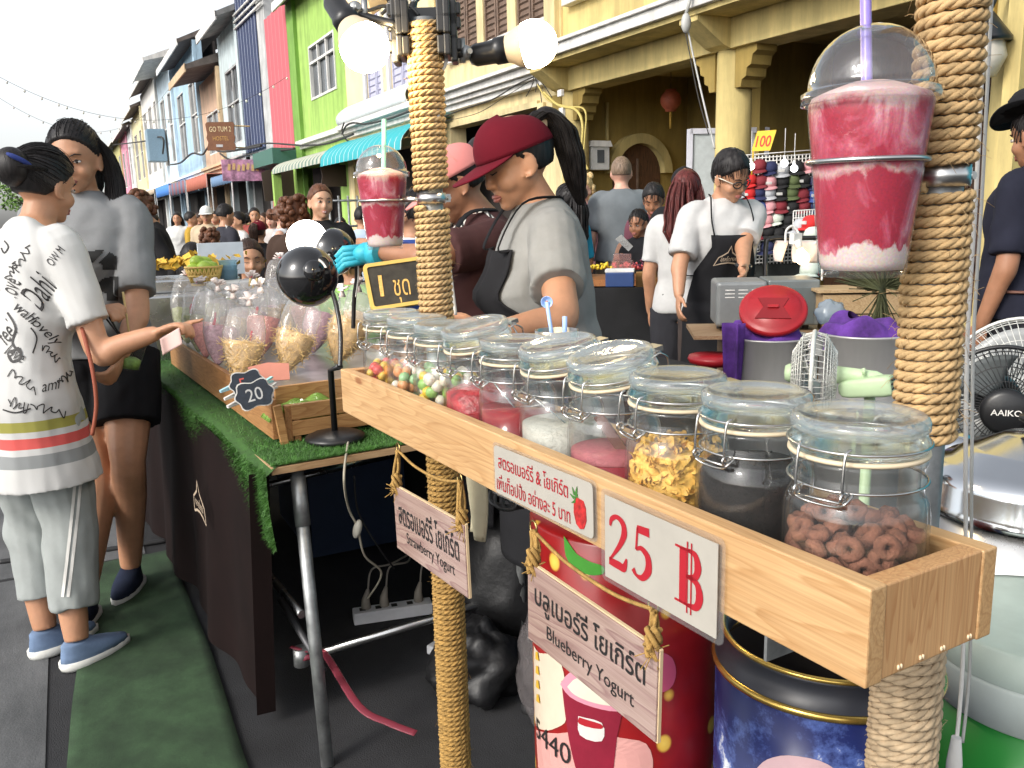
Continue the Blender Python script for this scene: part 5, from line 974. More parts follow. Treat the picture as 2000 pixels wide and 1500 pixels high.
# ---- desk lamps
def desk_lamp_a():
    b_ = ZP(655, 858, .757); ts = thing('desk_lamp', 'black gooseneck desk lamp seen from behind its round shade', 'lamp', b_)
    m = MB(); m.lathe([(0, 0), (.078, 0), (.082, .004), (.080, .012), (.06, .020), (.02, .026), (0, .027)], 40, b_); m.build('base', M_blk, ts)
    st = P(664, 716, 2.29); m = MB(); m.tube([b_ + V((0, 0, .02)), V((b_.x, b_.y, st.z - .02)), st], .0085, 12); m.build('stem', M_blk, ts)
    p = spline([st, P(665, 650, 2.29), P(655, 590, 2.28), P(638, 548, 2.26), P(622, 530, 2.25)], 14); m = MB(); m.tube(p, .0058, 10)
    for i in range(1, len(p) - 1):
        d = (p[i + 1] - p[i - 1]).normalized()
        for o in (0, .5): c = lerp(p[i], p[i + 1], o); F_ = frame(c, d.orthogonal(), d.cross(d.orthogonal())); m.lathe([(.0058, -.0014), (.0068, 0), (.0058, .0014)], 10, (0, 0, 0), F_)
    m.build('gooseneck', mat('dark_chrome', (.16, .16, .16), .25, 1., 0), ts)
    c = P(600, 540, 2.28); ax = V((-.35, .75, -.45)).normalized(); F_ = frame(c, ax.orthogonal(), ax.cross(ax.orthogonal()))
    m = MB(); R_ = .080; m.lathe([(.016, -R_)] + [(R_ * math.cos(a), R_ * math.sin(a)) for a in [-1.35 + 1.75 * k / 18 for k in range(19)]] + [(R_ * .90, .031)] + [(R_ * .96 * math.cos(a), R_ * .96 * math.sin(a)) for a in [.38 - 1.7 * k / 14 for k in range(15)]], 36, (0, 0, 0), F_); sh = m.build('shade', mat('gloss_black', (.010, .010, .011), .12, coat=.6, var=0), ts)
    m = MB(); F2 = frame(P(614, 527, 2.20), -ax.orthogonal(), ax.cross(ax.orthogonal())); c2 = P(612, 529, 2.215); d = (EYE - c2).normalized() * .8 + V((.2, 0, .2)); d.normalize(); F2 = frame(c2, d.orthogonal(), d.cross(d.orthogonal())); m.lathe([(0, -.03), (.026, -.03), (.027, .01), (.022, .018), (0, .02)], 24, (0, 0, 0), F2)
    m.tube([c2, P(632, 545, 2.25)], .011, 10); m.build('neck_joint', MATS['gloss_black'], sh)
    m = MB(); bulb_mesh(m, c + ax * .04, ax, .03); m.build('bulb', M_lit2, sh)
    cable('lamp_cable', 'beige lamp cord with an inline switch falling from the desk lamp', [b_ + V((.02, -.06, .01)), P(672, 930, 2.16), P(680, 990, 2.3), P(698, 1030, 2.35), P(712, 1085, 2.4), P(745, 1120, 2.5), P(718, 1170, 2.6)], .0032, mat('beige_cable', (.34, .31, .24), .6)); mb = MB(); mb.ell(P(698, 1033, 2.345), (.012, .012, .026), Matrix.Rotation(.3, 3, 'Y')); tag(mb.build('cord_switch', mat('switch_beige', (.42, .40, .34), .5)), 'beige inline switch hanging on the lamp cord', 'switch')
desk_lamp_a()
def desk_lamp_b():
    c = P(648, 492, 2.62); ts = thing('desk_lamp', 'second black desk lamp with a large glowing round bulb', 'lamp', P(690, 600, 2.7)); tgt = P(600, 470, 2.64); ax = (tgt - c).normalized(); F_ = frame(c, ax.orthogonal(), ax.cross(ax.orthogonal())); R_ = .072
    m = MB(); m.lathe([(.02, -R_)] + [(R_ * math.cos(a), R_ * math.sin(a)) for a in [-1.3 + 1.6 * k / 16 for k in range(17)]] + [(R_ * .92, .02)] + [(R_ * .95 * math.cos(a), R_ * .95 * math.sin(a)) for a in [.25 - 1.5 * k / 12 for k in range(13)]], 32, (0, 0, 0), F_); m.build('shade', MATS['gloss_black'], ts)
    m = MB(); m.ell(tgt, (.062, .062, .062), None, 24, 18); m.build('bulb', M_lit2, ts)
    m = MB(); m.tube([c + ax * -.065, P(705, 486, 2.62)], [.026, .022], 16); m.build('socket', M_blk, ts)
    m = MB(); m.tube(spline([P(694, 498, 2.63), P(697, 540, 2.66), P(692, 580, 2.7), P(690, 640, 2.75)], 6), .007, 8); m.build('gooseneck', M_blk, ts); m = MB(); m.tube(spline([P(698, 500, 2.62), P(700, 540, 2.65), P(695, 580, 2.69)], 6), .0025, 6); m.build('cord', M_white, ts)
desk_lamp_b()
# chalkboard
ts = thing('chalkboard', 'small yellow framed chalkboard behind the far post', 'chalkboard', P(785, 600, 2.05)); a, b_, d = P(722, 520, 2.08), P(862, 500, 2.12), P(735, 602, 2.06); x = (b_ - a); w = x.length; F_ = frame((P(792, 553, 2.09)), x, a - d); hh = (a - d).length
m = MB(); m.prism(rrect(w, hh, .008), .006, F_); m.build('board', mat('chalk_board', (.035, .03, .022), .8, var=.5, vs=30), ts)
m = MB(); o = rrect(w + .012, hh + .012, .012); o2 = rrect(w - .006, hh - .006, .006); n = len(o); vs = [F_ @ V((x_, y_, z_)) for z_ in (-.002, .009) for x_, y_ in o] + [F_ @ V((x_, y_, .009)) for x_, y_ in o2]
m.add(vs, [(i, (i + 1) % n, n + (i + 1) % n, n + i) for i in range(n)] + [(n + i, n + (i + 1) % n, 2 * n + (i + 1) % n, 2 * n + i) for i in range(n)], False); m.build('frame', mat('frame_yellow', (.62, .42, .10), .6), ts)
m = MB()
for tx, s, wd in ((-.34, '1', .05), (-.07, 'ชุด', .22), (.22, '5', .14)): put_text(m, s, F_ @ Matrix.Translation((tx * w, -.02 if len(s) > 1 else 0, .0075)) @ Matrix.Rotation(-.06, 4, 'Z'), fit=(wd * w, hh * (.55 if len(s) > 1 else .5)))
m.build('lettering', mat('chalk_orange', (.70, .42, .12), .9, var=.3, vs=200), ts)
# ---- under the table
def can(name, label, c, r, z0, z1, mats, fn=None, cat='can', n=64):
    ts = thing(name, label, cat, V((c.x, c.y, z0))); return ts
def cyl_pt(c, r, a, z): return V((c.x + r * math.cos(a), c.y + r * math.sin(a), z))
def wrap(mb, vs, fs, c, r, a0, z0): mb.add([cyl_pt(c, r + v.z, a0 + v.x / r, z0 + v.y) for v in vs], fs, False)
def dotmat():
    m_, t, b = nodes('strawberry_print'); tc = nd(t, 'TexCoord'); mp = nd(t, 'Mapping'); mp.inputs['Scale'].default_value = (21, 21, 17); lk(t, tc.outputs['Object'], mp.inputs['Vector']); vo = nd(t, 'TexVoronoi', Scale=1., Randomness=.55); lk(t, mp.outputs[0], vo.inputs['Vector'])
    r = ramp(t, [(.0, (.75, .52, .10)), (.17, (.66, .40, .06)), (.24, (.22, .008, .008)), (.5, (.27, .009, .010)), (1, (.20, .006, .008))]); lk(t, vo.outputs['Distance'], r.inputs['Fac']); n = nd(t, 'TexNoise', Scale=5., Detail=2); lk(t, tc.outputs['Object'], n.inputs['Vector']); mx = nd(t, 'MixRGB', blend_type='MULTIPLY', Fac=.5); lk(t, r.outputs[0], mx.inputs[1]); lk(t, n.outputs['Color'], mx.inputs[2])
    lk(t, r.outputs[0], b.inputs['Base Color']); b.inputs['Roughness'].default_value = .3; return m_
cs = P(1225, 1200, 1.27); rs = .139; ang = math.atan2(EYE.y - cs.y, EYE.x - cs.x)
ts = thing('printed_can', 'tall red can printed with strawberries and a juice cup under the tray', 'can', V((cs.x, cs.y, 0)))
m = MB(); m.lathe([(0, 0), (rs, 0), (rs, .935), (rs - .004, .94), (0, .93)], 72, V((cs.x, cs.y, 0))); m.build('body', dotmat(), ts)
AL = ang - 1.25                                                       # far-left limb of the visible side, seen from the camera
def dec(par, name, outline, cx, cz, m_, off=.0012, sub=None):
    mb = MB(); c0 = (sum(p[0] for p in outline) / len(outline), sum(p[1] for p in outline) / len(outline)); outline = [tuple(p)[:2] for p in spline([(x, y, 0) for x, y in outline] + [(*outline[0], 0)], 3)[:-1]]; vs = [V((c0[0], c0[1], off))]; fs = []; n = len(outline); K_ = 5
    for j in range(1, K_ + 1): vs += [V((lerp(c0[0], x, j / K_), lerp(c0[1], y, j / K_), off)) for x, y in outline]
    fs = [(0, 1 + i, 1 + (i + 1) % n) for i in range(n)] + [(1 + (j - 1) * n + i, 1 + j * n + i, 1 + j * n + (i + 1) % n, 1 + (j - 1) * n + (i + 1) % n) for j in range(1, K_) for i in range(n)]
    wrap(mb, vs, fs, cs, rs, cx, cz); return mb.build(name, m_, par)
def circ(r, n=28, sx=1., sy=1.): return [(r * sx * math.cos(k * 2 * PI / n), r * sy * math.sin(k * 2 * PI / n)) for k in range(n)]
def can_at(px, py):                                                   # angle and height on the can seen at a picture point
    r = ray(px, py); ox, oy = EYE.x - cs.x, EYE.y - cs.y; a = r.x ** 2 + r.y ** 2; b = 2 * (ox * r.x + oy * r.y); c_ = ox * ox + oy * oy - rs * rs; k = (-b - math.sqrt(max(0, b * b - 4 * a * c_))) / (2 * a); p = EYE + r * k; a = math.atan2(p.y - cs.y, p.x - cs.x); return (a - 2 * PI if a > 0 else a), p.z
M_pcream = mat('print_cream', (.62, .52, .40), .35, var=.08); M_ppink = mat('print_pink', (.62, .12, .30), .35, var=.1); M_pdk = mat('print_wine', (.22, .012, .03), .35, var=.2); M_pgr = mat('print_green', (.06, .28, .035), .35, var=.2); M_pyel = mat('print_gold', (.60, .36, .03), .4)
def poly_can(name, pts, m_, off): 
    q_ = [can_at(*p) for p in pts]; c0 = (sum(a for a, z in q_) / len(q_), sum(z for a, z in q_) / len(q_)); return dec(ts, name, [((a - c0[0]) * rs, z - c0[1]) for a, z in q_], c0[0], c0[1], m_, off)
poly_can('pink_print', [(1048, 1425), (1090, 1432), (1150, 1425), (1210, 1440), (1262, 1452), (1275, 1500), (1250, 1540), (1160, 1560), (1060, 1545)], mat('print_salmon', (.60, .30, .27), .4, var=.1), .0008)
poly_can('cream_print', [(1044, 1260), (1055, 1275), (1088, 1280), (1105, 1330), (1108, 1400), (1090, 1420), (1062, 1425), (1046, 1400)], M_pcream, .0012)
poly_can('green_leaf_print', [(1102, 1045), (1120, 1075), (1150, 1095), (1178, 1105), (1178, 1120), (1150, 1122), (1122, 1108), (1106, 1085)], M_pgr, .0012); poly_can('pink_berry_print', [(1290, 1272), (1312, 1284), (1320, 1312), (1312, 1340), (1290, 1352), (1268, 1340), (1260, 1310), (1270, 1284)], mat('print_rose', (.50, .08, .16), .4), .0008)
poly_can('cup_print', [(1098, 1330), (1120, 1315), (1160, 1318), (1205, 1345), (1216, 1380), (1205, 1440), (1190, 1530), (1140, 1530), (1118, 1470), (1106, 1400)], M_pdk, .0016); poly_can('cup_rim_print', [(1096, 1335), (1115, 1312), (1150, 1308), (1200, 1335), (1220, 1378), (1205, 1388), (1160, 1380), (1115, 1360)], mat('print_pinkrim', (.60, .25, .32), .35), .0020); poly_can('milk_print', [(1110, 1340), (1130, 1322), (1165, 1330), (1200, 1358), (1204, 1376), (1165, 1372), (1125, 1356)], mat('print_milk', (.62, .60, .48), .35), .0024)
poly_can('label_print', [(1131, 1397), (1176, 1410), (1176, 1446), (1134, 1434)], mat('print_lab', (.62, .58, .55), .4), .0022); poly_can('label_band', [(1133, 1399), (1174, 1412), (1174, 1422), (1133, 1412)], M_signred, .0026)
m = MB(); a_, z_ = can_at(1074, 1450); vs, fs = textmesh('5440', .045, align='CENTER'); wrap(m, [V((v.x, v.y, .0022)) for v in vs], fs, cs, rs, a_, z_); m.build('lettering', M_ink, ts)
m = MB(); a_, z_ = can_at(1052, 1290)
for k in range(4): wrap(m, [V((x_, y_ - .022 * k, .003)) for x_, y_ in ((-.006, 0), (.008, .004), (.004, .016), (-.004, .012))], [(0, 1, 2, 3)], cs, rs, a_, z_)
m.build('gold_marks', M_pyel, ts)
# open blue tin with gilt rims
cb = P(1612, 1272, 1.06); rb = .130; zb_ = .815; ts = thing('blue_tin', 'big round blue tin with gilt rims standing open below the tray end', 'tin', V((cb.x, cb.y, 0)))
def bluemat():
    m_, t, b = nodes('blue_frost_print'); tc = nd(t, 'TexCoord'); n = nd(t, 'TexNoise', Scale=14, Detail=8, Roughness=.7); lk(t, tc.outputs['Object'], n.inputs['Vector']); r = ramp(t, [(.0, (.008, .012, .06)), (.50, (.012, .02, .10)), (.60, (.06, .10, .30)), (.66, (.55, .58, .60)), (.8, (.65, .65, .62))]); lk(t, n.outputs['Fac'], r.inputs['Fac']); lk(t, r.outputs[0], b.inputs['Base Color']); b.inputs['Roughness'].default_value = .25; return m_
m = MB(); cz = V((cb.x, cb.y, 0)); m.lathe([(0, 0), (rb, 0), (rb, zb_), (rb - .002, zb_), (rb - .002, .02), (0, .02)], 72, cz); m.build('body', bluemat(), ts); m = MB(); m.lathe([(rb - .0025, zb_), (rb - .0025, .3), (0, .3)], 60, cz); m.build('lining', M_dark, ts)
M_gilt = mat('gilt', (.55, .38, .10), .25, .9, .2, 40)
m = MB(); m.lathe([(rb - .004, zb_ - .004), (rb + .004, zb_ - .004), (rb + .005, zb_), (rb + .003, zb_ + .004), (rb - .003, zb_ + .004), (rb - .004, zb_)], 72, cz); m.build('rim', M_gilt, ts); m = MB(); m.lathe([(rb + .001, zb_ + .0045), (rb - .006, zb_ + .012), (rb - .01, zb_ + .030), (rb - .006, zb_ + .036), (rb - .014, zb_ + .036), (rb - .012, zb_ + .01)], 72, cz); m.build('inner_collar', mat('collar_dark', (.02, .022, .03), .4), ts)
m = MB(); m.tube([cz + V(((rb - .008) * math.cos(k * PI / 32), (rb - .008) * math.sin(k * PI / 32), zb_ + .038)) for k in range(64)], .0032, 8, closed=True); m.build('bead', M_gilt, ts)
def tin_at(px, py):
    r = ray(px, py); ox, oy = EYE.x - cb.x, EYE.y - cb.y; a = r.x ** 2 + r.y ** 2; b = 2 * (ox * r.x + oy * r.y); c_ = ox * ox + oy * oy - rb * rb; k = (-b - math.sqrt(max(0, b * b - 4 * a * c_))) / (2 * a); p = EYE + r * k; a = math.atan2(p.y - cb.y, p.x - cb.x); return (a - 2 * PI if a > 0 else a), p.z
m = MB(); q_ = [tin_at(*p) for p in [(1480, 1499), (1500, 1482), (1540, 1474), (1600, 1484), (1640, 1510), (1640, 1540), (1480, 1540)]]; k0 = (sum(a for a, z in q_) / 7, sum(z for a, z in q_) / 7); o = [tuple(p)[:2] for p in spline([((a - k0[0]) * rb, z - k0[1], 0) for a, z in q_ + q_[:1]], 3)[:-1]]; n = len(o); wrap(m, [V((0, 0, .0015))] + [V((x * j / 6, y * j / 6, .0015)) for j in range(1, 7) for x, y in o], [(0, 1 + i, 1 + (i + 1) % n) for i in range(n)] + [(1 + (j - 1) * n + i, 1 + j * n + i, 1 + j * n + (i + 1) % n, 1 + (j - 1) * n + (i + 1) % n) for j in range(1, 6) for i in range(n)], cb, rb, *k0); m.build('cream_print', mat('print_puff', (.50, .34, .36), .8, spec=.1), ts)
# floor things
pb = ZP(768, 1205, .0); ts = thing('power_strip', 'white power strip with three plugs on the asphalt', 'power strip', pb); d = (ZP(845, 1178, .03) - ZP(692, 1200, .03)); F_ = frame(pb + V((0, 0, .022)), d, UZ.cross(d)); Ls = d.length
m = MB(); m.M = F_; m.box((0, 0, 0), (Ls, .055, .042)); m.build('body', mat('strip_white', (.82, .83, .86), .4), ts, bevel=.004); m = MB(); m.M = F_
for k in range(4): m.box((-Ls * .38 + k * Ls * .2, -.0, .0215), (.02, .02, .003))
m.build('socket', M_blk, ts)
for k, x in enumerate((-.33, -.1, .34)):
    m = MB(); m.M = F_; m.tube([(x * Ls, .01, .02), (x * Ls, .01, .05), (x * Ls + .01, .015, .085)], [.018, .014, .006], 10); m.tube(spline([(x * Ls + .01, .015, .08), (x * Ls + .03, .05, .14), (x * Ls + .10, .10, .13), (.1, .2, .12)], 5), .0035, 6); m.build('plug', mat('plug_grey', (.40, .36, .30), .6), ts)
m = MB(); o = ZP(905, 1245, 0)
for k in range(70):
    a = rnd.uniform(0, 2 * PI); t_ = o + V((.15, .1, .12)); e = t_ + V((math.cos(a) * rnd.uniform(.03, .13), math.sin(a) * rnd.uniform(.03, .13), rnd.uniform(-.12, .0))); b2 = t_ + V((math.cos(a + .4) * .05, math.sin(a + .4) * .05, -.02)); m.add([t_, b2, e], [(0, 1, 2)], False)
tag(m.build('plastic_bag', clear('film_clear', (.9, .92, .92), 1.45, .08, .18, (.7, .72, .72), .4, 40, 1.6)), 'crumpled clear plastic bag knotted on the asphalt behind the far post', 'bag')
def blob(name, lab, c, r, m_, cat, seed=1, amp=.25, fr=2.2):
    mb = MB(); mb.ell(c, r, None, 40, 28); mb.v = [c + (v - c) * (1 + amp * mnoise.noise((v - c).normalized() * fr + V((seed, 0, 0))) + amp * .4 * mnoise.noise((v - c).normalized() * fr * 3 + V((seed, 5, 0)))) for v in mb.v]; mb.v = [V((v.x, v.y, max(v.z, .004))) for v in mb.v]; return tag(mb.build(name, m_), lab, cat)
M_bbag = mat('black_bag', (.007, .007, .008), .5, var=.3, vs=30, bump=.35, bs=22, dist=.012)
blob('black_bag', 'large black bag slumped behind the far post', V((1.14, 2.42, .2)), (.19, .26, .28), M_bbag, 'bag', 3, .12); blob('black_bag', 'small black bag at the foot of the far post', V((.93, 2.12, .08)), (.13, .14, .12), M_bbag, 'bag', 8); blob('clear_sack', 'cloudy plastic sack beside the strawberry can', V((1.07, 1.85, .17)), (.13, .13, .24), clear('sack_film', (.85, .85, .85), 1.45, .1, .35, (.45, .40, .40), .5, 20, 1.2), 'sack', 12, .12)
m = MB(); c = ZP(860, 1275, .012); m.box(c + V((0, 0, .012)), (.05, .07, .03), Matrix.Rotation(.5, 3, 'Z')); tag(m.build('adapter', MATS['strip_white'], bevel=.004), 'small white adapter on the asphalt beside the far post', 'adapter')
m = MB(); c = P(928, 975, 1.75); m.sheet(lambda u, v: c + TU * (-.035 + .07 * u) + V((.01 * math.sin(u * 6 + v * 3), 0, .09 - .17 * v)), 10, 12); tag(m.build('cream_cloth', mat('cream_rag', (.42, .38, .26), .9, bump=.4), solid=.003), 'cream rag hanging under the tray by the far post', 'cloth')
m = MB(); c = P(985, 965, 1.8)
for k in range(6): r_ = .05 + .006 * k; m.tube([c + V((.02 * math.sin(a * 2 + k), r_ * 1.3 * math.cos(a), r_ * .5 * math.sin(a) + .004 * k)) for a in [j * PI / 14 for j in range(28)]], .004, 6, closed=True)
tag(m.build('cable_coil', M_rub), 'coil of black cable hanging under the tray', 'cable')
cable('floor_cable', 'thin dark cable hanging below the table edge', [P(692, 930, 2.4), P(700, 1000, 2.5), P(740, 1070, 2.6), P(770, 1110, 2.7)], .003, M_rub)
cable('floor_cable', 'long dark cable lying across the pavement', [ZP(0, 1098, .01), ZP(60, 1090, .01), ZP(180, 1078, .01), ZP(330, 1055, .01)], .012, M_rub)
# dark crates and black cloth of the stall's work table
m = MB(); m.box((1.62, 3.3, .40), (.8, 1.6, .78)); m.box((1.5, 2.2, .3), (.3, .5, .6)); tag(m.build('work_table', mat('black_cloth', (.010, .010, .011), .9, var=.4, vs=6)), 'black draped work table behind the stall', 'table')
m = MB(); m.box((.95, 3.6, .2), (.4, .6, .36)); tag(m.build('storage_crate', mat('blue_crate', (.03, .05, .10), .5)), 'dark blue crate in the shade under the display table', 'crate')
# ---- neighbour stall things (left middle)
def lathe_thing(name, lab, cat, c, parts):
    ts = thing(name, lab, cat, c)
    for pn, prof, m_ in parts: mb = MB(); mb.lathe(prof, 32, c); mb.build(pn, m_, ts)
    return ts
zt = .765
c = ZP(352, 640, zt); lathe_thing('steel_pot', 'tall steel pot with a flat lid on the next stall', 'pot', c, (('body', [(0, 0), (.13, 0), (.135, .01), (.135, .20), (0, .20)], M_steel), ('lid', [(.138, .20), (.138, .212), (.06, .224), (0, .226)], M_steel)))
c = c + V((.0, .0, .226)); m = MB(); m.tube([c + V((-.05, 0, 0)), c + V((-.045, 0, .05)), c + V((.045, 0, .05)), c + V((.05, 0, 0))], .007, 8); tag(m.build('pot_handle', M_blk), 'black bow handle on the steel pot lid', 'handle')
c = P(400, 545, 3.55); bz = c - V((0, 0, .02)); ts = thing('fruit_basket', 'woven yellow basket of green mangoes on the next stall', 'basket', bz); m = MB()
for k in range(26):
    a = k * 2 * PI / 26
    for sg in (1, -1): m.tube([bz + V(((.05 + .022 * t) * math.cos(a + sg * .25 * t), (.05 + .022 * t) * math.sin(a + sg * .25 * t), .07 * t)) for t in (0, .5, 1)], .0035, 5)
for r_, z_ in ((.05, 0), (.072, .07), (.061, .035)): m.tube([bz + V((r_ * math.cos(k * PI / 14), r_ * math.sin(k * PI / 14), z_)) for k in range(28)], .005, 6, closed=True)
m.build('weave', mat('basket_yellow', (.62, .42, .12), .6), ts)
for k, (dx, dy, dz) in enumerate(((-.035, 0, .06), (.03, .01, .065), (0, -.03, .07), (.005, .03, .085), (-.02, .02, .09))): m = MB(); m.ell(bz + V((dx, dy, dz)), (.036, .028, .026), Matrix.Rotation(k, 3, 'Z')); tag(m.build('mango', mat('mango_green', (.36, .52, .06), .4, var=.25, vs=20)), 'green mango heaped in the woven yellow basket', 'mango', 'green mangoes in the basket')
m = MB(); c = P(350, 520, 4.1)
for k in range(220): p = c + V((rnd.gauss(0, .11), rnd.gauss(0, .08), abs(rnd.gauss(0, .018)))); q1 = V((rnd.gauss(0, 1), rnd.gauss(0, 1), rnd.gauss(0, .5))).normalized(); q2 = q1.orthogonal(); s = rnd.uniform(.012, .03); m.add([p - q1 * s, p + q2 * s * .6 + V((0, 0, .008)), p + q1 * s, p - q2 * s * .6], [(0, 1, 2, 3)], True)
tag(m.build('fried_snacks', mat('fried_yellow', (.62, .38, .04), .7, var=.3, vs=40)), 'heap of yellow fried snacks behind the steel pot', 'snacks', kind='stuff')
m = MB(); c = P(350, 545, 4.1); m.box(c + V((0, 0, -.02)), (.5, .35, .06)); m.box(c + V((0, 0, -.25)), (.7, .6, .4)); tag(m.build('food_tray', M_steel, bevel=.01), 'steel tray table under the yellow fried snacks', 'tray')
c = P(447, 540, 3.6); m = MB()
for k in range(4): m.lathe([(.030, .02 * k), (.038, .02 * k + .045), (.041, .02 * k + .047), (.036, .02 * k + .045), (.028, .02 * k)], 20, c - V((0, 0, .04)))
tag(m.build('cup_stack', clear('cup_blue', (.7, .85, .9), 1.45, .1, .35, (.55, .68, .75))), 'stack of clear bluish cups beside the basket', 'cups')
m = MB(); m.box(P(455, 556, 3.5), (.19, .16, .03)); tag(m.build('foam_box', M_white, bevel=.006), 'low white foam box behind the snack bags', 'box')
m = MB(); m.box(P(432, 505, 4.4), (.22, .02, .16)); tag(m.build('white_board', mat('board_bluewhite', (.55, .60, .66), .6)), 'blank white board behind the fruit basket', 'board')
for k, (x, y) in enumerate(((487, 545), (494, 550), (500, 545))): m = MB(); m.tube([P(x, y + 14, 3.2), P(x + 2, y - 2, 3.2)], .004, 6); tag(m.build('skewer', mat('skewer', (.6, .45, .2), .7)), 'wooden skewer standing in the bunch beside the seated woman', 'skewer', 'bunch of skewers')
# takeaway cup held by the woman in grey
def drinkcup(): 
    c = P(255, 690, 2.92); ts = thing('takeaway_cup', 'clear takeaway cup with greens held by the woman in grey', 'cup', c - V((0, 0, .05))); t_ = Matrix.Rotation(.25, 4, 'Y'); m = MB(); m.lathe([(0, -.055), (.034, -.055), (.036, -.05), (.048, .055), (.050, .057)], 28, c, t_); m.build('cup', M_pet, ts); m = MB(); m.lathe([(0, -.05), (.033, -.05), (.037, -.02), (.02, -.012), (0, -.016)], 20, c, t_); m.build('salad', mat('salad_green', (.16, .28, .06), .6, var=.6, vs=40), ts)
    for lab, a, b_, m_ in (('dark chopstick in the takeaway cup', (194, 605), (260, 690), M_blk), ('second dark chopstick in the takeaway cup', (200, 600), (262, 694), M_blk), ('pale wooden skewer sticking up from the takeaway cup', (240, 570), (258, 690), MATS['skewer'])): m = MB(); m.tube([P(*a, 2.86), P(*b_, 2.93)], .0035, 6); tag(m.build('chopstick', m_), lab, 'chopstick')
drinkcup()
# ================================================================ right-hand side: pots, fans, oven, cap stall
def fan(name_lab, c, fwd, r, cagem, hubm, spokes, txt=None, bladem=None, stand=True, rings=3):
    ts = thing('electric_fan', name_lab, 'fan', c); f = V(fwd).normalized(); F_ = frame(c, UZ.cross(f), UZ); m = MB(); m.M = F_
    for z0 in (.045, -.05):
        for k in range(spokes): a = k * 2 * PI / spokes; m.tube([(.05 * math.cos(a), .05 * math.sin(a), z0), (.6 * r * math.cos(a + .1), .6 * r * math.sin(a + .1), z0 * .9), (.92 * r * math.cos(a + .16), .92 * r * math.sin(a + .16), z0 * .5), (r * math.cos(a + .18), r * math.sin(a + .18), 0)], .0011, 4, cap=False)
        for q_ in range(1, rings + 1): rr = r * (.25 + .7 * q_ / rings) ; m.tube([(rr * math.cos(k * PI / 20), rr * math.sin(k * PI / 20), z0 * (1 - .5 * (q_ / rings) ** 2)) for k in range(40)], .0012, 4, closed=True)
    m.tube([(r * math.cos(k * PI / 24), r * math.sin(k * PI / 24), 0) for k in range(48)], .005, 8, closed=True); cg = m.build('cage', cagem, ts)
    m = MB(); m.M = F_; hk = 1 if r > .1 else .4; m.lathe([(0, .062), (.04 * hk, .060), (.052 * hk, .052), (.052 * hk, .040), (0, .04)], 32); hb = m.build('hub', hubm, ts)
    if txt: m = MB(); put_text(m, txt, F_ @ Matrix.Translation((0, 0, .0635)), fit=(.062, .014), bold=.01); m.build('lettering', M_white, hb)
    m = MB(); m.M = F_
    for k in range(3):
        def bl(u, v, k=k): a = k * 2 * PI / 3 + (u - .5) * 1.5 * (.6 + .4 * v); rr = lerp(.04, r * .86, v); return (rr * math.cos(a), rr * math.sin(a), .03 * (u - .5) * 1.2)
        m.sheet(bl, 8, 6)
    m.build('blade', bladem or mat('fan_blade', (.10, .11, .11), .3), ts, solid=.002); m = MB(); m.M = F_; m.tube([(0, 0, -.05), (0, 0, -.13), (0, -.02, -.19)], [.05 * min(1, r / .13), .055 * min(1, r / .13), .035 * min(1, r / .13)] if r > .1 else [.02, .012, .002], 16); m.build('motor', hubm, ts)
    if stand: m = MB(); b_ = F_ @ V((0, -.02, -.12)); m.tube([b_, V((b_.x, b_.y, 0))], .012, 10); m.lathe([(0, 0), (.15, 0), (.15, .015), (0, .04)], 24, V((b_.x, b_.y, 0))); m.build('stand', hubm, ts)
    return ts
fan('black desk fan with a dark hub beside the near post', P(1958, 795, 2.0), (-.75, -.65, .02), .140, M_blk, M_blk, 60, 'AAIKO'); fan('large pale wire fan behind the black one', P(2000, 760, 2.5), (-.80, -.55, .05), .205, mat('cage_white', (.62, .62, .58), .4, .3), mat('fan_grey', (.3, .31, .3), .4), 64, None, mat('blade_grey', (.35, .36, .36), .35))
ts = fan('white wire fan with a pale green motor seen from the side', P(1588, 730, 1.95), (-.62, .70, .10), .095, MATS['cage_white'], mat('motor_green', (.42, .55, .34), .5, var=.12), 40, None, MATS['blade_grey'], rings=7)
a, b_ = P(1640, 760, 1.93), P(1745, 752, 1.86); d = b_ - a; m = MB(); m.M = frame((a + b_) / 2, d, UZ); L_ = d.length; sq = lambda t_: math.copysign(abs(t_) ** .45, t_); rg = [[(x, h * .5 * sq(math.cos(k * PI / 10)), w * .5 * sq(math.sin(k * PI / 10))) for k in range(20)] for x, h, w in ((-L_ * .5, .020, .02), (-L_ * .44, .034, .034), (-L_ * .3, .040, .042), (L_ * .36, .046, .046), (L_ * .48, .043, .043), (L_ * .5, .036, .036))]; m.loft(rg); m.tube([(0, .027, 0), (.0, .042, 0)], .004, 8); m.M = None
m.build('motor_housing', MATS['motor_green'], ts); m = MB(); m.M = frame(b_ + d.normalized() * .001, UZ.cross(d), UZ)
for i in range(4):
    for j in range(4): m.ell((-.015 + .01 * i, -.016 + .01 * j, .0), (.0028, .0028, .0028), None, 6, 5)
m.build('vent_holes', M_blk, ts)
def steelpot(lab, c, r, h, seam=True, lid=False):
    ts = thing('steel_drum', lab, 'pot', V((c.x, c.y, c.z - h))); m = MB(); b0 = V((c.x, c.y, c.z - h)); m.lathe([(0, 0), (r, 0), (r, h * .5), (r + .003, h * .51), (r + .003, h * .53), (r, h * .54), (r, h - .01), (r + .006, h - .005), (r + .006, h), (r - .004, h), (r - .004, .01), (0, .01)], 48, b0); m.build('body', mat('brushed_steel', (.50, .49, .48), .42, .55, .25, 3, stretch=(1, 1, .2), rvar=.1), ts); return ts
pA, pB = P(1505, 655, 3.0), P(1690, 648, 2.75); steelpot('steel drum under the red lid draped with a purple towel', V((pA.x, pA.y, pA.z)), .137, .55); steelpot('steel drum with a bunched purple towel behind the near post', V((pB.x, pB.y, pB.z)), .135, .6)
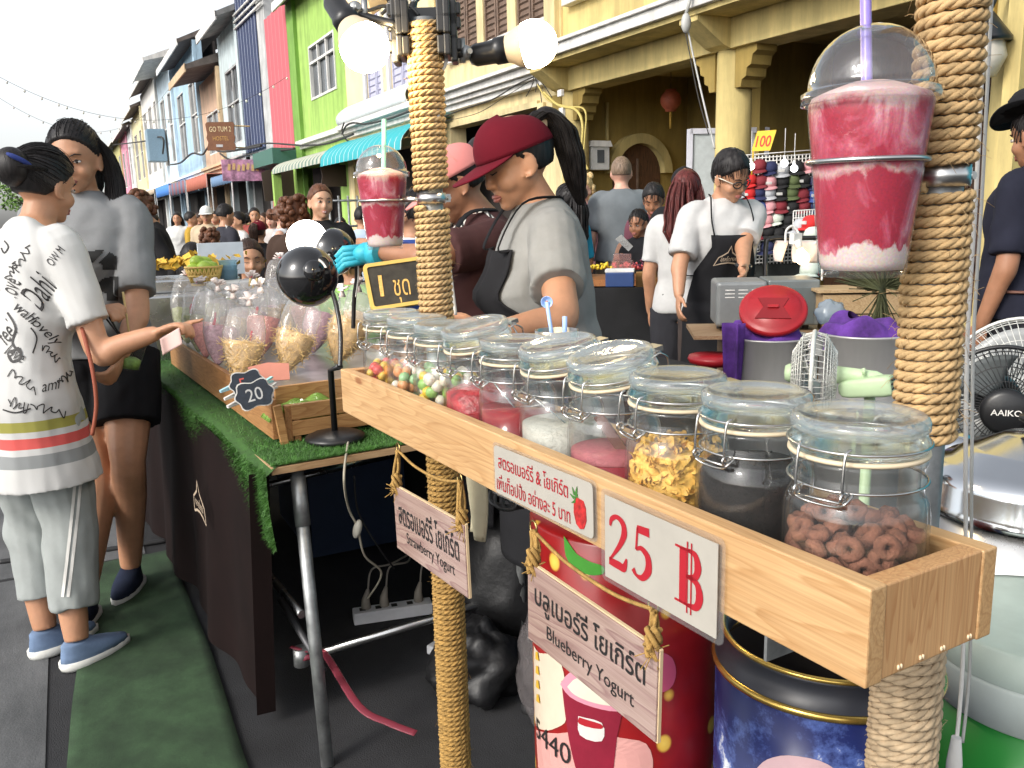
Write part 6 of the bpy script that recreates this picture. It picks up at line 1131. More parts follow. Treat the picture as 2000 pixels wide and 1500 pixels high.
def lump_cloth(lab, c, seed, ex, ey, hang):
    mb = MB(); v_ = V((.79, .61, 0)); s_ = V((.61, -.79, 0))
    def f(u, v):
        a = u * 2 * PI; rr = .2 + .8 * v; n_ = mnoise.noise(V((rr * math.cos(a) * 2.0 + seed, rr * math.sin(a) * 2.0, 1.7))) + .45 * math.sin(rr * 7 * math.cos(a + .5) + 3 * math.sin(rr * 3 * math.sin(a)) + seed); z = .035 * (1 - v) + .026 * n_ - hang * max(0, v - .62) ** 1.3 * (1 + 1.2 * mnoise.noise(V((math.cos(a) * 2, math.sin(a) * 2 + seed, 3)))); return c + s_ * (ex * rr * math.cos(a) * (1 + .12 * n_)) + v_ * (ey * rr * math.sin(a)) + UZ * z
    mb.sheet(f, 90, 26); mb.cur = 1; mb.tube([f(k / 90, 1) for k in range(90)], .0035, 5, closed=True); return tag(mb.build('towel', mat('purple_towel', (.095, .030, .22), .95, var=.6, vs=12, bump=.5, bs=300, sheen=.3) if False else [mat('purple_towel', (.095, .030, .22), .95, var=.6, vs=12, bump=.5, bs=300), M_white]), lab, 'towel')
lump_cloth('purple towel bunched on the right steel drum', P(1672, 638, 2.75), 2, .13, .09, .22); lump_cloth('purple towel under the red lid on the left steel drum', P(1500, 650, 3.0), 5, .15, .12, .30)
m = MB(); p = P(1437, 650, 2.9); m.sheet(lambda u, v: p + V((.79 * .0, 0, 0)) + V((.6, -.8, 0)) * ((u - .5) * .07 * (1 - .3 * v)) + V((.02 * math.sin(u * 7), .02 * math.sin(u * 7 + 1), .03 - .20 * v)), 14, 10); tag(m.build('towel', MATS['purple_towel'], solid=.004), 'purple towel end hanging down left of the left drum', 'towel')
c = P(1510, 606, 2.95); n_ = (EYE - c).normalized() * .75 + UZ * .75; n_.normalize(); F_ = frame(c, UZ.cross(n_), n_.cross(UZ.cross(n_))); ts = thing('cooler_lid', 'red plastic cooler lid leaning on the left steel drum', 'lid', c)
m = MB(); m.M = F_; r_ = .112; m.lathe([(0, -.02), (r_ * .9, -.02), (r_, -.008), (r_, .006), (r_ * .94, .012), (r_ * .80, .014), (r_ * .76, .026), (0, .028)], 48); m.build('disc', mat('lid_red', (.36, .010, .016), .35, var=.06), ts)
m = MB(); m.M = F_; m.prism([(-.05, .030), (.05, .030), (.032, -.010), (.058, -.062), (-.058, -.062), (-.032, -.010)], .004, Matrix.Translation((0, .0, .0265))); m.build('recess', mat('lid_recess_shade', (.22, .006, .010), .45, var=.05), ts); m = MB(); m.M = F_; m.box((0, -.012, .034), (.036, .012, .008)); m.build('grip', MATS['lid_red'], ts, bevel=.002)  # raised plate; the shade of the recess is put into its darker red
# stacked steel pots with dome lid on the right, green bucket
c = P(2010, 1030, 1.5); ts = thing('steel_steamer', 'big shiny steel steamer with a stepped domed lid at the right edge', 'pot', V((c.x, c.y, 0))); z1 = P(1850, 1010, 1.45).z; r_ = .168; cc = V((c.x, c.y, 0)); M_shine = mat('polished_steel', (.62, .64, .66), .14, 1., .08, 3, rvar=.05)
m = MB(); m.lathe([(0, .3), (r_ - .004, .3), (r_ - .004, z1 - .002), (0, z1 - .002)], 56, cc); m.build('body', M_steel, ts); m = MB(); m.lathe([(r_ + .004, z1), (r_ + .006, z1 + .008), (r_, z1 + .016), (r_ - .001, z1 + .05), (r_ - .01, z1 + .065), (r_ - .03, z1 + .080), (r_ - .04, z1 + .082), (r_ - .06, z1 + .100), (r_ - .075, z1 + .102), (.05, z1 + .125), (0, z1 + .128)], 64, cc); m.build('lid', M_shine, ts)
m = MB(); m.lathe([(.012, z1 + .125), (.012, z1 + .14), (.03, z1 + .150), (.03, z1 + .158), (0, z1 + .162)], 24, cc); m.build('knob', M_blk, ts)
c2 = P(1875, 910, 1.75); m = MB(); m.lathe([(0, -.5), (.052, -.5), (.052, .03), (.044, .055), (0, .07)], 32, c2); tag(m.build('steel_canister', M_shine), 'narrow polished canister between the near post and the steamer', 'canister')
c = P(2030, 1360, 1.20); ts = thing('green_bucket', 'green plastic bucket with a pale rim under the steel steamer', 'bucket', V((c.x, c.y, 0))); z1 = P(1900, 1300, 1.13).z - .075; cc = V((c.x, c.y, 0)); r_ = .135; m = MB(); m.lathe([(0, z1 - .36), (r_ * .84, z1 - .36), (r_, z1), (r_ - .003, z1), (0, z1 - .05)], 48, cc); m.build('body', mat('bucket_green', (.025, .26, .04), .35, var=.1, vs=4), ts)
m = MB(); m.lathe([(r_ + .001, z1), (r_ + .006, z1 + .004), (r_ + .012, z1 + .06), (r_ + .004, z1 + .075), (r_ - .004, z1 + .06), (r_ - .004, z1)], 48, cc); m.build('rim', mat('rim_pale', (.50, .56, .52), .4), ts); m = MB(); m.lathe([(r_ + .010, z1 + .066), (r_ + .010, z1 + .11), (r_ - .003, z1 + .11), (0, z1 + .10)], 48, cc); m.build('upper_band', mat('band_pale', (.42, .50, .44), .4), ts)
# oven on a board
a = P(1395, 632, 3.35); c = P(1490, 588, 3.45); yw = .10; ts = thing('toaster_oven', 'grey countertop oven on a board, seen from its back', 'oven', P(1480, 632, 3.4)); F_ = frame(c, V((.83, -.55, 0)), UZ); w = (P(1585, 590, 3.45) - P(1395, 590, 3.45)).length; h = .175
m = MB(); m.M = F_; m.box((-.25 * w, 0, .0), (.5 * w, h, .22)); m.build('side_panel', mat('oven_grey', (.22, .23, .23), .42, .3, .1), ts, bevel=.014, seg=3); m = MB(); m.M = F_; m.box((.25 * w + .002, .002, -.01), (.5 * w, h, .22)); m.build('back_panel', mat('oven_grey2', (.17, .19, .19), .42, .3, .1), ts, bevel=.006)
m = MB(); m.M = F_
for i in range(4):
    for j in range(3): m.box((-.37 * w + .05 * i, .055 - .014 * j, .1105), (.036, .004, .002))
m.build('vent_slots', M_white, ts); m = MB(); m.M = F_
for j in range(6): m.box((.03 * w, .06 - .012 * j, .1015), (.018, .005, .002))
m.build('side_vents', M_white, ts); m = MB(); m.M = F_; m.box((.28 * w, -.01, .1005), (.36 * w, h * .8, .003)); m.build('recessed_plate', mat('oven_plate', (.14, .16, .16), .4, .4), ts, bevel=.004)
m = MB(); m.M = F_
for x in (-.45, -.05, .4): m.lathe([(0, -.012), (.012, -.012), (.012, .0), (0, 0)], 12, (x * w, -h / 2, .06), Matrix.Rotation(-PI / 2, 4, 'X'))
m.build('foot', M_blk, ts)
m = MB(); m.M = frame(P(1480, 640, 3.42), V((.83, -.55, 0)), UZ); m.box((0, -.015, -.02), (w * 1.35, .014, .36)); m.box((.1, -.40, -.1), (w * 1.2, .75, .2)); tag(m.build('oven_stand', wood('stand_wood', (.36, .25, .15), (.28, .17, .09), 0, 1, .6, False)), 'pale board stand carrying the grey oven', 'stand')
m = MB(); m.M = frame(P(1675, 578, 3.3), V((.83, -.55, 0)), UZ); m.box((0, -.02, 0), (.30, .07, .2)); m.box((0, .028, 0), (.34, .01, .22)); m.box((.03, -.30, 0), (.3, .48, .2)); tag(m.build('wood_box', wood('box_pale', (.50, .36, .20), (.40, .26, .13), 0, 1, .6, False)), 'pale wooden box stand behind the drums', 'box')
m = MB(); p = P(1722, 598, 3.0)
for k in range(170): a = rnd.uniform(-1, 1); m.tube([p + V((rnd.gauss(0, .02), rnd.gauss(0, .02), -.05)), p + V((.05 * a, .03 * a, .06)), p + V((.14 * a + rnd.gauss(0, .02), -.06 * a, .10 + rnd.gauss(0, .03)))], .0022, 3, cap=False)
tag(m.build('dried_herbs', mat('herb_brown', (.06, .065, .025), .9, var=.4)), 'bundle of dark dried herbs behind the near post', 'herbs')
blob('plastic_bag', 'pale bluish plastic bag puffed between the drums', P(1622, 612, 3.0), (.055, .045, .045), clear('bag_bluish', (.8, .88, .95), 1.45, .1, .55, (.52, .62, .72), .6, 40), 'bag', 4, .22, 1.8)
ts = thing('food_rail', 'black pipe rail with paper sheets clipped to it over the oven', 'rail', P(1550, 560, 4.2)); m = MB(); m.tube(spline([P(1495, 545, 4.2), P(1496, 480, 4.2), P(1506, 466, 4.2), P(1560, 465, 4.2), P(1612, 464, 4.2)], 6), .012, 8); m.build('pipe', M_blk, ts)
for k, (x0, x1, y0, y1) in enumerate(((1516, 1536, 470, 512), (1552, 1606, 470, 514))):
    a, b_, c_, d_ = P(x0, y0, 4.18), P(x1, y0, 4.18), P(x1 - 3, y1, 4.15), P(x0 - 3, y1 - 2, 4.15); m = MB(); m.sheet(lambda u, v: lerp(lerp(a, b_, u), lerp(d_, c_, u), v) + V((0, .015 * math.sin(u * 5 + v * 3), 0)), 8, 8); tag(m.build('paper_sheet', mat('paper_pinkish', (.62, .52, .47), .8), solid=.001), ['narrow paper sheet hanging left on the black rail', 'wide paper sheet hanging behind the warm bulb'][k], 'paper')
ts = thing('clip_lamp', 'white clip lamp with a warm bulb hung on the black rail', 'lamp', P(1560, 470, 4.1)); m = MB(); bulb_mesh(m, P(1568, 505, 4.08), P(1572, 520, 4.08) - P(1560, 480, 4.08), .030); m.build('bulb', bulb_mat('bulb_warm', (1, .72, .38), 10), ts)
m = MB(); m.tube(spline([P(1534, 476, 4.1), P(1536, 450, 4.1), P(1550, 442, 4.1), P(1562, 460, 4.1)], 5), .006, 6); m.box(P(1554, 466, 4.09), (.05, .03, .05)); m.tube([P(1556, 470, 4.08), P(1562, 486, 4.08)], .018, 10); m.build('clip', M_white, ts); cable('rail_wire', 'white wire with a plug hanging right of the warm bulb', [P(1590, 478, 4.1), P(1604, 466, 4.1), P(1606, 500, 4.1), P(1605, 548, 4.1)], .005, M_white)
# ---- cap stall: wire grid with caps, hanging bulbs, price flag
NX = V((-.80, -.60, 0)); SX = V((.60, -.80, 0))
gridd = 10.2
ts = thing('cap_rack', 'tall white wire grid panel hung with rows of caps', 'rack', P(1520, 480, gridd)); m = MB(); a, b_ = P(1432, 305, gridd), P(1625, 290, gridd); x = b_ - a; Lx = x.length; x.normalize(); z0, z1 = P(1440, 520, gridd).z, a.z
for k in range(28): p = a + x * (Lx * k / 27); m.tube([V((p.x, p.y, z0)), V((p.x, p.y, z1))], .007, 4)
for k in range(30): zz = lerp(z0, z1, k / 29); m.tube([V((a.x, a.y, zz)), V((a.x, a.y, zz)) + x * Lx], .007, 4)
m.build('wires', M_white, ts)
m = MB(); p = P(1537, 425, gridd + .2); m.box(p, (.05, 1.3, 1.45), Matrix.Rotation(math.atan2(x.y, x.x) - PI / 2, 3, 'Z')); tag(m.build('dark_backdrop', mat('stall_black', (.02, .022, .02), .9, var=.6, vs=6)), 'black panel standing in for the dark interior behind the cap grid', 'cloth')  # flat near-black panel, painted darkness of the interior behind the caps
def cap_mesh(mb1, mb2):
    mb1.lathe([(0, .105), (.035, .102), (.065, .085), (.083, .05), (.088, .0), (.084, -.002), (.078, .045), (.06, .078), (0, .095)], 20)
    def br(u, v): a = (u - .5) * 2.5; r = lerp(.085, .16 - .045 * (abs(u - .5) * 2) ** 2.2, v); return (r * math.sin(a) * .92, r * math.cos(a), .004 - .022 * v * (1 - .2 * math.cos(a)) - .012 * (abs(u - .5) * 2) ** 2)
    mb2.sheet(br, 12, 4)
capcol = {'dusty_pink': (.62, .30, .32), 'maroon': (.20, .02, .03), 'navy': (.02, .025, .08), 'black': (.012, .012, .013), 'pale_grey': (.42, .43, .45), 'royal_blue': (.05, .09, .30), 'khaki': (.45, .36, .18), 'bright_red': (.55, .02, .02), 'mint_white': (.55, .60, .52), 'olive': (.10, .13, .05)}
capm = {}
for n_, cc in capcol.items():
    a1, a2 = MB(), MB(); cap_mesh(a1, a2); capm[n_] = (a1.mesh('crown', mat('cap_' + n_, cc, .85, var=.12)), a2.mesh('brim', mat('cap_' + n_, cc, .85)))
deco = MB(); deco.box((0, .084, .045), (.07, .012, .03)); deco_me = deco.mesh('patch', M_white)
def cap(n_, c, rz, lab, sc=1., patch=False, tilt=-.35):
    t_ = thing('baseball_cap', lab, 'cap', c, rz, 'caps on the cap stall'); t_.scale = (sc, sc, sc); t_.rotation_euler = (tilt, 0, rz)
    for me, pn in zip(capm[n_], ('crown', 'brim')):
        o = bpy.data.objects.new(pn, me); COL.objects.link(o); o.parent = t_
        if pn == 'brim': s = o.modifiers.new('s', 'SOLIDIFY'); s.thickness = .005
    if patch: o = bpy.data.objects.new('patch', deco_me); COL.objects.link(o); o.parent = t_
rows = [(1446, 330, 'black'), (1484, 322, 'maroon'), (1506, 326, 'navy'), (1528, 330, 'pale_grey'), (1556, 325, 'black'), (1585, 322, 'dusty_pink'), (1448, 352, 'navy'), (1465, 350, 'bright_red'), (1487, 352, 'maroon'), (1503, 354, 'dusty_pink'), (1530, 352, 'black'), (1549, 351, 'olive'), (1570, 350, 'black'), (1592, 354, 'navy'),
        (1443, 372, 'pale_grey'), (1464, 376, 'bright_red'), (1482, 374, 'navy'), (1502, 374, 'pale_grey'), (1524, 375, 'black'), (1546, 374, 'olive'), (1568, 378, 'maroon'), (1590, 378, 'royal_blue'), (1448, 400, 'royal_blue'), (1470, 402, 'pale_grey'), (1484, 404, 'royal_blue'), (1504, 402, 'dusty_pink'), (1524, 400, 'maroon'), (1548, 402, 'black'), (1570, 400, 'maroon'), (1592, 400, 'navy'),
        (1446, 428, 'navy'), (1462, 426, 'pale_grey'), (1480, 424, 'khaki'), (1498, 428, 'dusty_pink'), (1518, 424, 'mint_white'), (1540, 428, 'black'), (1476, 452, 'maroon'), (1500, 450, 'black'), (1520, 454, 'black'), (1452, 452, 'navy'), (1472, 474, 'pale_grey'), (1500, 480, 'navy')]
face = math.atan2(-x.x * 0 + (EYE - P(1520, 400, gridd)).y, (EYE - P(1520, 400, gridd)).x) - PI / 2
rn = ['top', 'second', 'third', 'fourth', 'fifth', 'sixth', 'lowest']; seen = {}
ry = lambda y: 0 if y < 340 else 1 if y < 362 else 2 if y < 388 else 3 if y < 414 else 4 if y < 440 else 5 if y < 465 else 6
for i, (px, py, n_) in enumerate(rows):
    k = (ry(py), n_); seen[k] = seen.get(k, 0) + 1; nth = ['', 'second ', 'third ', 'fourth '][seen[k] - 1]; cap(n_, P(px, py + 6, gridd - .12), face + rnd.uniform(-.9, .1), '%s%s cap from the left in the %s row of the cap grid' % (nth, n_.replace('_', ' '), rn[ry(py)]), .95, i % 3 == 0)
ts2 = thing('grid_basket', 'small white wire basket rack holding a bright red cap', 'rack', P(1580, 450, 8.6)); m = MB(); a, b_ = P(1550, 412, 8.6), P(1608, 408, 8.6)
for k in range(12): p = lerp(a, b_, k / 11); m.tube([p, p - V((0, 0, .42))], .006, 4)
for k in range(7): m.tube([a - V((0, 0, .07 * k)), b_ - V((0, 0, .07 * k))], .006, 4)
m.build('wires', M_white, ts2); cap('bright_red', P(1584, 442, 8.2), face - .9, 'bright red cap with white emblem on the small basket rack', 1.0, True, -.1); cap('pale_grey', P(1566, 448, 8.3), face - .8, 'pale grey lettered cap left of the bright red one', 1.0, False, -.1); cap('mint_white', P(1588, 464, 8.0), face - 1.2, 'whitish cap below the bright red one', .95, False, -.1); cap('mint_white', P(1582, 533, 6.6), face - .5, 'white cap lying behind the oven', .9, False, 0)
for k, (px, py, lab) in enumerate(((1467, 325, 'leftmost of three round white bulbs hung before the cap grid'), (1532, 319, 'upper right round white bulb before the cap grid'), (1551, 329, 'lowest right round white bulb before the cap grid'))):
    c = P(px, py, 9.0); t_ = thing('hanging_bulb', lab, 'bulb', c, group='bulbs over the cap stall'); m = MB(); m.ell(c, (.036, .036, .036)); m.build('globe', mat('bulb_cool', (.95, .98, 1), .4, var=0, emit=8), t_); m = MB(); m.tube([c + V((0, 0, .03)), c + V((0, 0, .08))], .016, 8); m.tube([c + V((0, 0, .08)), c + V((0, 0, .35))], .004, 5); m.build('socket', M_white, t_)
c = P(1490, 276, 9.4); t_ = thing('price_flag', 'slanted yellow price flag reading 100 above the caps', 'price sign', c); F_ = frame(c, V((.62, -.78, 0)), UZ); m = MB(); m.prism([(-.12, -.10), (.08, -.10), (.14, .11), (-.06, .11)], .006, F_); m.build('card', mat('flag_yellow', (.72, .46, .02), .5), t_); m = MB(); put_text(m, '100', F_ @ Matrix.Translation((.005, 0, .008)), fit=(.17, .12), bold=.02, shear=.25); m.build('lettering', mat('flag_red', (.5, .03, .01), .5), t_); m = MB(); m.tube([F_ @ V((-.1, -.1, -.004)), F_ @ V((-.11, -.35, -.004))], .01, 6); m.build('stick', M_pyel, t_)
t_ = thing('display_board', 'white framed display board standing behind the arcade column', 'board', P(1410, 400, 11.8)); a, b_ = P(1347, 257, 11.8), P(1496, 254, 11.8); x = b_ - a; w = x.length; F_ = frame((a + b_) / 2, x, UZ); m = MB(); m.M = F_; m.box((0, -.8, 0), (w, 1.6, .05)); m.build('panel', mat('panel_grey', (.50, .54, .54), .5), t_); m = MB(); m.M = F_
for dx in (-.5, .5): m.box((dx * w, -.8, .02), (.07, 1.66, .07))
m.box((0, 0, .02), (w, .07, .07)); m.build('frame', mat('frame_lav', (.62, .62, .68), .5), t_)
# fruit stall in the middle distance
t_ = thing('fruit_table', 'table with black cloth carrying cut fruit beside the boy', 'table', P(1220, 620, 5.6)); F_ = frame(P(1225, 540, 5.7), V((.80, -.60, 0)), UZ); m = MB(); m.M = F_; m.box((0, -.02, 0), (.55, .04, .5)); m.build('top', wood('orange_board', (.40, .17, .05), (.28, .10, .03), 0, 1, .5, False), t_); m = MB(); m.M = F_; m.box((0.02, -.42, 0), (.6, .74, .55)); m.build('cloth', MATS['black_cloth'], t_)
for lab, px, n_, cc, sx in (('yellow cut fruit pieces on the fruit table', 1178, 40, (.70, .50, .03), .05), ('pink melon cubes on the fruit table', 1228, 50, (.62, .10, .10), .06), ('dark purple fruit pieces on the fruit table', 1262, 40, (.12, .02, .05), .05)):
    m = MB(); c = P(px, 524, 5.55)
    for k in range(n_): s = rnd.uniform(.010, .018); m.box(c + V((rnd.gauss(0, sx * .8), rnd.gauss(0, sx * .8), abs(rnd.gauss(0, .016)))), (s, s, s), Matrix.Rotation(rnd.uniform(0, 3), 3, (rnd.random(), rnd.random(), 1)), True)
    tag(m.build('cut_fruit', mat('fruit_' + lab.split()[0], cc, .4, var=.3, vs=30)), lab, 'fruit', kind='stuff')
m = MB(); m.M = frame(P(1216, 516, 5.35), V((.80, -.60, 0)), UZ); m.box((0, 0, 0), (.13, .05, .10)); m.box((0.0, .045, 0), (.11, .04, .09)); m.M = None; tag(m.build('fruit_box', clear('box_clear', (.95, .9, .9), 1.45, .06, .2, (.8, .5, .48)), bevel=.006), 'two clear plastic boxes of red fruit stacked on the fruit table', 'box'); m = MB(); m.M = frame(P(1211, 545, 5.15), V((.80, -.60, 0)), UZ); m.box((0, 0, 0), (.165, .085, .12)); cb_ = tag(m.build('blue_cooler', mat('cooler_blue', (.02, .05, .16), .45), bevel=.006), 'small navy blue box with a white lid under the fruit', 'box'); m = MB(); m.M = frame(P(1211, 528, 5.15), V((.80, -.60, 0)), UZ); m.box((0, 0, 0), (.17, .018, .125)); m.build('cover', M_white, cb_, bevel=.004)
m = MB(); m.M = frame(P(1262, 545, 5.3), V((.80, -.60, 0)), UZ); m.box((0, 0, 0), (.12, .085, .12)); m.M = None; tag(m.build('wicker_box', wood('wicker', (.36, .20, .06), (.22, .11, .03), 0, 3, .7, False)), 'brown wicker box beside the navy box', 'box')
m = MB(); m.M = frame(P(1395, 700, 3.3), V((.8, -.6, 0)), UZ); m.lathe([(0, -.02), (.09, -.02), (.10, .0), (.095, .012), (0, .012)], 32, (0, 0, 0), Matrix.Rotation(-PI / 2, 4, 'X')); m.M = None; tag(m.build('plastic_stool', mat('stool_red', (.35, .012, .02), .4)), 'dark red plastic stool top low behind the jars', 'stool')
# ================================================================ people
def skin(n, c): return mat(n, c, .5, var=.10, vs=22, bump=.12, bs=350, sss=.12, dist=.001)
SK1 = skin('skin_tan', (.46, .235, .135)); SK2 = skin('skin_brown', (.33, .155, .085)); SK3 = skin('skin_fair', (.60, .33, .24)); SK4 = skin('skin_light', (.52, .29, .18))
def hairmat(n, c):
    m_, t, b = nodes(n); co = coords(t, (150, 150, 14)); n1 = nd(t, 'TexNoise', Scale=1., Detail=4); lk(t, co, n1.inputs['Vector']); r = ramp(t, [(.3, [x * .5 for x in c]), (.7, [x * 1.7 for x in c])]); lk(t, n1.outputs['Fac'], r.inputs['Fac']); lk(t, r.outputs[0], b.inputs['Base Color']); b.inputs['Roughness'].default_value = .46; bp = nd(t, 'Bump', Strength=.7, Distance=.002); lk(t, n1.outputs['Fac'], bp.inputs['Height']); lk(t, bp.outputs[0], b.inputs['Normal']); b.inputs['Specular IOR Level'].default_value = .28; return m_
HB = hairmat('hair_black', (.012, .010, .010)); HBR = hairmat('hair_brown', (.10, .040, .02)); HRD = hairmat('hair_auburn', (.085, .018, .016)); HBL = hairmat('hair_blonde', (.48, .34, .16)); HSH = hairmat('hair_cropped', (.16, .11, .075)); HDB = hairmat('hair_darkbrown', (.035, .018, .012))
M_lip = mat('lips', (.36, .12, .095), .4, var=.1); M_brow = mat('brow', (.02, .014, .012), .8); M_eyew = mat('eye_white', (.62, .58, .54), .25, var=0)
def fab(n, c, var=.1, bump=.35, rough=.9): return mat(n, c, rough, var=var, vs=9, bump=bump, bs=700, dist=.0015, spec=.2)
RINGS = [(.76, .150, .100, -.005), (.86, .168, .115, -.012), (.95, .160, .112, -.006), (1.04, .140, .100, .002), (1.14, .146, .106, .006), (1.22, .158, .114, .010), (1.30, .170, .106, .002), (1.355, .150, .086, -.008), (1.395, .095, .066, -.014), (1.425, .058, .054, -.012)]
def ringat(z, bw=1., chest=0., belly=0.):
    R_ = RINGS
    if z <= R_[0][0]: a = R_[0]
    elif z >= R_[-1][0]: a = R_[-1]
    else:
        for p_, q_ in zip(R_, R_[1:]):
            if z <= q_[0]: t = (z - p_[0]) / (q_[0] - p_[0]); a = tuple(lerp(x, y, t) for x, y in zip(p_, q_)); break
    k = math.exp(-((z - 1.20) / .055) ** 2) * chest; k2 = math.exp(-((z - .98) / .10) ** 2) * belly; w = bw if z < 1.33 else lerp(bw, 1, (z - 1.33) / .1) if z < 1.43 else 1
    return a[1] * w, a[2] * w + k * .5 + k2 * .5, a[3] + k * .5 + k2 * .5
def torso(mb, z0, z1, g, bw, chest, belly, flare=0., n=28):
    rg = []; K_ = max(4, int((z1 - z0) / .03))
    for i in range(K_ + 1):
        z = lerp(z0, z1, i / K_); hw, hd, yo = ringat(z, bw, chest, belly); f = flare * max(0, (1.0 - z)) ; gg = g if z < 1.37 else g * max(.25, (1.44 - z) / .07)
        rg.append([V(((hw + gg + f) * math.copysign(abs(math.cos(a)) ** .85, math.cos(a)), yo + (hd + gg + f * .8) * math.copysign(abs(math.sin(a)) ** .85, math.sin(a)), z)) for a in [k * 2 * PI / n for k in range(n)]])
    mb.loft(rg)
def hand(mb, w, d, nrm, side, curl=.5, point=False, s=1.):
    """palm, four unequal bent fingers and a thumb; nrm = palm side, side = towards the thumb"""
    d = d.normalized(); nrm = (nrm - d * nrm.dot(d)).normalized(); t = d.cross(nrm); t = t if t.dot(side) > 0 else -t
    Rm = Matrix((t, nrm, d)).transposed(); mb.tube([w - d * .03, w + d * .012], [.024 * s, .024 * s], 10); mb.ell(w + d * .048 * s, (.040 * s, .0145 * s, .052 * s), Rm); mb.ell(w + d * .066 * s, (.040 * s, .0125 * s, .030 * s), Rm)
    for k, (o, ln) in enumerate(((.030, .068), (.010, .078), (-.010, .073), (-.029, .058))):
        p = w + d * .084 * s + t * o * s; c = (.05 if (point and k == 0) else curl * (1 + .12 * k)); dd = (d + t * o * 1.2).normalized(); pts = [p]; a = c * .5
        for q_ in (.45, .32, .23): e = dd * math.cos(a) + nrm * math.sin(a); pts.append(pts[-1] + e * ln * q_ * s); a += c
        mb.tube(pts, [.0098 * s, .0088 * s, .0080 * s, .0066 * s], 9)
    p = w + d * .028 * s + t * .030 * s; e1 = (d * .7 + t * .65 + nrm * .3).normalized(); e2 = (d * .9 + t * .15 + nrm * .35).normalized(); mb.tube([p, p + e1 * .032 * s, p + (e1 * .032 + e2 * .028) * s, p + (e1 * .032 + e2 * .050) * s], [.0125 * s, .0105 * s, .0095 * s, .007 * s], 9)
def face_parts(mb, look):
    """lips, brows, lashes and eyes laid on the face; material slots 1 brow, 2 white, 3 lips"""
    mb.cur = 3; mb.tube([(-.022, .0845, 1.4755), (-.010, .0915, 1.4785), (0, .0925, 1.4770), (.010, .0915, 1.4785), (.022, .0845, 1.4755)], [.0015, .0052, .0050, .0052, .0015], 8); mb.tube([(-.020, .084, 1.4725), (-.008, .0905, 1.4690), (.008, .0905, 1.4690), (.020, .084, 1.4725)], [.0015, .0062, .0062, .0015], 8)
    for s in (-1, 1):
        mb.cur = 1; mb.tube([(s * .014, .0905, 1.5575), (s * .030, .0875, 1.5640), (s * .046, .0745, 1.5595)], [.0030, .0036, .0016], 6, flat=.6)
        if look == 'down': mb.tube([(s * .017, .0850, 1.5375), (s * .030, .0855, 1.5340), (s * .043, .0765, 1.5370)], [.0010, .0022, .0014], 6)
        else:
            mb.cur = 2; mb.ell((s * .0305, .0790, 1.5385), (.0125, .0075, .0058)); mb.cur = 1; mb.ell((s * .0305, .0840, 1.5385), (.0054, .0040, .0054)); mb.tube([(s * .016, .0840, 1.5370), (s * .030, .0872, 1.5450), (s * .044, .0765, 1.5395)], [.0012, .0024, .0014], 6)
    if look == 'smile': mb.cur = 2; mb.tube([(-.016, .0895, 1.4735), (0, .0935, 1.4715), (.016, .0895, 1.4735)], [.002, .0048, .002], 8)
    mb.cur = 0
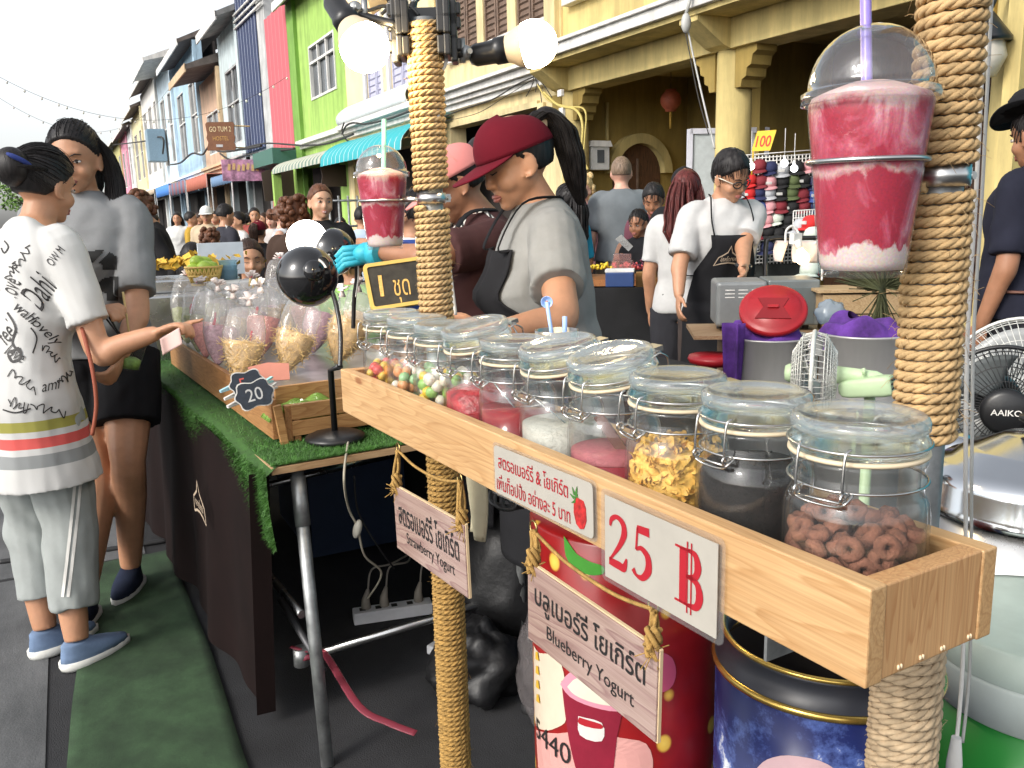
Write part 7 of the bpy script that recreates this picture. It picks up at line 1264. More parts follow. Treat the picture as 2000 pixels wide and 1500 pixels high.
def person(lab, foot, face, h=1.6, skin_=None, v=.012, lean=0., head=(0, 0, 0), bw=1., chest=.0, belly=0., arms=None, legs=None, look='open', hair='short', hm=None, shirt=None, sleeve=.45, hem=.88, neck=1.425, sg=.014, flare=.05, pants=None, plen=.1, pg=.02, shoes=None, apron=None, cap=None, extras=None, handopt=({}, {}), sink=0., wr=1., fshape=1., collar=None, seat=None):
    skin_ = skin_ or SK1; hm = hm or HB; s = h / 1.65; fx, fy = foot; rz = math.atan2(face[1], face[0]) - PI / 2
    ts = thing('person', lab, 'person', (fx, fy, -sink if sink else 0), rz)
    la = R(lean)
    def L(p):
        p = V(p); k = max(0, min(1, (p.z - .84) / .30)); a = la * k; q_ = p - V((0, 0, .86)); return V((p.x, q_.y * math.cos(a) + q_.z * math.sin(a), .86 + q_.z * math.cos(a) - q_.y * math.sin(a))) if k > 0 else p
    Hm = Matrix.Translation((0, -.008, 1.435)) @ Matrix.Rotation(R(head[1]), 4, 'Z') @ Matrix.Rotation(-R(head[0]), 4, 'X') @ Matrix.Rotation(R(head[2]), 4, 'Y') @ Matrix.Translation((0, .008, -1.435))
    def Hd(p): return L(Hm @ V(p))
    sh = [L((-.158 * bw, -.005, 1.335)), L((.158 * bw, -.005, 1.335))]; A_ = []
    dflt = [((-.205 * bw, -.02, 1.07), (-.215 * bw, .05, .84)), ((.205 * bw, -.02, 1.07), (.215 * bw, .05, .84))]
    for i in (0, 1): a = (arms or (None, None))[i] or dflt[i]; A_.append((sh[i], V(a[0]), V(a[1])))
    LG = legs or [((-.09, .012, .475), (-.095, -.01, .085)), ((.09, .012, .475), (.095, -.01, .085))]
    def limb(mb, pts, rs, n=14, k=5): P_ = spline(pts, k); m_ = len(P_) - 1; mb.tube(P_, [rs[min(len(rs) - 2, int(i / m_ * (len(rs) - 1)))] * (1 - (i / m_ * (len(rs) - 1) - min(len(rs) - 2, int(i / m_ * (len(rs) - 1))))) + rs[min(len(rs) - 2, int(i / m_ * (len(rs) - 1))) + 1] * (i / m_ * (len(rs) - 1) - min(len(rs) - 2, int(i / m_ * (len(rs) - 1)))) for i in range(m_ + 1)], n)
    mb = MB(); torso(mb, .78, 1.425, -.004, bw, chest, belly); mb.v = [L(p) for p in mb.v]
    hp = MB(); hp.tube([(0, -.018, 1.36), (0, -.010, 1.42), (0, .004, 1.49)], [.058, .0505, .052], 16)
    f_ = fshape
    for c, r in (((0, -.006, 1.560), (.0745, .093, .092)), ((0, .018, 1.512), (.064 * f_, .066, .074)), ((0, .040, 1.474), (.046 * f_, .046, .040)), ((0, .066, 1.4485), (.024 * f_, .020, .0175)), ((-.034, .050, 1.503), (.028 * f_, .034, .030)), ((.034, .050, 1.503), (.028 * f_, .034, .030)), ((0, .070, 1.566), (.047, .020, .016)), ((0, .074, 1.478), (.027, .0165, .017)), ((0, .0935, 1.5065), (.0105, .0120, .0085)), ((-.0115, .086, 1.5035), (.0075, .0085, .0065)), ((.0115, .086, 1.5035), (.0075, .0085, .0065))): hp.ell(c, r, None, 20, 16)
    hp.tube([(0, .0815, 1.556), (0, .087, 1.535), (0, .0955, 1.512)], [.0075, .0075, .0095], 10)
    for q_ in (-1, 1):
        hp.ell((q_ * .0755, -.004, 1.525), (.0085, .019, .031), Matrix.Rotation(.35 * q_, 3, 'Z'), 14, 12); hp.tube([(q_ * .081, .012 - .030 * math.sin(a), 1.525 + .029 * math.cos(a)) for a in [k * .45 for k in range(9)]], .0042, 7); hp.ell((q_ * .078, .006, 1.497), (.005, .008, .008))
    hp.v = [Hd(p) for p in hp.v]; mb.add(hp.v, hp.f)
    for i in (0, 1):
        S, E_, W_ = A_[i]; q_ = -1 if i == 0 else 1; limb(mb, [L((q_ * .10 * bw, -.005, 1.35)), S, lerp(S, E_, .55), E_, lerp(E_, W_, .35), W_], [.05, .052, .046, .040, .041, .034, .0255], 14); o = handopt[i]; d = (W_ - E_).normalized(); nr = V(o.get('n', (-q_, .2, 0))); sd = V(o.get('t', (0, 1, .2))); hand(mb, W_, V(o.get('d', d)), nr, sd, o.get('curl', .45), o.get('point', False))
        kn, an = V(LG[i][0]), V(LG[i][1]); limb(mb, [(q_ * .082, -.005, .86), lerp(V((q_ * .086, 0, .83)), kn, .5), kn, lerp(kn, an, .35) + V((0, -.014, 0)), an], [.092, .083, .058, .056, .036], 14)
        if not shoes: mb.ell(an + V((0, .045, -.055)), (.038, .105, .030)); mb.ell(an + V((0, -.01, -.04)), (.034, .045, .045))
    SX_ = Matrix.Scale(s, 4)
    vs, fs = fuse(mb, v, 2); b_ = MB(); b_.M = SX_; b_.add(vs, fs); fp = MB(); face_parts(fp, look); fp.v = [Hd(p) for p in fp.v]; k0 = len(b_.v); b_.v += [SX_ @ p for p in fp.v]
    for f, mi in zip(fp.f, fp.fm): b_.f.append([i + k0 for i in f]); b_.fm.append(mi); b_.fs.append(True)
    b_.build('body', [skin_, M_brow, M_eyew, M_lip], ts, local=True)
    def cloth(name, mb_, m_, vox, amp=.006, sm=2, tf=None, seed=0., par=None):
        vs, fs = fuse(mb_, vox, sm); q_ = MB(); q_.M = None; q_.add(vs, fs); me = q_.mesh(name, m_); me.update()
        nn = [0.] * (3 * len(me.vertices)); me.vertices.foreach_get('normal', nn); co_ = []
        for i, c in enumerate(q_.v):
            n_ = V(nn[3 * i:3 * i + 3]); d = mnoise.noise(V((c.x * 9 + seed, c.y * 9, c.z * 5 + c.x * 6))) + .6 * mnoise.noise(V((c.x * 22 + c.z * 12, c.y * 22 + seed, c.z * 13))); k_ = mnoise.noise(V((c.x * 4 + seed, c.y * 4, c.z * 3 + 9))); d += .9 * max(0, k_ + .15) * math.sin(c.z * 46 + c.x * 38 + c.y * 30 + 7 * k_); co_ += list((c + n_ * amp * wr * d) * s)
        me.vertices.foreach_set('co', co_)
        me.update(); o = bpy.data.objects.new(name, me); COL.objects.link(o); o.parent = par or ts; return o
    so = None
    if shirt:
        mb = MB(); torso(mb, hem, neck, sg, bw, chest, belly, flare); mb.v = [L(p) for p in mb.v]
        for i in (0, 1):
            S, E_, W_ = A_[i]; q_ = -1 if i == 0 else 1; sl = sleeve[i] if isinstance(sleeve, tuple) else sleeve
            if sl <= 0: mb.ell(L((q_ * .115 * bw, -.005, 1.36)), (.045, .06, .04)); continue
            pts = [L((q_ * .09 * bw, -.005, 1.345)), S + V((0, 0, .004))]; tot = 1.; e = sl * 2
            pts += [lerp(S, E_, min(1, e) * .5), lerp(S, E_, min(1, e))] if e <= 1 else [lerp(S, E_, .55), E_, lerp(E_, W_, (e - 1))]
            n_ = len(pts); P_ = spline(pts, 5); m_ = len(P_) - 1; mb.tube(P_, [lerp(.057 + sg * .35, (.048 if e <= 1 else .040) + sg * (.95 if e <= 1 else .4), i_ / m_) for i_ in range(m_ + 1)], 16)
        so = cloth('shirt', mb, shirt, v, .005, 2)
    if pants:
        mb = MB(); torso(mb, .80, min(1.0, hem + .12), pg * .6, bw, 0, belly * .6)
        for i in (0, 1):
            q_ = -1 if i == 0 else 1; kn, an = V(LG[i][0]), V(LG[i][1]); pts = [V((q_ * .080, -.005, .86)), lerp(V((q_ * .086, 0, .83)), kn, .5)]
            if plen < .45: t_ = (kn.z - plen) / max(.01, kn.z - an.z); pts += [kn, lerp(kn, an, t_ * .5), lerp(kn, an, t_)]; rs = [.100, .093, .070, .064, .058]
            else: t_ = (.86 - plen) / (.86 - kn.z); pts = [pts[0], lerp(pts[0], kn, t_ * .5), lerp(pts[0], kn, t_)]; rs = [.102, .096, .092]
            limb(mb, pts, [r_ + pg for r_ in rs], 16)
        cloth('trousers', mb, pants, v, .006, 2, seed=4.)
    if shoes:
        for i in (0, 1):
            an = V(LG[i][1]); mb = MB(); n_ = 16
            def sole(y0, y1, w, z): return [V((an.x + w * math.sin(a) * (1 if math.cos(a) < 0 else 1.08), an.y + (y1 if math.cos(a) > 0 else -y0) * math.cos(a), z)) for a in [k * 2 * PI / n_ for k in range(n_)]]
            z = an.z - .085; mb.loft([sole(-.06, .175, .044, z + .001), sole(-.064, .182, .047, z + .01), sole(-.064, .180, .046, z + .028)]); so_ = MB(); so_.M = SX_; so_.add(mb.v, mb.f); sl_ = so_.build('shoe', shoes[1], ts, local=True)
            mb = MB(); up = [[V((an.x + w * math.sin(a), an.y + c0 + l * math.cos(a), zz + (max(0, math.cos(a)) * dz))) for a in [k * 2 * PI / n_ for k in range(n_)]] for w, l, c0, zz, dz in ((.0445, .117, .056, z + .027, 0), (.0435, .112, .054, z + .045, -.004), (.040, .098, .044, z + .064, -.016), (.0345, .060, .008, z + .080, -.012), (.030, .046, .0, z + .086, -.002))]
            mb.loft(up); u_ = MB(); u_.M = SX_; u_.add(mb.v, mb.f); u_.build('upper', shoes[0], sl_, local=True)
    # hair
    if hair:
        mb = MB(); nu, nv = 64, 44; rx = (.0835, .1035, .1035) if v < .009 else (.0805, .0995, .1005) if hair not in ('crop',) else (.0775, .0975, .097); c0 = V((0, -.010, 1.562)); vs = []
        for j in range(nv + 1):
            ph = -PI / 2 + PI * j / nv
            for i in range(nu):
                th = i * 2 * PI / nu; d = V((math.cos(ph) * math.cos(th), math.cos(ph) * math.sin(th), math.sin(ph))); t_ = d.y * 1.2 - d.z * 1.1 - (.36 if hair == 'crop' else .43); low = -d.z - (.42 if hair in ('crop', 'short', 'bangs', 'mens') else .62 if hair in ('pony', 'bun', 'long') else .6); k = max(min(1, t_ / (.10 if v < .009 else .2)), min(1, low / .12), 0); g = 1 + .018 * mnoise.noise(V((th * 7, ph * 2, 1))) + .012 * mnoise.noise(V((th * 20, ph * 3, 5)))
                if hair in ('mens', 'curly'): g += .05 * mnoise.noise(V((th * 2.5, ph * 3, 2))) + (.06 * max(0, d.z) if hair == 'mens' else .12)
                if hair == 'bangs': g += .05
                if cap: k = max(k, min(1, (d.z - .06) / .12))
                vs.append(Hd(c0 + V((d.x * rx[0], d.y * rx[1], d.z * rx[2])) * lerp(g, .84, max(0, k))))
        mb.add(vs, [(j * nu + i, j * nu + (i + 1) % nu, (j + 1) * nu + (i + 1) % nu, (j + 1) * nu + i) for j in range(nv) for i in range(nu)])
        if v < .0135 and hair in ('pony', 'bun', 'mens', 'short', 'crop', 'long'):
            en = V((0, -.93, .30)).normalized()
            for _ in range(420 if v < .010 else 170):
                d0 = V((rnd.gauss(0, 1), rnd.gauss(0, 1), rnd.gauss(0, 1))).normalized()
                if d0.y * 1.2 - d0.z * 1.1 > .44 or d0.z < -.45: continue
                if hair in ('mens', 'short', 'crop', 'long'): en = (d0 + V((0, rnd.uniform(.1, .5), -.5))).normalized()
                gg = rnd.uniform(1.0, 1.03) if rnd.random() < .93 else rnd.uniform(1.03, 1.07); pts_ = []
                for j in range(9): dd = (d0.lerp(en, j / 8 * (.96 if hair in ('pony', 'bun') else 1))).normalized(); pts_.append(Hd(c0 + V((dd.x * rx[0], dd.y * rx[1], dd.z * rx[2])) * gg))
                if cap and any(dd_.z > 1.60 for dd_ in pts_): continue
                mb.tube(pts_, .0011 if v < .010 else .0022, 4, cap=False)
        def lock(pts, rs, flat=.7, strands=26, spread=1.):
            P_ = spline([Hd(p) if len(p) == 3 else V(p[:3]) for p in pts], 6); m_ = len(P_) - 1; rad = [lerp(rs[int(min(len(rs) - 2, i / m_ * (len(rs) - 1)))], rs[int(min(len(rs) - 2, i / m_ * (len(rs) - 1))) + 1], i / m_ * (len(rs) - 1) - int(min(len(rs) - 2, i / m_ * (len(rs) - 1)))) for i in range(m_ + 1)]
            mb.tube(P_, [x * .70 for x in rad], 12, flat=flat)
            for _ in range(strands * (7 if v < .009 else 2)):
                a = rnd.uniform(0, 2 * PI); ph = rnd.uniform(.62, 1.1) * spread; e1 = V((math.cos(a), math.sin(a) * .8, .15 * math.sin(a))); mb.tube([p + e1 * r_ * ph * (1 + .15 * mnoise.noise(V((i * .3, a * 3, 2)))) for i, (p, r_) in enumerate(zip(P_, rad))], [max(.0007, r_ * (.032 if v < .009 else .075)) for r_ in rad], 4, cap=False)
        if hair == 'pony': lock([(0, -.085, 1.61), (0, -.128, 1.615), (0, -.155, 1.57), (.0, -.150, 1.49), (0, -.135, 1.42), (.0, -.125, 1.36)], [.020, .034, .044, .042, .032, .010], .8, 60)
        if hair == 'bun': mb.ell(Hd((0, -.112, 1.565)), (.058, .050, .060), None, 24, 18); lock([(-.06, -.05, 1.54), (-.04, -.10, 1.55), (.0, -.13, 1.56), (.04, -.10, 1.57), (.06, -.05, 1.57)], [.02, .03, .035, .03, .02], .8, 40)
        if hair == 'long':
            for q_ in (-1, 1): lock([(q_ * .066, .0, 1.58), (q_ * .086, -.01, 1.50), (q_ * .088, -.02, 1.42), (q_ * .09, .01, 1.33), (q_ * .088, .02, 1.26)], [.018, .028, .030, .028, .010], .6, 26)
            lock([(0, -.09, 1.58), (0, -.108, 1.49), (0, -.105, 1.40), (0, -.11, 1.30), (0, -.11, 1.22)], [.05, .07, .075, .07, .03], .45, 40)
        if hair == 'curly':
            for _ in range(26): a = rnd.uniform(0, 2 * PI); z_ = rnd.uniform(-.75, .9); c_ = c0 + V((math.cos(a) * .085, math.sin(a) * .10 - .02, z_ * .1)); 
            for _ in range(40):
                a = rnd.uniform(PI, 2 * PI) if rnd.random() < .8 else rnd.uniform(0, 2 * PI); z_ = rnd.uniform(-.9, .95)
                if math.sin(a) > .4 and z_ < .5: continue
                c_ = c0 + V((math.cos(a) * .09 * math.sqrt(1 - z_ * z_ * .6), math.sin(a) * .11 * math.sqrt(1 - z_ * z_ * .6), z_ * .11)); mb.ell(Hd(c_), (.026, .026, .03), Matrix.Rotation(a, 3, 'X'), 10, 8)
        if extras and 'locks' in extras:
            for l in extras['locks']: lock(*l)
        hb = MB(); hb.M = SX_; hb.add(mb.v, mb.f); ho = hb.build('hair', hm, ts, local=True)
    if apron:
        z0, z1, wd = apron.get('z', (.42, 1.25, 1.15)); mb = MB()
        def ap(u, v_):
            z = lerp(z0, z1, v_); hw, hd, yo = ringat(max(z, .80), bw, chest, belly); w_ = wd if z < 1.06 else lerp(wd, wd * .52, min(1, (z - 1.06) / .14)); a = PI / 2 + (u - .5) * 2 * w_; g = sg + .017 + flare * max(0, 1.02 - max(z, hem)) + (.02 + .06 * (.9 - z) if z < .9 else 0) + .006 * mnoise.noise(V((u * 5, z * 4, 7))) * 2; return L(V(((hw + g) * math.cos(a), yo + (hd + g) * math.sin(a), z)))
        mb.sheet(ap, 30, 44); mb.v = [p * s for p in mb.v]; ao = mb.build('apron', apron['m'], ts, local=True, solid=.004)
        for q_ in (-1, 1):
            mb = MB(); u0 = .5 - q_ * .43; mb.tube(spline([ap(u0, .995) , L((q_ * .105, .115 + chest * .3, 1.33)), L((q_ * .088, .045, 1.425)), L((q_ * .055, -.055, 1.425)), L((0, -.078, 1.405))], 5), .0085, 6, flat=.3); mb.tube(spline([ap(.5 - q_ * .5, (1.05 - z0) / (z1 - z0)), L((q_ * (.165 * bw + .02), -.02, 1.04)), L((q_ * .09, -.125, 1.03)), L((0, -.14, 1.03))], 5), .009, 6, flat=.3)
            mb.v = [p * s for p in mb.v]; mb.build('strap', apron['m'], ao, local=True)
        if apron.get('logo'):
            mb = MB(); cx, cz, w_ = apron['logo']; t2 = MB(); house_logo(t2, Matrix.Identity(4), w_)
            for p in t2.v: u = .5 - (cx + p.x) / (2 * wd * .165); q_ = ap(u, (cz + p.y - z0) / (z1 - z0)); q2 = ap(u, (cz + p.y - z0) / (z1 - z0) + .001); mb.v.append((q_ + V((0, .006, 0))) * s)
            mb.f = t2.f; mb.fm = t2.fm; mb.fs = t2.fs; mb.build('logo_print', MATS['logo_cream'], ao, local=True)
    if cap:
        mb = MB(); c0 = V((0, -.008, 1.572)); rx = (.0885, .109, .092); nu, nv = 40, 14; rg = []
        for j in range(nv + 1):
            ph = PI / 2 * j / nv * .98; rg.append([Hd(c0 + V((rx[0] * math.cos(ph) ** .8 * math.cos(a), rx[1] * math.cos(ph) ** .8 * math.sin(a), rx[2] * math.sin(ph) * (1 + .06 * max(0, math.sin(a))) - .012 + .006 * math.sin(a)))) for a in [k * 2 * PI / nu for k in range(nu)]])
        mb.loft(rg); mb.ell(Hd(c0 + V((0, 0, .078))), (.007, .007, .004)); mb.v = [p * s for p in mb.v]; co_ = mb.build('cap', cap, ts, local=True)
        if extras is None or not extras.get('nobrim'):
            mb = MB()
            def br(u, v_): a = PI / 2 + (u - .5) * 2.35; e = abs(u - .5) * 2; r0 = V((rx[0] * math.cos(a), rx[1] * math.sin(a))); ext = .080 * (1 - e ** 3.2); return Hd(c0 + V((r0.x * .985 + math.cos(a) * ext * v_ * .45, r0.y * .985 + ext * v_ * 1.0, -.012 + .006 * math.sin(a) - .002 - (.020 * (1 - e * .5) + .014 * e * e) * v_ * (1 - e ** 3.2)))) * s
            mb.sheet(br, 24, 8); mb.build('brim', cap, co_, local=True, solid=.004)
    if collar: 
        mb = MB()
        for q_ in (-1, 1): mb.sheet(lambda u, v_: L(V((q_ * lerp(.05, .118, u) , lerp(-.045, .095, v_) + .02 * (1 - u), lerp(1.435, 1.385, u) - .065 * v_ + .01 * math.sin(v_ * 3)))) * s, 6, 12)
        mb.build('collar', collar, ts, local=True, solid=.004)
    ts['_k'] = 1; del ts['_k']
    return ts, s, L, Hd, so
def prin(parent, src, txts, m_, name='print'):
    """words laid on a cloth: txts = (text, picture position, width px, height px, tilt); each vertex is dropped onto the cloth along the viewing ray it was laid out on"""
    dg = bpy.context.evaluated_depsgraph_get(); M_ = mw(src); me = src.data; tree = BVHTree.FromPolygons([M_ @ v.co for v in me.vertices], [list(p.vertices) for p in me.polygons]); mb = MB()
    for t in txts:
        if isinstance(t[0], str):
            vs, fs = textmesh(t[0], 1., shear=t[5] if len(t) > 5 else 0.); x0, x1 = min(v.x for v in vs), max(v.x for v in vs); y0, y1 = min(v.y for v in vs), max(v.y for v in vs); ca, sa = math.cos(R(t[4])), math.sin(R(t[4])); pix = []
            for v in vs: a, b_ = ((v.x - x0) / (x1 - x0) - .5) * t[2], ((v.y - y0) / (y1 - y0) - .5) * t[3]; pix.append((t[1][0] + a * ca + b_ * sa, t[1][1] - (-a * sa + b_ * ca)))
        else:
            vs, fs = stroke([tuple(p)[:2] for p in spline([(x, y, 0) for x, y in t[0]], 6)], t[1]) if len(t) < 3 else (None, None)
            if vs is None:
                pg = t[0]; st = 2.5; x0, x1 = min(p[0] for p in pg), max(p[0] for p in pg); y0, y1 = min(p[1] for p in pg), max(p[1] for p in pg); pix = []; fs = []
                def inside(x, y): return sum(((a[1] > y) != (b[1] > y)) and x < (b[0] - a[0]) * (y - a[1]) / (b[1] - a[1]) + a[0] for a, b in zip(pg, pg[1:] + pg[:1])) % 2
                for i in range(int((x1 - x0) / st) + 1):
                    for j in range(int((y1 - y0) / st) + 1):
                        x, y = x0 + i * st, y0 + j * st
                        if inside(x + st / 2, y + st / 2): n = len(pix); pix += [(x, y), (x, y + st), (x + st, y + st), (x + st, y)]; fs.append([n, n + 1, n + 2, n + 3])
            else: pix = [(v.x, v.y) for v in vs]
        loc = []; ok = True
        for px, py in pix:
            r = ray(px, py).normalized(); hit = tree.ray_cast(EYE, r)
            if hit[0] is None: ok = False; break
            loc.append(hit[0] - r * .003)
        if ok: mb.add(loc, fs, False)
        else:
            keep = {}
            for i, (px, py) in enumerate(pix):
                r = ray(px, py).normalized(); hit = tree.ray_cast(EYE, r)
                if hit[0] is not None: keep[i] = hit[0] - r * .003
            idx = {k: n for n, k in enumerate(keep)}; mb.add(list(keep.values()), [[idx[i] for i in f] for f in fs if all(i in keep for i in f)], False)
    if mb.v: mb.build(name, m_, parent)
def to_local(ts, p): return mw(ts).inverted() @ V(p)
M_tunic = banded('tunic_cloth', [(0, (.52, .515, .50)), (.409, (.24, .25, .25)), (.431, (.52, .515, .50)), (.443, (.58, .09, .08)), (.463, (.52, .515, .50)), (.474, (.30, .28, .06)), (.493, (.52, .515, .50))], 2, 1.6, .9, .15)
# shopper in the white scribbled tunic
f1 = V((.86, .50)); ang1 = math.atan2(f1.y, f1.x) - PI / 2
def loc1(foot, face, h, p): a = math.atan2(face[1], face[0]) - PI / 2; return (Matrix.Rotation(-a, 3, 'Z') @ (V(p) - V((foot[0], foot[1], 0)))) / (h / 1.65)
fo, fa, hh = (-.155, 3.03), (.86, .50), 1.60
def lw(p): return loc1(fo, fa, hh, p)
E1 = {}
ts, s_, L_, Hd_, so = person('woman in a white tunic scribbled with black words pointing at the snack bags', fo, fa, hh, SK1, .007, lean=12, head=(2, 8, 0), chest=.01, belly=.0, bw=.90,
    arms=(None, (lw(P(196, 688, 2.62)), lw(P(300, 652, 2.62)))), legs=[((-.085, .01, .475), lw(ZP(88, 1228, .085))), ((.10, .03, .475), lw(ZP(150, 1250, .085)))], hair='bun', shirt=M_tunic, sleeve=(.40, .36), hem=.60, sg=.019, flare=.20, pants=fab('grey_jersey', (.30, .32, .31), .1), plen=.19, pg=.016, shoes=(fab('denim_blue', (.14, .20, .31), .25), mat('sole_pale', (.62, .62, .58), .6)), handopt=({}, {'n': (0, -.2, -1), 't': (0, .6, .5), 'curl': .95, 'point': True}), wr=1.5)
words = [('Dahi', (75, 568), 62, 56, -58, .4), ('lovely', (88, 648), 78, 26, 42, .4), ('love', (18, 560), 34, 40, -70, .3), ('feel', (12, 648), 40, 36, -50, .4), ('wahi', (52, 612), 52, 22, 40, .3), ('OW M', (108, 500), 40, 18, -52, 0), ('love', (30, 690), 40, 24, 30, .3), ('ami', (100, 752), 40, 20, -12, .4)]
def scrib(x, y, l, h, ang, seed): ca, sa = math.cos(R(ang)), math.sin(R(ang)); return ([(x + a * ca - b * sa, y + a * sa + b * ca) for a, b in [((k / 13 - .5) * l + 3 * math.sin(k * 2.4 + seed), h * .5 * math.sin(k * 1.9 + seed) * (1 + .5 * math.sin(k * .8 + seed))) for k in range(14)]], 2.2)
strokes = [([(14, 610), (30, 640), (24, 670), (40, 690)], 4), ([(20, 690), (36, 680), (40, 698), (24, 706), (16, 694)], 5), ([(5, 800), (30, 806), (60, 798)], 3), ([(60, 640), (72, 660), (64, 690)], 3), ([(8, 470), (16, 482), (8, 494), (2, 484)], 3)]
prin(ts, so, words + strokes + [scrib(42, 505, 58, 14, -62, 1), scrib(45, 745, 66, 16, 36, 2), scrib(130, 735, 40, 14, -40, 3), scrib(95, 800, 70, 14, 12, 4), scrib(36, 792, 40, 18, 20, 5), scrib(100, 690, 44, 12, 40, 6), scrib(22, 530, 40, 12, -70, 7)], M_ink, 'word_print')
m = MB()
M_ = mw(ts); m.tube([M_ @ (Hd_(V((.058 - .004 * abs(k - 3.5) ** 1.3, -.160 + .014 * k, 1.592 - .004 * k))) * s_) for k in range(8)], [.006, .012, .013, .013, .013, .012, .010, .006], 8, flat=.6); m.build('hair_tie', mat('tie_blue', (.02, .04, .20), .8, bump=.5), ts)
m = MB(); m.tube(spline([P(160, 640, 2.58), P(180, 720, 2.56), P(188, 790, 2.57), P(180, 850, 2.58)], 6), .006, 6); b2 = MB(); tag(m.build('bag_strap', mat('strap_rust', (.28, .07, .035), .7)), 'rust red bag strap hanging at the side of the white tunic', 'strap')
for k, dx in enumerate((0, 11)):                                      # white side stripes of the capri trousers
    tr = [o for o in ts.children if o.name.startswith('trousers')][0]
    prin(ts, tr, [([(150 + dx, 905), (141 + dx, 1000), (131 + dx, 1090), (122 + dx, 1166)], 6)], M_white, 'side_stripe')
m = MB(); hp_ = P(332, 668, 2.6); m.sheet(lambda u, v: P(lerp(312, 350, u) + 6 * v, lerp(662, 694, v) - 22 * u, 2.585 + .01 * math.sin(u * 4)), 8, 8); tag(m.build('pink_note', mat('note_pink', (.62, .42, .38), .8), solid=.002), 'folded pale pink note held in the pointing hand', 'note')
# shopper in grey
fo, fa, hh = (.075, 3.50), (-.36, -.93), 1.70
ts, s_, L_, Hd_, so = person('woman in a grey T-shirt with a black number and black shorts holding a takeaway cup', fo, fa, hh, SK1, .007, head=(12, 2, 0), chest=.03, bw=.98,
    arms=((lw(P(268, 610, 3.02)), lw(P(238, 690, 2.90))), (lw(P(110, 640, 3.0)), lw(P(185, 612, 2.88)))), legs=[(lw(P(250, 900, 3.10)), lw(ZP(255, 1105, .085))), (lw(P(195, 930, 3.15)), lw(ZP(165, 1165, .085)))], hair='pony', shirt=fab('grey_marl', (.22, .225, .23), .12), sleeve=.40, hem=.86, sg=.020, pants=fab('black_shorts', (.010, .010, .012)), plen=.625, pg=.020, shoes=(fab('navy_canvas', (.012, .017, .035), .3), mat('sole_grey', (.45, .45, .42), .6)), handopt=({'n': (.8, .2, 0), 't': (.3, .8, .3), 'curl': .8}, {'n': (-.4, 0, -1), 't': (-.5, .7, 0), 'curl': .9}),
    extras={'locks': [([(-.066, -.02, 1.60), (-.094, -.03, 1.54), (-.108, -.02, 1.46), (-.118, .03, 1.38), (-.118, .075, 1.30), (-.112, .10, 1.22), (-.105, .11, 1.15)], [.016, .026, .030, .032, .030, .022, .005], .6, 60), ([(-.07, -.02, 1.50), (-.12, .0, 1.43), (-.15, .06, 1.37), (-.152, .09, 1.31), (-.14, .10, 1.27)], [.008, .010, .010, .008, .002], .6, 8)]})
G5 = [[(128, 493), (205, 488), (183, 512), (150, 512), (143, 518), (128, 513)], [(214, 492), (229, 502), (229, 526), (201, 526), (200, 516), (193, 514)], [(132, 519), (152, 522), (158, 544), (185, 544), (160, 570), (142, 560)], [(205, 542), (231, 540), (231, 587), (209, 587), (208, 572), (195, 569), (187, 562), (176, 565)], [(150, 582), (164, 582), (164, 590), (150, 590)]]
prin(ts, so, [(g_, 0, 0) for g_ in G5], mat('print_black', (.018, .018, .018), .8), 'number_print')
# ---- vendors behind the jars
M_blkapron = fab('apron_black', (.014, .014, .016)); M_capred = fab('cap_wine', (.105, .004, .012), .08)
fo, fa, hh = (1.165, 1.99), (-.95, .26), 1.61
ts, s_, L_, Hd_, so = person('vendor in a maroon cap and grey T-shirt looking down behind the jars', fo, fa, hh, SK1, .0055, lean=9, head=(14, 10, 0), bw=.94, chest=.045, belly=.02, look='down', fshape=1.08,
    arms=((lw(P(1096, 622, 1.94)), lw(P(955, 655, 1.86))), ((.20, .10, 1.06), (.10, .32, 1.04))), hair='pony', shirt=fab('grey_tee', (.25, .25, .24), .12), sleeve=.33, hem=.80, sg=.020, flare=.08, pants=fab('jeans_dark', (.02, .025, .04)), shoes=(M_rub, M_rub), apron={'m': M_blkapron, 'z': (.45, 1.32, 1.38)}, cap=M_capred, wr=1.3)
M_ = mw(ts); m = MB(); m.box(M_ @ (Hd_(V((0, -.112, 1.60))) * s_), (.02, .02, .03)); m.build('cap_strap', mat('strap_cream', (.55, .45, .32), .7), ts, bevel=.003)
fo, fa, hh = (1.19, 2.44), (-.93, .15), 1.58
ts, s_, L_, Hd_, so = person('vendor in a pink cap with a dark cardigan over a striped collar reaching for bags', fo, fa, hh, SK2, .008, lean=8, head=(22, -4, 0), bw=1.1, chest=.05, look='down',
    arms=((lw(P(836, 502, 2.38)), lw(P(752, 494, 2.46))), None), hair='bun', shirt=fab('cardigan_brown', (.060, .026, .026), .2), sleeve=(.36, .9), hem=.80, sg=.020, pants=M_blkapron, shoes=(M_rub, M_rub), apron={'m': M_blkapron, 'z': (.45, 1.24, 1.0), 'logo': (.02, 1.03, .10)}, cap=fab('cap_pink', (.66, .24, .22), .06), collar=banded('collar_stripe', [(0, (.62, .60, .55)), (.6, (.03, .03, .03))], 1, .016, .9))
m = MB(); w_ = P(722, 494, 2.50)
m.ell(w_, (.050, .035, .032)); 
for k in range(4): m.tube([w_ + V((-.02, .0, .015 - .012 * k)), w_ + V((-.07, .02, .012 - .014 * k)), w_ + V((-.09, .03, -.01 - .014 * k))], [.012, .011, .008], 8)
m.tube([w_, P(748, 494, 2.46)], [.034, .040], 12); m.build('glove', mat('glove_cyan', (.03, .38, .50), .5, bump=.4, bs=90, dist=.003), ts)
m = MB(); m.sheet(lambda u, v: P(lerp(812, 836, u), lerp(462, 482, v), 2.34 + .01 * math.sin(u * 5)), 8, 6); m.build('sleeve_cuff', MATS['collar_stripe'], ts, solid=.004)
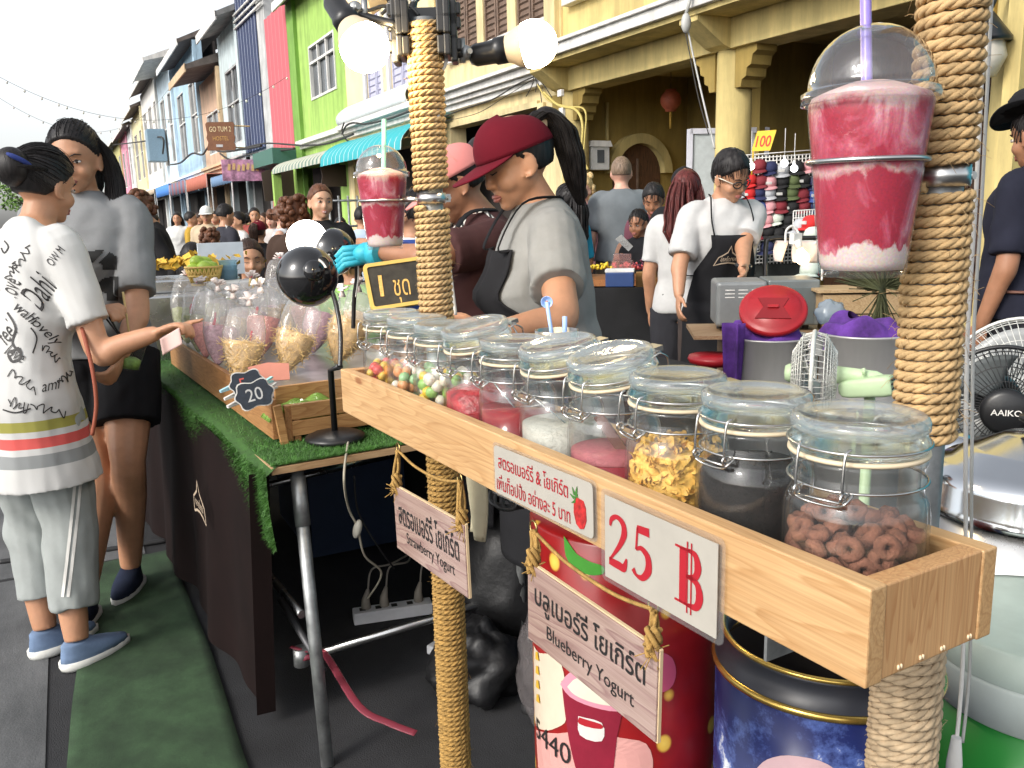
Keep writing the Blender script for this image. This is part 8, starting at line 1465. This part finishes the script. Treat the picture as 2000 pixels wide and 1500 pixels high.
# ---- man in the black apron, and the people round him
fo, fa, hh = (2.88, 3.42), (-.30, -.95), 1.63
ts, s_, L_, Hd_, so = person('man with glasses in a white T-shirt and a black badge apron beside the oven', fo, fa, hh, SK1, .009, lean=7, head=(22, 22, 6), look='down', arms=((lw(P(1452, 478, 4.12)), lw(P(1452, 526, 3.92))), (lw(P(1327, 520, 4.15)), lw(P(1326, 575, 4.1)))), hair='mens', hm=HB, shirt=fab('white_tee', (.48, .475, .465)), sleeve=.40, hem=.78, sg=.022, pants=fab('shorts_brown', (.06, .045, .04)), plen=.5, shoes=(M_rub, M_rub), apron={'m': M_blkapron, 'z': (.40, 1.26, 1.1), 'logo': (.03, 1.15, .14)})
M_ = mw(ts); HW = lambda p: M_ @ (Hd_(V(p)) * s_); m = MB()
for q_ in (-1, 1): m.tube([HW((q_ * .031 + .021 * math.cos(k * PI / 10), .094 - .012 * abs(math.cos(k * PI / 10)) * (1 if (q_ * math.cos(k * PI / 10)) > 0 else 0), 1.537 + .016 * math.sin(k * PI / 10))) for k in range(20)], .0028, 6, closed=True)
m.tube([HW((-.010, .096, 1.540)), HW((.010, .096, 1.540))], .0024, 6); gl = m.build('glasses', M_blk, ts); m = MB()
for q_ in (-1, 1): m.tube([HW((q_ * .054, .080, 1.542)), HW((q_ * .078, .02, 1.543)), HW((q_ * .080, -.02, 1.535))], .003, 6)
m.build('temple', mat('temple_cream', (.62, .56, .46), .5), gl); m = MB(); w_ = P(1452, 519, 3.95); m.tube([w_ + V((.03 * math.cos(a), .03 * math.sin(a), .006 * math.sin(a))) for a in [k * PI / 8 for k in range(16)]], .010, 6, closed=True); m.build('watch', M_blk, ts)
person('young woman with long auburn hair in a white T-shirt and dark shorts, back turned', (3.02, 3.86), (.75, .65), 1.55, SK1, .011, head=(8, -10, 0), hair='long', hm=HRD, shirt=MATS['white_tee'], sleeve=.38, hem=.84, pants=fab('shorts_dark', (.03, .03, .035)), plen=.55, shoes=(M_rub, M_rub), chest=.03)
person('person in a black cap behind the auburn haired woman', (3.55, 4.55), (.4, .9), 1.60, SK2, .014, hair='short', shirt=M_blkapron, cap=M_blkapron, pants=M_blkapron, extras={'nobrim': 1})
ts, *_ = person('man in a grey polo shirt with cropped hair seen from behind', (4.05, 6.0), (.55, .84), 1.76, SK3, .014, hair='crop', hm=HSH, shirt=fab('polo_grey', (.14, .155, .165), .1), bw=1.12, sleeve=.42, pants=fab('trouser_khaki', (.2, .17, .12)), belly=.03, sg=.02, collar=M_blkapron)
ts, s_, L_, Hd_, _ = person('blonde woman in round sunglasses beside the man in grey', (4.05, 6.6), (-.75, -.65), 1.64, SK3, .013, hair='curly', hm=HBL, shirt=fab('top_rose', (.42, .20, .22)), sleeve=.3, pants=M_blkapron, chest=.03); M_ = mw(ts); m = MB()
for q_ in (-1, 1): m.ell(M_ @ (Hd_(V((q_ * .030, .088, 1.535))) * s_), (.022, .022, .018))
m.build('sunglasses', M_blk, ts)
person('dark haired woman in a purple top beside the blonde woman', (3.62, 6.05), (-.9, .1), 1.55, SK1, .013, head=(10, 0, 0), hair='bun', shirt=fab('top_purple', (.17, .045, .09)), sleeve=.42, pants=M_blkapron, chest=.03, look='down')
person('boy in a black vest cutting fruit at the fruit table', (3.56, 5.05), (-.85, -.52), 1.35, SK2, .011, head=(12, -5, 0), hair='crop', hm=HB, shirt=M_blkapron, sleeve=0, pants=M_blkapron, arms=((( -.20, .12, 1.10), (-.05, .32, 1.08)), ((.20, .12, 1.10), (.07, .33, 1.08))), look='open')
m = MB(); a, b_ = P(1206, 462, 5.25), P(1232, 486, 5.25); d = b_ - a; m.M = frame((a + b_) / 2, d, UZ); m.prism([(-d.length * .5, -.02), (d.length * .5, -.02), (d.length * .5, .02), (-d.length * .42, .025)], .004); m.M = None; tag(m.build('cleaver', M_steel), 'steel cleaver held by the boy at the fruit table', 'knife')
person('teenage boy with spiky black hair leaning behind the auburn haired woman', (3.72, 5.1), (-.7, -.7), 1.53, SK2, .012, head=(25, 0, 0), hair='mens', hm=HB, shirt=fab('tee_plum', (.14, .05, .07)), pants=M_blkapron, look='down')
person('dark haired person in a cyan top half hidden by the ponytail', (2.95, 5.0), (-.3, .9), 1.52, SK2, .013, hair='long', shirt=fab('top_cyan', (.02, .28, .45)), sleeve=.4, pants=M_blkapron)
# ---- man in the black hat at the right
ts, s_, L_, Hd_, so = person('man in a black brimmed hat and navy T-shirt turned away at the right edge', (3.43, 2.18), (-.15, .99), 1.72, SK2, .010, head=(12, -12, 0), bw=1.15, hair='short', shirt=fab('navy_tee', (.014, .015, .026), .15), sleeve=.44, hem=.86, sg=.02, pants=fab('jeans_black', (.022, .022, .026), .2), shoes=(M_rub, M_rub), belly=.03)
M_ = mw(ts); m = MB(); c0 = V((0, -.012, 1.60)); rg = []
for r_, z_ in ((.155, .0), (.158, .004), (.100, .016), (.096, .03), (.092, .085), (.070, .108), (.02, .105)): rg.append([M_ @ (Hd_(c0 + V((r_ * .95 * math.cos(a), r_ * 1.08 * math.sin(a), z_ + (.05 * abs(math.cos(a)) ** 2.2 if r_ > .12 else 0)))) * s_) for a in [k * PI / 18 for k in range(36)]])
m.loft(rg); m.build('hat', M_blkapron, ts)
m = MB(); m.tube([M_ @ (V((.178 * 1.15 * math.cos(a), .125 * 1.2 * math.sin(a) - .01, .965)) * s_) for a in [k * PI / 14 for k in range(28)]], .016, 6, closed=True, flat=.4); m.build('belt', mat('belt_brown', (.14, .06, .04), .6), ts)
# ---- people in the street on the left
M_bt = fab('black_top', (.016, .015, .016))
def at_px(px, py, d): p = P(px, py, d); return (p.x, p.y), p.z
def crowd(lab, px, pytop, d, face, **kw):
    f_, z = at_px(px, pytop, d); kw.setdefault('pants', MATS['jeans_dark']); kw.setdefault('v', .014); hc = kw.pop('hadd', .0); person(lab, f_, face, max(1.0, min(1.85, z - hc)) if not kw.get('sink') else kw.pop('hh', 1.6), **kw)
crowd('smiling woman in a black V-neck shirt facing the stall', 622, 362, 5.4, (-.15, -.98), look='smile', hair='bun', hm=HBR, shirt=M_bt, sleeve=.8, chest=.04, v=.010, head=(-2, 12, -3), skin_=SK4)
crowd('woman with curly brown hair in a dark brown top, back turned', 573, 390, 5.5, (.6, .8), hair='curly', hm=HBR, shirt=fab('top_brown', (.05, .03, .022)), sleeve=.8, v=.012)
crowd('seated woman with pulled back hair in a grey cardigan, eyes closed', 482, 447, 4.75, (-.25, -.97), look='down', hair='pony', hm=HDB, shirt=fab('cardigan_grey', (.05, .05, .055), .2), sleeve=.9, v=.010, sink=.36, hh=1.60, skin_=SK1, head=(2, 12, 0), chest=.03)
crowd('short haired woman in a black jacket bending to the left', 322, 388, 6.2, (-.9, .1), look='down', hair='curly', hm=HBR, shirt=M_bt, sleeve=.85, lean=14, head=(18, 0, 0), v=.012, hadd=-.06)
crowd('seated dark haired woman in black behind the yellow snacks', 372, 452, 6.0, (.3, .9), hair='long', shirt=M_bt, sleeve=.8, sink=.38, hh=1.58)
crowd('man in a white cap and tan shirt', 402, 403, 10.5, (-.3, -.9), look='down', cap=fab('cap_white', (.62, .62, .60)), shirt=fab('shirt_tan', (.48, .38, .26)), pants=fab('trousers_tan', (.36, .29, .2)), hair='short')
crowd('man in a dark T-shirt with a white collar walking right', 436, 400, 8.6, (.9, .3), hair='mens', hm=HB, shirt=fab('tee_charcoal', (.035, .035, .045)), collar=MATS['cap_white'], head=(10, 0, 0))
crowd('brown haired child in white with a dark pattern', 412, 450, 7.0, (.7, .6), hair='curly', hm=HBR, shirt=fab('tee_pattern', (.45, .44, .44), .9))
crowd('woman in a white blouse with a black bun', 463, 414, 9.5, (-.9, -.2), hair='bun', shirt=fab('blouse_white', (.60, .56, .54)), sleeve=.8)
crowd('man in sunglasses and a rust shirt deep in the crowd', 496, 406, 11.5, (-.2, -.97), hair='short', shirt=fab('shirt_rust', (.26, .06, .05)), bw=1.1)
crowd('person in a maroon beret style cap and black jacket, back turned', 503, 432, 7.6, (.5, .8), cap=M_capred, hair='pony', hm=HDB, shirt=M_bt, sleeve=.9, extras={'nobrim': 1})
crowd('fair woman in a sleeveless pale top', 530, 412, 10, (-.6, -.8), hair='long', hm=HBR, skin_=SK3, shirt=fab('top_pale', (.5, .46, .44)), sleeve=0)
crowd('woman in a pale patterned dress turned sideways', 549, 402, 8.0, (.8, -.4), hair='bun', hm=HBR, skin_=SK3, shirt=fab('dress_pattern', (.50, .52, .55), .6), hem=.5, flare=.16, sleeve=0)
crowd('person in a light blue T-shirt beside the small cup', 706, 404, 8.0, (.5, .8), hair='short', shirt=fab('tee_sky', (.40, .48, .58)))
crowd('tiny dark haired child by the glass rack', 664, 425, 9.5, (-.3, -.9), hair='long', shirt=fab('tee_indigo', (.07, .11, .25)))
crowd('person in a navy and white striped shirt behind the far post', 800, 375, 3.9, (-.6, .75), hair='short', shirt=banded('breton_stripe', [(0, (.60, .60, .62)), (.45, (.02, .05, .22))], 2, .032, .9), sleeve=.42, v=.011)
crowd('child in a lime green T-shirt behind the desk lamps', 684, 480, 3.9, (.2, .95), hair='short', shirt=fab('tee_lime', (.36, .68, .16)), sleeve=.42, v=.011)
crowd('child in grey shorts and pink sandals half hidden by the white tunic', 22, 600, 3.75, (.5, .86), hair='short', shirt=fab('tee_cream', (.5, .45, .38)), pants=fab('shorts_stone', (.32, .29, .25)), plen=.42, skin_=SK4, shoes=(mat('sandal_pink', (.50, .04, .20), .5), mat('sandal_sole', (.36, .30, .22), .6)))
tops = [('teal', (.03, .16, .18)), ('white', (.6, .6, .58)), ('mustard', (.42, .26, .04)), ('black', (.02, .02, .02)), ('coral', (.5, .14, .10)), ('sky blue', (.2, .32, .5)), ('grey', (.22, .22, .23)), ('olive', (.12, .13, .05)), ('rose', (.5, .24, .26)), ('navy', (.02, .03, .09)), ('beige', (.45, .37, .26)), ('mint', (.3, .5, .4))]
spots = [(300, 12.5), (345, 14), (372, 12), (388, 16), (420, 13.5), (446, 15), (474, 13), (486, 17), (514, 14), (540, 13), (562, 11), (596, 12)]
for (nm, c), (px, d) in zip(tops, spots):
    crowd('passer-by in a %s top deep in the street crowd' % nm, px, 413 + (px % 7), d, (rnd.uniform(-1, 1), rnd.uniform(-1, .6)), hair=('short', 'long', 'bun', 'mens')[px % 4], hm=(HB, HDB, HBR)[px % 3], shirt=fab('street_' + nm.replace(' ', '_'), c), sleeve=.45, v=.018, pants=(M_bt, MATS['jeans_dark'], MATS['trouser_khaki'])[px % 3])
# stall goods of the far shops
t_ = thing('glass_rack', 'small wire display rack under the arched cream doorway', 'rack', YP(690, 430, 9)); m = MB(); c = YP(682, 430, 9.0)
for k in range(7): m.tube([c + V((-.3 + .1 * k, 0, -1.2)), c + V((-.3 + .1 * k, 0, .25))], .012, 5)
for k in range(6): m.tube([c + V((-.3, 0, -1.1 + .26 * k)), c + V((.3, 0, -1.1 + .26 * k))], .012, 5)
m.build('wires', M_galv, t_)
